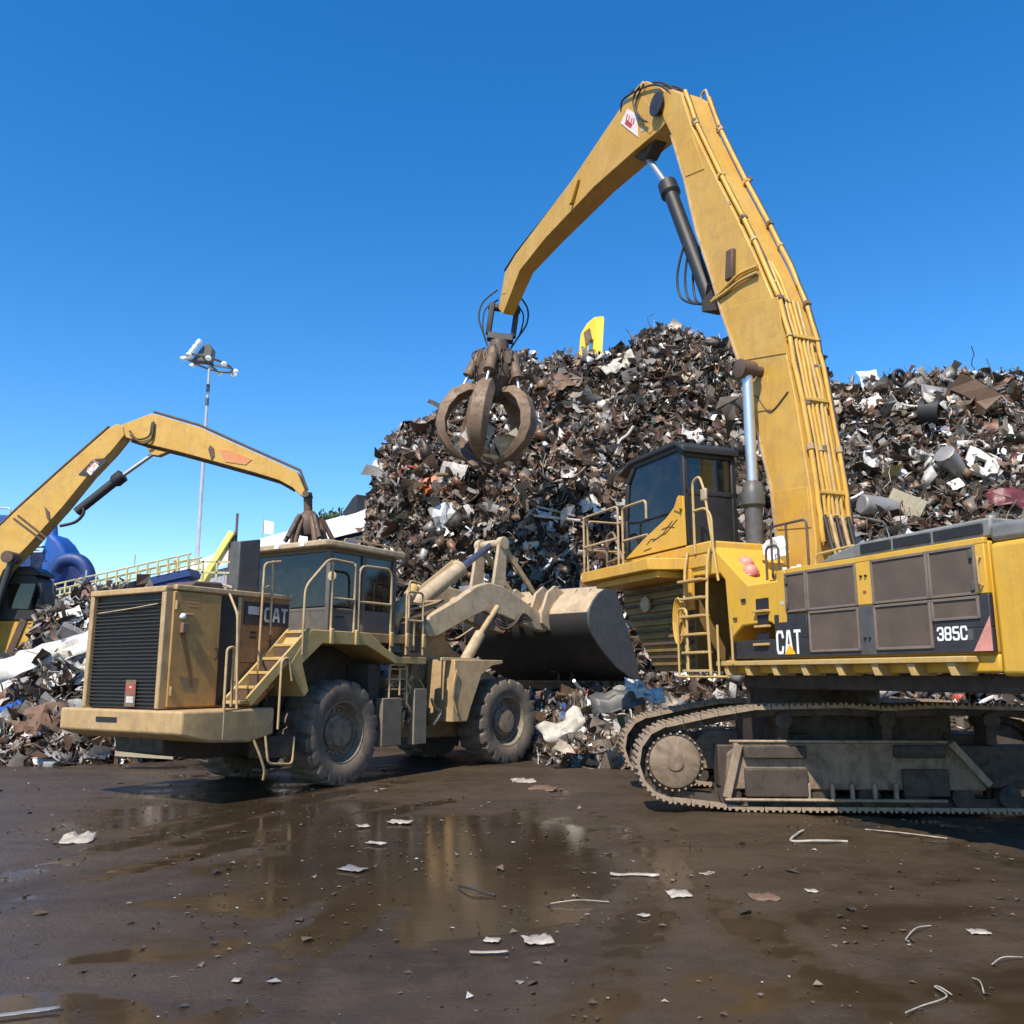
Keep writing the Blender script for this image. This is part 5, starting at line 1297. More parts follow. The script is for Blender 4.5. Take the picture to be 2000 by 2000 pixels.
for k in range(3):
    q = MB(); q.tube([tuple(ta + Vector((-.1, .25 - .1 * k, .15))), tuple(ta.lerp(tb, .5) + Vector((0, .26 - .08 * k, .20))), tuple(tb + Vector((0, .2 - .1 * k, .24)))], .022, 6); q.build('cylinder_pipe', M_RAIL, tcyl, smooth=60)
for s_ in (-.30, .46):
    q = MB(); q.beam((3.95, s_, 5.22), (5.10, s_, 4.12), .07, .15); fpart(q, 'tilt_link', M_RAIL, bevel=.01)
# hoses and pipes in front of the cab
g2 = random.Random(4)
for k in range(14):
    s_ = -1.0 + .09 * k
    pts = [(-.55, s_, 2.2 + .05 * (k % 4)), (-.35 + g2.uniform(-.1, .1), s_ - .05, 2.9 + .1 * (k % 3)), (.2 + g2.uniform(-.1, .1), s_, 3.25 + .12 * (k % 4)), (.9, s_ * .7, 3.45 + .08 * (k % 3)), (1.5, s_ * .6, 3.7)]
    o_ = hose(pts, .032, lo, mat=M_RAIL if k % 3 else M_HOSE); o_.matrix_local = FM
for k in range(5):
    q = MB(); q.lathe([(.05, -.2), (.13, -.18), (.13, .18), (.05, .2)], (-.25 + .22 * k, -.95 + .12 * k, 3.15 + .17 * k), (.6, .3, .6), 14); fpart(q, 'valve_body', M_CREAM if k % 2 else M_RAIL_Y, smooth=40)
for k in range(5):
    o_ = hose([(2.6, -.95 + .05 * k, 3.5), (3.0, -1.05, 3.1 + .08 * k), (3.5, -1.0 + .06 * k, 3.2), (3.9, -.95, 3.5 - .05 * k), (4.3, -.9, 3.35)], .03, lo, mat=M_HOSE if k % 2 else M_RUST_D); o_.matrix_local = FM

# ---- bucket, tipped forward: pale back above, floor below with its shade put into the colour
bw = 2.18
M_BUCKET = worn_paint('shaded_bucket_steel', (.018, .017, .016), (.026, .024, .022), (.015, .013, .011), dirt_amt=.6, rust_amt=.4, rough=.6)  # near-black base paints in the shade of the down-facing floor
back = [(6.05, 4.30), (5.70, 4.20), (5.38, 4.04), (5.14, 3.84), (5.00, 3.66)]
floor = [(4.94, 3.54), (4.92, 3.36), (4.96, 3.18), (5.06, 3.00), (5.22, 2.82), (5.60, 2.50), (6.10, 2.18), (6.60, 1.96), (7.15, 1.80)]
def shell(line, th):
    L = np.array(line); d_ = np.gradient(L, axis=0); n_ = np.stack([-d_[:, 1], d_[:, 0]], -1); n_ /= np.linalg.norm(n_, axis=1, keepdims=True)
    if n_[len(L) // 2][0] < 0: n_ = -n_
    return [tuple(p) for p in L] + [tuple(p) for p in (L + n_ * th)[::-1]]
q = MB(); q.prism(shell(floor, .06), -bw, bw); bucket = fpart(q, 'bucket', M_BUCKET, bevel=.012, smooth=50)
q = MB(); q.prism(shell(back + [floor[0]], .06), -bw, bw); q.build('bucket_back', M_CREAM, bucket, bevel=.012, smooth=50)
for s_ in (-bw - .05, bw):
    q = MB(); q.prism(back + floor + [(7.0, 2.4), (6.45, 3.5)], s_, s_ + .05); q.build('bucket_side', M_GREY, bucket, bevel=.01)
q = MB(); q.box((7.02, -bw - .06, 1.76), (7.42, bw + .06, 1.84), Matrix.Translation((7.1, 0, 1.82)) @ Matrix.Rotation(R(34), 4, 'Y') @ Matrix.Translation((-7.1, 0, -1.82))); q.build('cutting_edge', M_TRACK, bucket, bevel=.01)
for s_ in (-.95, -.55, .42, .82):
    q = MB(); q.prism([(4.66, 3.30), (4.98, 3.12), (5.35, 3.4), (5.55, 4.15), (5.2, 4.30), (4.90, 4.10), (4.64, 3.55)], s_, s_ + .09); q.build('bucket_bracket', M_CREAM, bucket, bevel=.015)
for s_, w_ in ((-1.35, .10), (-1.8, .06)):
    q = MB(); q.prism([(5.6, 4.22), (4.96, 3.62), (4.95, 3.4), (5.2, 3.3), (5.4, 3.5), (5.75, 4.15)], s_, s_ + w_); q.build('bucket_rib', M_CREAM, bucket, bevel=.01)
q = MB(); q.beam((5.0, -1.15, 3.30), (5.6, -1.45, 2.78), .02, .12, up=(-.6, 0, -.8)); q.build('bent_scrap', M_WHITE_D, bucket, smooth=0)

# seams, hinges, bolts, grab handles on hood and bumper
for f_ in (-1.40,):
    q = MB(); q.box((f_ - .008, SR - .006, 1.55), (f_ + .008, SR + .01, 2.84)); q.build('panel_seam', M_BLACK, hood, smooth=0)
q = MB(); q.box((-2.09, SR - .005, 2.20), (-1.0, SR + .01, 2.212)); q.build('panel_seam', M_BLACK, hood, smooth=0)
for f_, z_ in ((-3.44, 3.1), (-3.44, 1.75)):
    q = MB(); q.cyl((f_, SR - .05, z_ - .07), (f_, SR - .05, z_ + .07), .022, n=8); q.build('hinge', M_RAIL, hood, smooth=40)
for f_, z_ in ((-2.62, 2.35), (-1.48, 2.5)):
    q = MB(); q.tube(rounded([(f_, SR - .03, z_ - .09), (f_, SR - .10, z_ - .09), (f_, SR - .10, z_ + .09), (f_, SR - .03, z_ + .09)], .03), .013, 6); q.build('door_handle', M_BLACK, hood)
# dark brown streak slanting down the door below the lamps
q = MB(); q.prism([(-3.34, 2.66), (-3.24, 2.66), (-3.14, 2.36), (-3.05, 2.02), (-3.02, 1.82), (-3.08, 1.80), (-3.12, 2.0), (-3.24, 2.38)], SR - .0385, SR - .0355); q.build('dark_streak', worn_paint('streak_brown', (.14, .065, .025), (.18, .09, .035), (.24, .14, .05), dirt_amt=.5), door, smooth=0)
q = MB(); q.prism([(-3.30, 1.98), (-2.92, 1.94), (-2.95, 1.72), (-3.2, 1.76)], SR - .0375, SR - .0352); q.build('grime_patch', worn_paint('grime', (.18, .12, .06), (.23, .16, .08), (.30, .19, .07), dirt_amt=.6), door, smooth=0)
# jumble of pipes, cables and brackets between cab and arms, and under the deck
gj = random.Random(21)
for k in range(16):
    s_ = -1.5 + .1 * (k % 6); f_ = gj.uniform(1.7, 2.9)
    pts = [(f_ + gj.uniform(-.2, .2), s_ + gj.uniform(-.1, .1), 1.0 + .18 * j + gj.uniform(-.08, .08)) for j in range(gj.choice((4, 6, 8)))]
    hose(pts, gj.choice((.018, .026, .035)), lo, mat=gj.choice((M_HOSE, M_RAIL, M_RUST, M_CREAM)))
for k in range(9):
    f_, s_, z_ = gj.uniform(1.8, 2.7), gj.uniform(-1.45, -.8), gj.uniform(1.0, 2.9); d_ = gj.uniform(.07, .16)
    q = MB(); q.box((f_ - d_, s_ - d_ * .7, z_ - d_), (f_ + d_, s_ + d_ * .7, z_ + d_ * gj.uniform(.5, 1.5)), Matrix.Translation((f_, s_, z_)) @ Matrix.Rotation(gj.uniform(-.3, .3), 4, 'Y') @ Matrix.Translation((-f_, -s_, -z_))); q.build('bracket', gj.choice((M_RAIL, M_RUST_D, M_TAN, M_CREAM)), lo, bevel=.012)
for k in range(8):
    a = (gj.uniform(.2, 1.6), gj.uniform(-.95, .9), gj.uniform(2.5, 3.4)); o_ = hose([a, (a[0] + .4, a[1] + gj.uniform(-.2, .2), a[2] + gj.uniform(.1, .5)), (a[0] + 1.0, a[1] + gj.uniform(-.2, .2), a[2] + gj.uniform(.0, .5)), (a[0] + 1.6, a[1], a[2] + gj.uniform(-.1, .5))], gj.choice((.022, .03)), lo, mat=gj.choice((M_HOSE, M_RUST_D, M_RAIL))); o_.matrix_local = FM

# ================================================================== THE SECOND HANDLER, FAR LEFT
E2 = Frame((-21.0, 32.0), 0)
e2 = thing('material_handler', 'distant yellow scrap handler with bent boom at the left edge above the low heap', 'scrap handler', E2.M)
def E2s(pts, s=0.3): return E2.sides(pts, s)
build_undercarriage_done = False
q = MB()
for s_ in (-1.75, 1.1): q.prism([(-2.8, .6), (-2.2, .05), (2.2, .05), (2.8, .6), (2.4, 1.2), (-2.4, 1.2)], s_, s_ + .65)
q.build('track', M_TRACK_D, e2, bevel=.03)
q = MB(); q.box((-4.6, -1.6, 1.9), (1.8, 1.6, 3.4)); q.lathe([(1.0, 1.2), (1.0, 1.92)], (0, 0, 0), (0, 0, 1), 24); q.build('house', M_YEL, e2, bevel=.05)
p0, p1 = E2.side(-60, 1215, -1.4), E2.side(66, 1300, -1.4)
q = MB(); q.prism(E2s([(-80, 1190), (72, 1206), (58, 1255), (28, 1285), (0, 1312), (-80, 1340)], .5), .5, 1.5); low = q.build('cab_riser', M_YEL, e2, bevel=.03)
q = MB(); q.beam((E2.side(46, 1210, .45)[0], .46, E2.side(46, 1210, .45)[1]), (E2.side(10, 1296, .45)[0], .46, E2.side(10, 1296, .45)[1]), .05, .26); q.build('riser_brace', M_RUST_D, e2, bevel=.01)
# cab
cp = E2s([(-70, 1120), (66, 1118), (82, 1140), (85, 1190), (76, 1212), (-70, 1214)], .45)
q = MB(); q.prism(cp, .45, 1.5); cab2 = q.build('cab', M_BLACK, e2, bevel=.06, seg=3)
q = MB(); q.prism(E2s([(16, 1140), (70, 1140), (76, 1152), (76, 1182), (66, 1190), (16, 1188)], .43), .42, .44); q.build('side_window', glass_mat('far_glass', (.12, .20, .20)), cab2, smooth=0)
q = MB(); q.prism(E2s([(-60, 1138), (4, 1138), (4, 1188), (-60, 1188)], .43), .42, .44); q.build('side_window', glass_mat('far_glass_b', (.10, .16, .17)), cab2, smooth=0)
q = MB(); q.prism(E2s([(-80, 1108), (60, 1106), (78, 1118), (78, 1124), (-80, 1122)], .4), .38, 1.55); q.build('cab_roof', M_BLACK, cab2, bevel=.03)
# boom, stick
q = MB(); q.prism(E2s([(-75, 1255), (-40, 1130), (0, 1050), (54, 998), (145, 916), (225, 846), (242, 836), (254, 842), (256, 858), (232, 888), (188, 934), (138, 996), (72, 1070), (24, 1118), (4, 1165), (-30, 1275)]), -.3, .35)
boom2 = q.build('boom', M_YEL_BOOM, e2, bevel=.02)
q = MB(); q.tube([(a, -.2, b) for a, b in E2s([(-40, 1122), (0, 1044), (54, 992), (145, 910), (225, 840)])], .05, 7); q.tube([(a, .1, b) for a, b in E2s([(-40, 1122), (0, 1042), (54, 990), (145, 908), (225, 838)])], .04, 7); q.build('boom_pipe', M_RUST_D, boom2, smooth=60)
for a, b in (((26, 1012), (84, 1056)), ((34, 1006), (90, 1050))):
    a_, b_ = E2.side(*a, -.33), E2.side(*b, -.33); q = MB(); q.beam((a_[0], -.32, a_[1]), (b_[0], -.32, b_[1]), .03, .06); q.build('hose_clamp', M_RUST_D, boom2, smooth=0)
q = MB(); q.prism(E2s([(88, 990), (97, 1000), (99, 1018), (93, 1014)], -.3), -.34, -.30); q.build('boom_mark', M_RUST_D, boom2, smooth=0)
# decal: dark ends, white middle with lettering, sloping with the boom
q = MB(); q.prism(E2s([(154, 927), (182, 898), (205, 895), (208, 902), (184, 926), (176, 930)], -.3), -.335, -.30); d2 = q.build('decal_panel', M_DARK, boom2, smooth=0)
q = MB(); q.prism(E2s([(170, 921), (186, 903), (194, 910), (178, 929)], -.3), -.342, -.335); q.build('decal_white', M_WHITE, d2, smooth=0)
a_ = E2.side(174, 925, -.345); ang = math.atan2(E2.side(188, 905, -.345)[1] - a_[1], E2.side(188, 905, -.345)[0] - a_[0])
block_letters('CAT', .26, .12, M_PINK, d2, Matrix.Translation((a_[0] + .12, -.345, a_[1] + .02)) @ Matrix.Rotation(-ang, 4, 'Y') @ Matrix.Rotation(R(90), 4, 'X'), weight=.28)
q = MB(); q.prism(E2s([(248, 838), (306, 816), (318, 818), (399, 842), (471, 875), (543, 907), (587, 928), (602, 962), (600, 976), (592, 972), (578, 958), (552, 944), (507, 930), (417, 905), (362, 890), (308, 877), (258, 862)]), -.26, .30)
stick2 = q.build('stick', M_YEL_BOOM, e2, bevel=.02)
q = MB(); q.tube([(a, -.15, b) for a, b in E2s([(310, 811), (399, 837), (471, 870), (543, 902), (592, 924), (606, 962)])], .05, 7); q.build('stick_pipe', M_RUST_D, stick2, smooth=60)
q = MB(); q.tube([(a, 0, b) for a, b in E2s([(264, 866), (308, 880), (362, 893), (417, 908), (507, 933), (554, 947), (580, 962)])], .05, 7); q.build('stick_rib', M_RUST_D, stick2, smooth=60)
q = MB(); q.prism(E2s([(407, 878), (411, 870), (418, 876), (419, 890), (413, 899), (410, 888)], -.26), -.30, -.26); q.build('stick_mark', M_RUST_D, stick2, smooth=0)
q = MB(); q.prism(E2s([(428, 878), (450, 880), (492, 898), (480, 908), (440, 902)], -.26), -.285, -.26); q.build('faded_lettering', worn_paint('faded_orange', (.55, .16, .06), (.58, .24, .10), (.58, .30, .08), dirt_amt=.5), stick2, smooth=0)
for pts in ([(254, 842), (268, 858), (292, 852), (298, 826)], [(256, 850), (278, 866), (296, 858), (301, 824)]):
    hose([(a, -.34, b) for a, b in E2s(pts, -.3)], .04, stick2, mat=M_RUST_D)
ra, rb_, bb = E2.side(303, 884, 0), E2.side(238, 930, 0), E2.side(150, 1000, 0)
q = MB(); q.cyl((rb_[0], 0, rb_[1]), (bb[0], 0, bb[1]), .17, n=18); ax = Vector((bb[0] - rb_[0], 0, bb[1] - rb_[1])).normalized(); q.lathe([(.12, -.1), (.25, -.05), (.25, .3), (.17, .4)], (rb_[0], 0, rb_[1]), ax, 18); c2 = q.build('stick_cylinder', M_DARK, e2, smooth=40)
q = MB(); q.cyl((ra[0], 0, ra[1]), (rb_[0], 0, rb_[1]), .08, n=14); q.build('cylinder_rod', M_CHROME, c2, smooth=40)
q = MB(); q.prism(E2s([(290, 876), (330, 884), (312, 892), (298, 890)], 0), -.15, .15); q.build('rod_bracket', M_YEL, stick2, bevel=.02)
hose([(a, -.1, b) for a, b in E2s([(160, 985), (166, 1002), (150, 1020), (120, 1028)], 0)], .06, c2)
q = MB(); q.cyl((E2.side(25, 1090, -.5)[0], -.9, E2.side(25, 1090, -.5)[1]), (E2.side(25, 1090, -.5)[0], -.3, E2.side(25, 1090, -.5)[1]), .22, n=18); q.build('boom_pin', M_RUST_D, boom2, smooth=40)
a_, b_ = E2.side(24, 1092, -.7), E2.side(-20, 1230, -.7); q = MB(); q.cyl((a_[0], -.7, a_[1]), (b_[0], -.7, b_[1]), .12, n=14); q.build('boom_cylinder', M_DARK, e2, smooth=40)
# closed grapple
gt = E2.side(601, 968, 0); q = MB()
q.cyl((gt[0], 0, gt[1] + .1), (gt[0] + .05, 0, gt[1] - .75), .16, n=12); q.cyl((gt[0], -.35, gt[1]), (gt[0], .35, gt[1]), .12, n=12)
q.lathe([(.20, -.6), (.34, -.75), (.40, -1.2), (.30, -1.5)], (gt[0] + .08, 0, gt[1]), (0, 0, 1), 14); gr2 = q.build('grapple', M_RUST_D, e2, smooth=40)
for k in range(5):
    a = R(72 * k + 20); pts = [(.28, -.85, .11), (.46, -1.2, .13), (.62, -1.7, .13), (.66, -2.2, .11), (.52, -2.65, .08), (.30, -2.95, .03)]
    q = MB(); q.tube([(gt[0] + .08 + r_ * math.cos(a), r_ * math.sin(a), gt[1] + z_) for r_, z_, w in pts], [w for *_, w in pts], 8); q.build('tine', M_RUST, gr2, smooth=50)
    q = MB(); q.cyl((gt[0] + .08 + .45 * math.cos(a), .45 * math.sin(a), gt[1] - .8), (gt[0] + .08 + .95 * math.cos(a), .95 * math.sin(a), gt[1] - 1.7), .09, n=10); q.build('tine_cylinder', M_RUST_D, gr2, smooth=40)

# ================================================================== BEHIND: yellow boom elbow above the crest
E3 = Frame((3.2, 46.0), 0)
e3 = thing('material_handler', 'bright yellow boom elbow of a hidden machine poking above the heap crest', 'scrap handler', E3.M)
M_BRIGHT = plain('bright_yellow', (.72, .52, .03), .45, var=.15)
q = MB(); q.prism(E3.sides([(1128, 720), (1134, 655), (1146, 636), (1160, 624), (1178, 622), (1180, 640), (1170, 660), (1164, 720), (1154, 720), (1158, 668), (1150, 665), (1148, 720)], 0), -.35, .35); q.build('boom', M_BRIGHT, e3, bevel=.03)
a_, b_ = E3.side(1160, 622, -.4), E3.side(1168, 700, -.4); q = MB(); q.prism(E3.sides([(1165, 624), (1180, 622), (1176, 690), (1164, 692)], -.4), -.42, -.36); q.build('boom_plate', plain('lime_yellow', (.80, .70, .08), .4, var=.08), e3, smooth=0)
q = MB(); q.prism(E3.sides([(1140, 650), (1152, 640), (1156, 660), (1144, 676)], -.4), -.41, -.36); q.build('boom_rust', M_RUST, e3, smooth=0)
q = MB(); q.prism([(-1.5, 0), (1.5, 0), (1.2, 9.5), (-1.2, 9.5)], -1.2, 1.2); q.build('machine_body', M_YEL, e3, bevel=.05)
a_ = E3.side(1145, 715, 0); q = MB(); q.beam((-.2, 0, 9.0), (a_[0] + .3, 0, a_[1]), .5, .6); q.build('boom_foot', M_BRIGHT, e3, bevel=.03)

# ================================================================== FAR PLANT
M_BLUE = worn_paint('blue_paint', (.006, .065, .30), (.009, .085, .36), (.015, .05, .18), dirt_amt=.3, rust_amt=.1, rough=.4, scale=.4)
M_BLUE_D = worn_paint('dark_blue_paint', (.005, .03, .13), (.008, .04, .17), (.01, .025, .07), dirt_amt=.4, rust_amt=.1, rough=.5, scale=.4)
M_CONV = plain('pale_yellow', (.46, .41, .20), .5, var=.2, scale=1)
M_GALV = plain('galvanised', (.42, .43, .45), .45, .3, var=.15, scale=1)
def W3(x, y, Y): return Vector(at_depth(x, y, Y))
YB = 62.0
bp = W3(118, 1150, YB); bp.z = 0
du = thing('dust_collector', 'big blue dust collector with curved elbow duct behind the distant handler', 'dust collector', Matrix.Translation(bp))
def loc(x, y, Y=YB): return W3(x, y, Y) - bp
px_ = (loc(101, 1100) - loc(100, 1100)).x     # metres per photo pixel here
zz = lambda y: loc(120, y).z
q = MB(); q.lathe([(11 * px_, 0), (11 * px_, zz(1170)), (14 * px_, zz(1158)), (14 * px_, zz(1072)), (9 * px_, zz(1050)), (6 * px_, zz(1028)), (4 * px_, zz(1022))], (loc(113, 1100).x, -1.0, 0), (0, 0, 1), 28); q.build('tank', M_BLUE, du, smooth=40)
q = MB(); q.prism([(loc(x, y).x, loc(x, y).z) for x, y in ((120, 1048), (134, 1052), (148, 1066), (160, 1086), (164, 1104), (160, 1130), (148, 1146), (120, 1150))], -2.2, .2); q.build('fan_housing', M_BLUE, du, bevel=.35, seg=4)
path = rounded([loc(140, 1122), loc(150, 1106), loc(170, 1100), loc(190, 1104), loc(202, 1120), loc(206, 1140)], 1.2)
q = MB(); q.tube([tuple(p + Vector((0, -2.4, 0))) for p in path], 13 * px_, 18); q.build('elbow_duct', M_BLUE_D, du, smooth=60)
q = MB(); q.lathe([(14.5 * px_, -.15), (16 * px_, -.1), (16 * px_, .1), (14.5 * px_, .15)], tuple(loc(206, 1138) + Vector((0, -2.4, 0))), (0, 0, 1), 20); q.build('duct_flange', M_BLUE, du, smooth=40)
for y_ in (1080, 1100, 1125, 1145):
    q = MB(); q.lathe([(14.2 * px_, -.06), (15 * px_, -.05), (15 * px_, .05), (14.2 * px_, .06)], (loc(113, 1100).x, -1.0, zz(y_)), (0, 0, 1), 28); q.build('tank_band', M_BLUE_D, du, smooth=40)
q = MB(); q.box(tuple(loc(60, 1150) + Vector((0, -1, -6))), tuple(loc(78, 1075) + Vector((0, 1.5, 0)))); q.build('support_tower', M_BLUE_D, du, bevel=.05)
q = MB(); q.box((loc(85, 1150).x, -1.6, loc(85, 1162).z), (loc(165, 1150).x, 1.6, loc(85, 1148).z)); q.build('base_deck', M_BLUE, du, bevel=.05)
for y_ in (1072, 1083):
    q = MB(); q.box((loc(72, y_).x, -1.8, loc(72, y_ + 3).z), (loc(108, y_).x, -1.2, loc(72, y_).z)); q.build('gangway', M_GALV, du, bevel=.02)
q = MB()
for x_ in (62, 78, 100, 120): q.beam((loc(x_, 1150).x, -.8, 0), (loc(x_, 1150).x, -.8, loc(x_, 1150).z), .4)
q.build('support_legs', M_BLUE_D, du)
bp2 = W3(24, 1100, 66); bp2.z = 0
hp = thing('filter_house', 'small blue filter housing at the far left edge behind the boom', 'filter unit', Matrix.Translation(bp2))
def loc2(x, y): return W3(x, y, 66) - bp2
q = MB(); q.box((loc2(-8, 1050).x, -1.5, 0), (loc2(44, 1050).x, 1.5, loc2(20, 1012).z)); q.build('housing', M_BLUE, hp, bevel=.06)
rail('handrail', [[(loc2(2, 1012).x, -1.4, loc2(2, 1012).z), (loc2(2, 996).x, -1.4, loc2(2, 996).z), (loc2(40, 1000).x, -1.4, loc2(40, 1000).z), (loc2(40, 1012).x, -1.4, loc2(40, 1012).z)]], M_GALV, .06, hp)
# inclined conveyor with yellow railings
YC = 50.0
cp_ = W3(240, 1150, YC); cp_.z = 0
cv = thing('conveyor', 'long inclined conveyor with pale yellow railings behind the loader hood', 'conveyor', Matrix.Translation(cp_))
def loc3(x, y): return W3(x, y, YC) - cp_
A, B = loc3(92, 1178), loc3(382, 1112)
def along(t, dz=0.0, dy=0.0): p = A.lerp(B, t); return (p.x, p.y + dy, p.z + dz)
q = MB(); q.beam(along(0, -.25), along(1, -.25), 1.6, .45); q.build('belt_frame', M_BLUE_D, cv, bevel=.03)
q = MB(); q.beam(along(.42, -.75), along(.97, -.75), 1.2, .55); q.build('belt_underframe', M_BLUE, cv, bevel=.03)
for dz, r_ in ((.12, .05), (.48, .045), (.80, .05)):
    for dy in (-.85, .85):
        q = MB(); q.tube([along(.02, dz, dy), along(1.0, dz, dy)], r_, 6); q.build('railing', M_CONV, cv)
for k in range(15):
    t = .03 + k * .068
    for dy in (-.85, .85):
        q = MB(); q.beam(along(t, 0, dy), along(t, .82, dy), .09); q.build('railing_post', M_CONV, cv)
for t in (.15, .5, .92):
    q = MB(); p = along(t, -.5); q.beam((p[0] - .6, p[1], -0.0), p, .25); q.beam((p[0] + .6, p[1], 0), p, .25); q.build('trestle', M_BLUE_D, cv)
q = MB(); q.beam(along(.30, .8, -.85), along(.30, 1.2, -.85), .06); q.beam(along(.62, .8, -.85), along(.62, 1.5, -.85), .06); q.build('lamp_post', M_GALV, cv)
# white warehouse
WA, WB = W3(464, 1056, 86), W3(800, 958, 62)
zr = 14.6
dirv = Vector((WB.x - WA.x, WB.y - WA.y, 0)).normalized(); nrm_ = Vector((dirv.y, -dirv.x, 0))
if nrm_.y > 0: nrm_ = -nrm_
wb = Vector((WA.x, WA.y, 0))
MW = Matrix((dirv, -nrm_, Vector((0, 0, 1)))).transposed().to_4x4(); MW.translation = wb
wh = thing('warehouse', 'white roofed warehouse rising behind the loader cab', 'warehouse', MW)
Lw = 40
M_ROOF = plain('white_roof', (.80, .80, .80), .5, var=.05, scale=.5)
M_WALL = plain('lilac_wall', (.36, .35, .42), .6, var=.2, scale=.6)
q = MB(); q.add([(0, 0, zr), (Lw, 0, zr), (Lw, -8.5, zr - 4.1), (0, -8.5, zr - 4.1), (0, 0, zr - .25), (Lw, 0, zr - .25), (Lw, -8.5, zr - 4.4), (0, -8.5, zr - 4.4), (0, 12, zr - 4), (Lw, 12, zr - 4), (Lw, 12, zr - 4.2), (0, 12, zr - 4.2)],
      [(0,1,2,3),(7,6,5,4),(3,2,6,7),(0,3,7,4),(1,5,6,2),(0,8,9,1),(4,5,10,11),(8,11,10,9),(0,4,11,8),(1,9,10,5)]); q.build('roof', M_ROOF, wh, smooth=0)
q = MB(); q.box((.3, -8.0, 0), (Lw, 11.5, zr - 4.5)); q.build('wall', M_WALL, wh, smooth=0)
for k in range(12):
    q = MB(); q.box((.6 + k * 1.9, -8.08, 4), (.7 + k * 1.9, -8.0, zr - 4.5)); q.build('wall_rib', M_GALV, wh, smooth=0)
q = MB(); q.prism([(1.2, 7.0), (2.0, 7.0), (1.9, 9.4), (1.4, 8.2)], -8.07, -8.0); q.build('wall_opening', M_BLACK, wh, smooth=0)
vp = MW.inverted() @ W3(718, 985, 68)
q = MB(); q.prism([(vp.x - .9, zr - .5), (vp.x + .9, zr - .5), (vp.x + .9, zr + 1.1), (vp.x + .3, zr + .9), (vp.x - .9, zr + .15)], -.8, .6); q.build('roof_vent', M_BLACK, wh, bevel=.03)
# steep yellow stair conveyor at the gable
YS = 58.0
sp_ = W3(405, 1125, YS); sp_.z = 0
sv = thing('stair_conveyor', 'steep pale yellow conveyor leaning on the white warehouse gable', 'conveyor', Matrix.Translation(sp_))
a_, b_ = W3(392, 1145, YS) - sp_, W3(456, 1040, YS) - sp_
q = MB(); q.beam(a_, b_, .8, .42); q.build('belt_frame', plain('lemon_paint', (.70, .62, .16), .5, var=.15, scale=1), sv, bevel=.05)
q = MB(); q.beam(b_ + Vector((.2, 0, -2.5)), b_ + Vector((.2, 0, 1.3)), .14); q.beam((a_.x, 0, 0), tuple(a_), .5); q.beam((b_.x, 0, 0), tuple(b_), .4); q.build('support_post', M_RUST_D, sv)
for k in range(5):
    q = MB(); p = a_ + Vector((-1.2 + .9 * k, -1.5, .2)); q.beam(p, p + Vector((0, 0, 1.3)), .12); q.build('railing_post', M_CONV, sv)
q = MB(); q.beam(a_ + Vector((-1.4, -1.5, 1.5)), a_ + Vector((2.8, -1.5, 1.4)), .12); q.beam(a_ + Vector((-1.4, -1.5, .8)), a_ + Vector((2.8, -1.5, .7)), .12); q.build('railing', M_CONV, sv)
# flag pole
fp = W3(512, 1060, 95); fz = W3(512, 1010, 95).z; fp.z = 0
fg = thing('flag_pole', 'thin pole with small pale flag above the white warehouse', 'flag pole', Matrix.Translation(fp))
q = MB(); q.tube([(0, 0, 0), (0, 0, fz)], [.10, .04], 8); q.build('pole', M_GALV, fg)
g_z = fz - .3; q = MB(); rows = [[(x_ * 1.1, .12 * math.sin(x_ * 5 + .6 * y_), g_z - y_ * .55 - .25 * x_) for x_ in np.linspace(0, 1.1, 6)] for y_ in np.linspace(0, 2.6, 5)]
q.loft(rows, cap=False, closed=False); q.build('flag', plain('flag_cloth', (.72, .76, .80), .8, var=.1), fg)
# flood light mast
YM = 75.0
mp = W3(384, 1120, YM); top_ = W3(404, 712, YM); mp.z = 0
ms = thing('light_mast', 'very tall thin flood light mast against the sky', 'light mast', Matrix.Translation(mp))
tp = top_ - mp
q = MB(); q.tube([(0, 0, 0), (tp.x * .12, 0, tp.z * .35), (tp.x * .18, 0, tp.z * .7), (tp.x * .2, 0, tp.z)], [.24, .20, .15, .11], 12); q.build('pole', M_GALV, ms, smooth=60)
cx_ = tp.x * .2
for z_ in (W3(400, 758, YM).z, W3(400, 785, YM).z):
    q = MB(); q.cyl((cx_, 0, z_ - .35), (cx_, 0, z_ + .35), .15, n=12); q.build('pole_band', M_GREY, ms)
q = MB()
ringp = [(cx_ + 2.0 * math.cos(t), 2.0 * math.sin(t), tp.z + .1 - .45 * math.cos(t)) for t in np.linspace(0, 6.283, 25)]
q.tube(ringp, .10, 6, cap=False)
for t in (0, 1.57, 3.14, 4.71): q.beam((cx_, 0, tp.z), (cx_ + 2 * math.cos(t), 2 * math.sin(t), tp.z + .1 - .45 * math.cos(t)), .14)
q.build('head_frame', M_GREY, ms)
q = MB(); q.prism([(cx_ - 1.5, tp.z + .2), (cx_ + .2, tp.z + .1), (cx_ + .35, tp.z + 1.3), (cx_ - .1, tp.z + 1.9), (cx_ - .5, tp.z + 1.6)], -.5, .4); q.build('winch_housing', M_GREY, ms, bevel=.05)
for k in range(4):
    q = MB(); q.lathe([(.05, 0), (.30, .1), (.32, .35), (.05, .4)], (cx_ - 1.55 + .28 * k, -.6, tp.z + .45 + .42 * k), (-.5, -.7, .3), 10); q.build('flood_lamp', M_WHITE, ms, smooth=40)
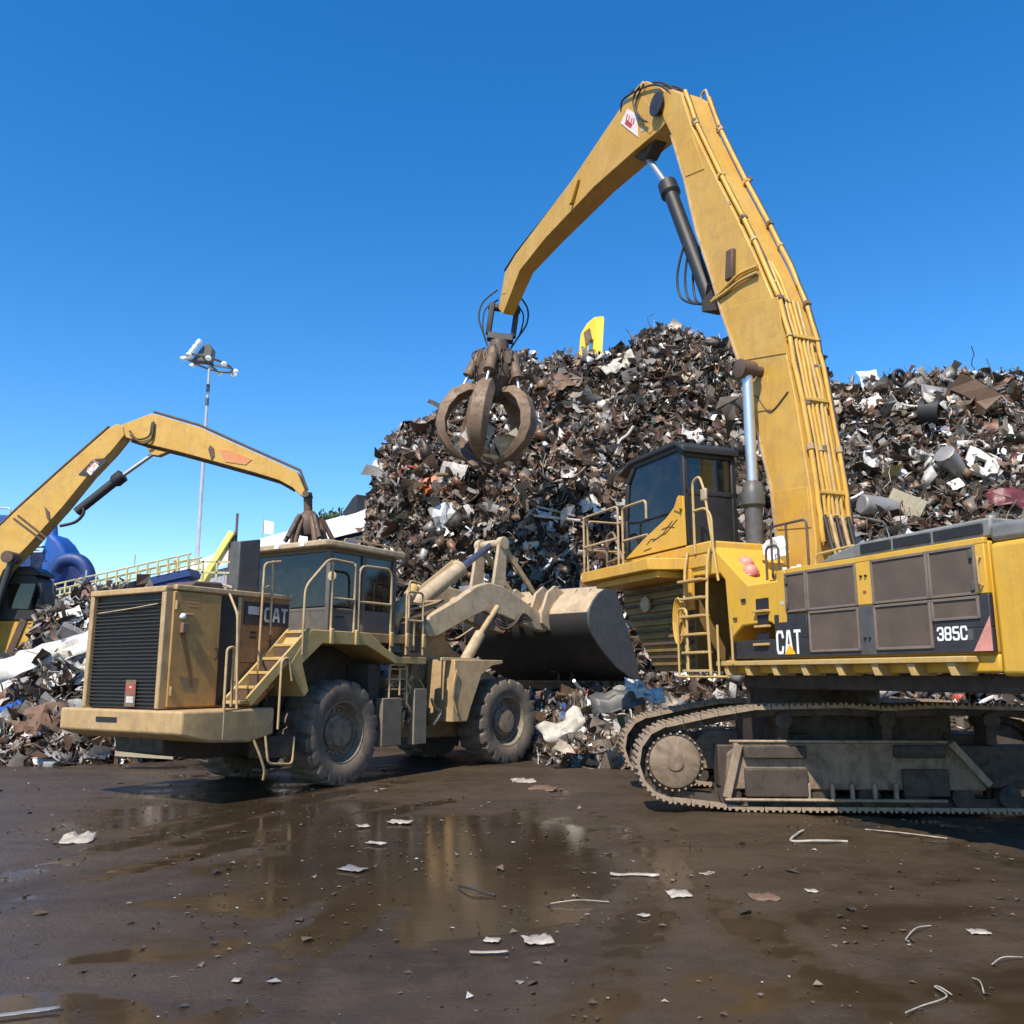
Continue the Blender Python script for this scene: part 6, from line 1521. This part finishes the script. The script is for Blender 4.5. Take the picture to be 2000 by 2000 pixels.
for t in (.1, .7, 1.5, 2.6, 3.3, 4.2, 5.0, 5.6):
    p = Vector((cx_ + 2.3 * math.cos(t), 2.3 * math.sin(t), tp.z - .05 - .5 * math.cos(t)))
    q = MB(); q.lathe([(.08, .2), (.25, .04), (.27, -.10), (.22, -.14), (.05, -.12)], p, (-.3 * math.cos(t), -.3 * math.sin(t), 1), 12); q.build('flood_lamp', M_WHITE, ms, smooth=40)
# tree tops beyond the warehouse
M_LEAF = plain('far_foliage', (.045, .07, .03), .8, var=.5, scale=2)
M_BARK = plain('bark', (.09, .065, .045), .9)
gt_ = np.random.default_rng(8)
for k, (x_, ytop, Y_, lab) in enumerate(((662, 1000, 100, 'dark round tree top just left of the black roof vent'), (692, 994, 104, 'dark small tree top touching the black roof vent'), (640, 1008, 108, 'low dark tree top farthest left above the white roof'))):
    tpz = W3(x_, ytop, Y_); b0_ = Vector((tpz.x, Y_, 0))
    tr_ = thing('tree', lab, 'tree', Matrix.Translation(b0_), 'trees beyond the warehouse')
    H = tpz.z; q = MB(); q.tube([(0, 0, 0), (.15, 0, H * .5), (0, .1, H * .85)], [.4, .28, .1], 8)
    for j in range(5): q.tube([(.1, 0, H * (.45 + .07 * j)), (1.6 * math.cos(j * 1.3), 1.6 * math.sin(j * 1.3), H * (.6 + .07 * j))], [.12, .04], 6)
    q.build('trunk', M_BARK, tr_)
    n_ = 1600; d_ = gt_.normal(size=(n_, 3)); d_ /= np.linalg.norm(d_, axis=1, keepdims=True); rr_ = gt_.random(n_) ** .4
    lob = 1 + .35 * np.sin(d_[:, 0] * 4 + k) * np.cos(d_[:, 2] * 5)
    P_ = d_ * (rr_ * lob)[:, None] * np.array([2.9, 2.9, 3.2]) + np.array([0, 0, H - 3.0])
    vs_, fs_ = [], []
    for i in range(n_):
        a_ = Vector(gt_.normal(size=3)).normalized(); b_ = a_.orthogonal().normalized(); p = Vector(P_[i]); s_ = .16 + .14 * gt_.random()
        o_ = len(vs_); vs_ += [p - a_ * s_, p + b_ * s_ * .6, p + a_ * s_, p - b_ * s_ * .6]; fs_.append((o_, o_ + 1, o_ + 2, o_ + 3))
    q = MB(); q.v = [tuple(v) for v in vs_]; q.f = fs_; q.build('crown', M_LEAF, tr_, smooth=0)

# ================================================================== LOOSE PIECES ON THE HEAPS
def loose(nm, label, px, py, Y, size, mb, mat, rot, thick=0.012, cat='scrap piece', grp=None):
    size *= .80
    p = at_depth(px, py, Y)
    o = mb.build(nm, mat, None, None, smooth=40)
    o.matrix_world = Matrix.Translation(p.tolist()) @ Matrix.Rotation(R(rot[2]), 4, 'Z') @ Matrix.Rotation(R(rot[1]), 4, 'Y') @ Matrix.Rotation(R(rot[0]), 4, 'X') @ Matrix.Scale(size, 4)
    if thick:
        so = o.modifiers.new('thick', 'SOLIDIFY'); so.thickness = thick / size
    return tag(o, label, cat, grp)
def crumple(nx, ny, lx, ly, amp, seed, curl=0.0, taper=0.0):
    g = np.random.default_rng(seed); m = MB(); rows = []
    for j in range(ny):
        w = j / (ny - 1) - .5; row = []
        for i in range(nx):
            u = i / (nx - 1) - .5
            k = 1 - taper * (u + .5)
            row.append((u * lx + g.normal() * amp * .3, w * ly * k + g.normal() * amp * .3, curl * u * u + amp * g.normal() + .5 * amp * math.sin(7 * u + seed)))
        rows.append(row)
    m.loft(rows, cap=False, closed=False)
    return m
def surf_depth(hf, px, py, y0, y1):
    """depth at which the sight line meets a heap"""
    for Y in np.linspace(y0, y1, 400):
        p = at_depth(px, py, Y)
        if hf(np.array([p[0] / Y]), np.array([Y]))[0] >= p[2]: return float(Y)
    return y1
M_PALE = worn_paint('pale_sheet', (.56, .55, .52), (.64, .63, .61), (.26, .21, .17), dirt_amt=.6, rust_amt=.5, rough=.4, scale=2)
M_OFFW = worn_paint('off_white_sheet', (.46, .43, .37), (.54, .51, .45), (.22, .18, .13), dirt_amt=.6, rust_amt=.5, rough=.5, scale=2)
M_BEIGE = worn_paint('beige_case', (.42, .36, .25), (.46, .40, .29), (.24, .19, .13), dirt_amt=.4, rust_amt=.3, rough=.5, scale=2)
M_GREYS = worn_paint('grey_sheet', (.26, .25, .24), (.32, .31, .30), (.14, .11, .09), dirt_amt=.5, rust_amt=.4, rough=.4, scale=2, metallic=.3)
M_RUSTS = worn_paint('rust_sheet', (.14, .075, .045), (.19, .11, .07), (.07, .05, .035), dirt_amt=.5, rust_amt=.5, rough=.7, scale=2)
M_BLU = plain('blue_plastic', (.02, .09, .40), .4)
M_ORG = plain('orange_paint', (.45, .12, .04), .5)
M_MAROON = plain('maroon_paint', (.12, .025, .03), .45)
def on(hf, x, y, y0=19, y1=36): return surf_depth(hf, x, y, y0, y1) - .30
hl, hm, hr = H_LEFT, H_MAIN, H_RIGHT
loose('car_panel', 'long crumpled white car side panel across the low left heap', 95, 1278, on(hl, 95, 1278, 19, 28), 2.9, crumple(12, 6, 1.25, .30, .025, 21, .12), M_PALE, (62, -20, 6))
loose('car_panel', 'curled white panel end at the left picture edge', 14, 1330, on(hl, 14, 1330, 19, 28), 1.5, crumple(8, 6, 1.0, .4, .05, 22, .7), M_PALE, (70, -12, -10))
loose('white_sheet', 'rounded white sheet near the top of the left heap by the radiator', 150, 1282, on(hl, 150, 1282, 19, 28), 1.3, crumple(8, 6, 1.0, .5, .05, 23, .4), M_OFFW, (55, 12, 10))
loose('white_sheet', 'torn white sheet with holes lower beside the radiator', 138, 1322, on(hl, 138, 1322, 19, 28), 1.5, crumple(9, 6, 1.0, .40, .06, 24, .25), M_PALE, (60, -8, -8))
loose('grey_case', 'dull grey boxy casing high on the left heap', 138, 1243, on(hl, 138, 1243, 19, 28), 1.0, MB().box((-.42, -.3, -.3), (.42, .3, .3)), M_GREYS, (20, 24, 30), 0)
loose('blue_tub', 'crushed bright blue tub at the left picture edge', 20, 1385, on(hl, 20, 1385, 19, 28), .75, crumple(7, 6, 1.0, .6, .09, 25, .6), M_BLU, (50, -15, 20))
loose('rust_sheet', 'big dull brown sheet bulging low on the left heap', 75, 1408, on(hl, 75, 1408, 19, 28), 1.5, crumple(8, 7, 1.0, .7, .06, 26, -.5), M_RUSTS, (58, -18, 12))
loose('white_strip', 'white curved strip on the ground in front of the left heap', 175, 1474, 20.6, 1.1, crumple(9, 4, 1.0, .22, .03, 27, .25), M_PALE, (35, 4, 6))
loose('timber', 'long pale splintered plank below the counterweight', 150, 1462, 20.9, 1.25, MB().box((-.5, -.05, -.03), (.5, .05, .03)), M_OFFW, (10, -28, 15), 0)
loose('timber', 'tan battered timber lying under the counterweight corner', 285, 1468, 19.6, 1.5, MB().box((-.5, -.10, -.09), (.5, .10, .09)), M_BEIGE, (5, 4, 8), 0)
loose('appliance_shell', 'bright white appliance frame on the right heap', 1918, 905, on(hr, 1918, 905, 19, 32), 1.25, MB().box((-.5, -.5, -.05), (-.25, .5, .05)).box((.1, -.5, -.05), (.5, .5, .05)).box((-.25, -.5, -.05), (.1, -.2, .05)).box((-.25, .15, -.05), (.1, .5, .05)), M_PALE, (62, 28, -12), 0)
loose('metal_drum', 'grey dented drum with a pale side on the right heap', 1858, 905, on(hr, 1858, 905, 19, 32), 1.2, MB().lathe([(.30, -.5), (.34, -.48), (.34, .0), (.33, .48), (.30, .5)], (0, 0, 0), (1, 0, 0), 22), M_GREYS, (10, 35, 35), 0)
loose('beige_case', 'flat beige cabinet tilted just above the engine hood', 1770, 984, on(hr, 1770, 984, 19, 32), 1.15, MB().box((-.55, -.25, -.32), (.55, .25, .32)), M_BEIGE, (10, 28, -22), 0)
loose('metal_drum', 'shiny grey barrel lying above the engine hood near the boom', 1715, 990, on(hr, 1715, 990, 19, 32), 1.15, MB().lathe([(.28, -.6), (.33, -.55), (.34, 0), (.33, .55), (.28, .6)], (0, 0, 0), (1, 0, 0), 22), M_GREYS, (0, 6, 12), 0)
loose('white_sheet', 'white dented sheet with a curled cut at the top of the right heap', 1690, 790, on(hr, 1690, 790, 19, 32), 1.5, crumple(8, 7, 1.0, .55, .05, 30, .4), M_PALE, (48, -14, 8))
loose('grey_sheet', 'bluish white folded sheet beside the boom pipes on the right heap', 1697, 905, on(hr, 1697, 905, 19, 32), 1.0, crumple(6, 6, .7, .8, .07, 31, .4), M_PALE, (66, 24, 20))
loose('dark_tank', 'open black tank gaping on the upper right heap', 1818, 805, on(hr, 1818, 805, 19, 32), 1.35, MB().lathe([(.42, -.3), (.45, .3), (.38, .3), (.36, -.1)], (0, 0, 0), (1, 0, .2), 20), M_BLACK, (0, 20, -40), 0)
loose('pale_sheet', 'angular pale sheet over the black tank on the right heap', 1830, 782, on(hr, 1830, 782, 19, 32) - .2, 1.2, crumple(6, 5, 1.0, .5, .05, 32, -.2), M_OFFW, (50, 32, 0))
loose('grey_sheet', 'wide dull grey plate high on the right heap crest', 1870, 752, on(hr, 1870, 752, 19, 32), 1.7, crumple(7, 6, 1.0, .6, .04, 33, .3), M_GREYS, (40, 20, 8))
loose('maroon_body', 'dark maroon crushed body at the right picture edge', 1985, 972, on(hr, 1985, 972, 19, 32), 2.0, crumple(9, 7, 1.0, .5, .05, 34, -.5), M_MAROON, (55, 10, 0))
loose('tyre_ring', 'black tyre ring standing on the right heap crest', 1757, 738, 30.6, .85, MB().tube([(.42 * math.cos(t), 0, .42 * math.sin(t)) for t in np.linspace(0, 6.283, 29)], .10, 10, cap=False), M_HOSE, (0, 0, 20), 0)
loose('bent_rod', 'thin bent rod sticking up from the right heap crest', 1934, 725, 30.8, 1.0, MB().tube([(.12, 0, -.5), (.06, 0, 0), (-.08, .05, .62)], .022, 6), M_RUST_D, (0, 0, 0), 0)
loose('orange_body', 'rusty orange crushed part low on the dark heap under the grapple', 850, 948, on(hm, 850, 948, 20, 36), 1.5, crumple(7, 6, 1.0, .7, .09, 35, -.4), M_ORG, (60, -18, 10))
loose('cream_sheet', 'large torn cream sheet near the dark heap crest', 1208, 712, on(hm, 1208, 712, 20, 36), 1.9, crumple(9, 6, 1.0, .5, .07, 36, .3), M_OFFW, (50, -32, 0))
loose('rust_bowl', 'big dark rusty bowl shaped plate right of the grapple', 1085, 745, on(hm, 1085, 745, 20, 36), 2.4, crumple(9, 8, 1.0, .6, .035, 37, -.7), M_RUSTS, (48, -24, 12))
loose('white_casting', 'white broken casting above the cab roof on the dark heap', 1352, 850, on(hm, 1352, 850, 20, 36), 1.1, crumple(7, 6, 1.0, .7, .10, 38, .5), M_PALE, (60, 20, 10))
loose('white_sheet', 'folded white sheet left of the handler cab on the dark heap', 1148, 985, on(hm, 1148, 985, 20, 36), 1.1, crumple(7, 6, .9, .7, .08, 39, .4), M_PALE, (58, -20, 0))
loose('pale_pipe', 'long pale pipe lying left of the platform rail', 1088, 1012, on(hm, 1088, 1012, 20, 36), 2.0, MB().tube([(-.5, 0, .02), (0, 0, 0), (.5, 0, -.02)], .035, 9), M_OFFW, (0, 4, 4), 0)
loose('pale_pipe', 'second pale pipe just above the long one by the platform', 1085, 998, on(hm, 1085, 998, 20, 36), 1.7, MB().tube([(-.5, 0, .04), (0, 0, 0), (.5, 0, -.06)], .035, 9), M_GREYS, (0, 8, 4), 0)
loose('white_pipe', 'white bent pipe upright in the middle of the dark heap', 1222, 860, on(hm, 1222, 860, 20, 36), 1.5, MB().tube(rounded([(-.35, 0, -.5), (-.2, 0, 0), (.05, 0, .15), (.3, .1, .5)], .2), .05, 9), M_OFFW, (0, 0, 10), 0)
loose('white_sheet', 'white crushed sheet at the foot of the heap beside the track', 1258, 1350, 18.7, 1.1, crumple(7, 6, 1.0, .45, .07, 41, .2), M_PALE, (46, 18, 10))
loose('white_sheet', 'pale crumpled sheet low on the heap right of the front tyre', 1100, 1418, 19.3, 1.2, crumple(8, 6, 1.0, .5, .08, 42, .3), M_OFFW, (50, -25, 0))
loose('dark_plate', 'dark grey plate low on the heap under the bucket', 1205, 1365, 18.9, 1.4, crumple(7, 6, 1.0, .5, .05, 43, -.3), M_GREY, (45, -10, 0))
# rags on the handler's deck beside the boom
p = EX.M @ Vector((-.30, .95, 3.95))
o = crumple(8, 7, .8, .7, .09, 44, .3).build('rag', M_WHITE, None, smooth=60); o.matrix_world = Matrix.Translation(p) @ Matrix.Rotation(R(70), 4, 'X') @ Matrix.Rotation(R(25), 4, 'Z') @ Matrix.Scale(.48, 4)
tag(o, 'white rag hanging beside the boom foot', 'rag')
o = crumple(7, 6, .7, .5, .08, 45, .3).build('rag', M_WHITE_D, None, smooth=60); o.matrix_world = Matrix.Translation(EX.M @ Vector((-.95, 1.15, 3.52))) @ Matrix.Rotation(R(55), 4, 'X') @ Matrix.Scale(.4, 4)
tag(o, 'dirty rag on the deck below the white rag', 'rag')

# ================================================================== LITTER ON THE MUD
M_PAPER = plain('wet_litter', (.50, .46, .40), .5, var=.25, scale=9)
M_PAPER2 = plain('bright_litter', (.34, .295, .245), .65, var=.5, scale=7)
def litter(nm, label, x, y, lx, ly, seed, mat=None, amp=.05, curl=.1, yaw=0.0, tilt=0.0, lift=.02):
    p = on_ground(x, y); lx *= .85; ly *= .85
    o = crumple(8, 5, lx, ly, amp * .5 * min(lx, ly), seed, curl * .6 * lx).build(nm, mat or M_PAPER2, None, smooth=40)
    o.matrix_world = Matrix.Translation((p[0], p[1], lift)) @ Matrix.Rotation(R(yaw), 4, 'Z') @ Matrix.Rotation(R(tilt), 4, 'X')
    so = o.modifiers.new('thick', 'SOLIDIFY'); so.thickness = .006
    return tag(o, label, 'litter')
litter('crumpled_sheet', 'white crumpled sheet lying alone at the far left of the mud', 152, 1645, .42, .40, 1, amp=.10, curl=.25, yaw=15, tilt=12, lift=.05)
litter('flat_sheet', 'white flat sheet on the mud right of the front tyre', 1022, 1529, .52, .45, 2, yaw=8, tilt=6, lift=.04)
litter('rust_plate', 'rusty brown plate beside the white sheet near the front tyre', 1062, 1543, .55, .5, 3, M_RUSTS, yaw=-20, tilt=5, lift=.03)
litter('paper_scrap', 'pale oval scrap in front of the rear tyre, the larger of two', 783, 1608, .38, .30, 4, yaw=-10)
litter('paper_scrap', 'small pale scrap left of the oval one by the rear tyre', 709, 1616, .18, .22, 5, yaw=25)
litter('paper_scrap', 'thin pale sliver below the small scrap before the rear tyre', 735, 1650, .14, .30, 6, yaw=60)
litter('metal_strip', 'long narrow pale strip on the mud in the middle distance', 1240, 1711, .58, .10, 7, amp=.15, curl=.06, yaw=-6)
litter('paper_scrap', 'white scrap right of the long strip', 1326, 1751, .24, .20, 8, yaw=10, tilt=8, lift=.03)
litter('metal_strip', 'short bent strip right of the long strip', 1381, 1711, .17, .10, 9, curl=.4, yaw=35)
litter('paper_scrap', 'tiny square white scrap on the empty mud at the right', 1585, 1743, .12, .12, 10)
litter('flat_sheet', 'pale ragged sheet nearest the viewer in the middle', 1050, 1840, .26, .24, 11, amp=.08, yaw=12)
litter('paper_scrap', 'small pale scrap left of the ragged sheet', 962, 1840, .14, .12, 12, yaw=-15)
litter('metal_strip', 'thin pale strip below the ragged sheet', 955, 1866, .33, .05, 13, yaw=4)
litter('paper_scrap', 'oval white scrap at the lower right', 1912, 1824, .18, .15, 14, yaw=-8)
litter('metal_strip', 'tiny curled strip at the middle of the mud', 1257, 1792, .09, .10, 15, curl=.5, yaw=40)
litter('rust_plate', 'faint brown flake on the mud at the right of centre', 1490, 1755, .30, .30, 16, M_RUSTS)
litter('rust_plate', 'grey brown flake left of the reflection', 690, 1700, .34, .22, 17, M_GREYS, yaw=-30)
litter('paper_scrap', 'little white scrap near the bottom edge at the left', 462, 1921, .06, .08, 18)
litter('timber_stick', 'blue grey stick at the bottom left corner', 40, 1984, .50, .06, 19, M_GREYS, yaw=22)
def wire(nm, label, pts, r=.011, mat=None):
    P = [on_ground(x, y) for x, y in pts]
    o = hose([(p[0], p[1], .015 + .02 * (i % 2)) for i, p in enumerate(P)], r, None, nm, mat or M_PAPER2)
    return tag(o, label, 'litter')
wire('wire_loop', 'bent pale wire frame on the wet mud before the tracks', [(1570, 1624), (1558, 1634), (1546, 1645), (1600, 1648), (1655, 1646)], .016)
wire('wire', 'curved dark rod lying on the wet patch left of centre', [(895, 1733), (925, 1745), (968, 1752)], .010, M_HOSE)
wire('wire', 'hooked pale wire at the lower right', [(1818, 1812), (1790, 1822), (1770, 1838), (1776, 1848)], .005)
wire('wire', 'zigzag pale wire lowest at the right', [(1860, 1948), (1838, 1940), (1826, 1932), (1850, 1958), (1800, 1970), (1770, 1990)], .0045)
wire('wire', 'short pale wire beside the lower right zigzag', [(1900, 1915), (1915, 1928), (1922, 1944)], .0045)
wire('wire', 'long straight pale wire across the wet mud', [(1075, 1768), (1130, 1766), (1190, 1765)], .0045)
wire('wire', 'pale wire at the right edge of the mud', [(1938, 1888), (1960, 1880), (1998, 1874)], .0045)
wire('wire', 'thin pale rod before the tracks at the far right', [(1690, 1622), (1760, 1632), (1850, 1640)], .007)
# crumbs of scrap nobody could count
gl_ = np.random.default_rng(77); n_ = 9000
cx_ = gl_.uniform(-12, 12, n_); cy_ = 4.6 + 16.5 * gl_.random(n_) ** 1.0
vs_, fs_ = [], []; cols = []
for i in range(n_):
    s_ = float(np.exp(gl_.normal(-4.15, .55))); a = gl_.uniform(0, 6.283); e_ = gl_.uniform(.3, 1.0); o_ = len(vs_)
    zz = .004 + gl_.uniform(0, .25) * s_
    dx, dy = math.cos(a) * s_, math.sin(a) * s_; ex_, ey_ = -math.sin(a) * s_ * e_, math.cos(a) * s_ * e_
    t_ = gl_.normal() * .35 * s_
    vs_ += [(cx_[i] - dx, cy_[i] - dy, zz), (cx_[i] + ex_, cy_[i] + ey_, zz + abs(t_)), (cx_[i] + dx, cy_[i] + dy, zz), (cx_[i] - ex_, cy_[i] - ey_, zz + s_ * .2), (cx_[i], cy_[i], 0.0)]
    fs_ += [(o_, o_ + 1, o_ + 2, o_ + 3), (o_, o_ + 3, o_ + 4), (o_ + 1, o_, o_ + 4)]
    c_ = PAL[gl_.choice([2, 3, 4, 6, 8, 9, 11, 13], p=[.24, .24, .18, .14, .09, .05, .035, .025])]
    cols += [(*c_, 1)] * 5
me = bpy.data.meshes.new('scrap_crumbs'); me.from_pydata(vs_, [], fs_)
a_ = me.color_attributes.new('Col', 'FLOAT_COLOR', 'POINT'); a_.data.foreach_set('color', np.array(cols, dtype=np.float32).ravel())
me.materials.append(M_SCRAP); o = bpy.data.objects.new('scrap_crumbs', me); COL.objects.link(o)
tag(o, 'small crumbs of scrap scattered over the wet mud', 'debris', None, 'stuff')
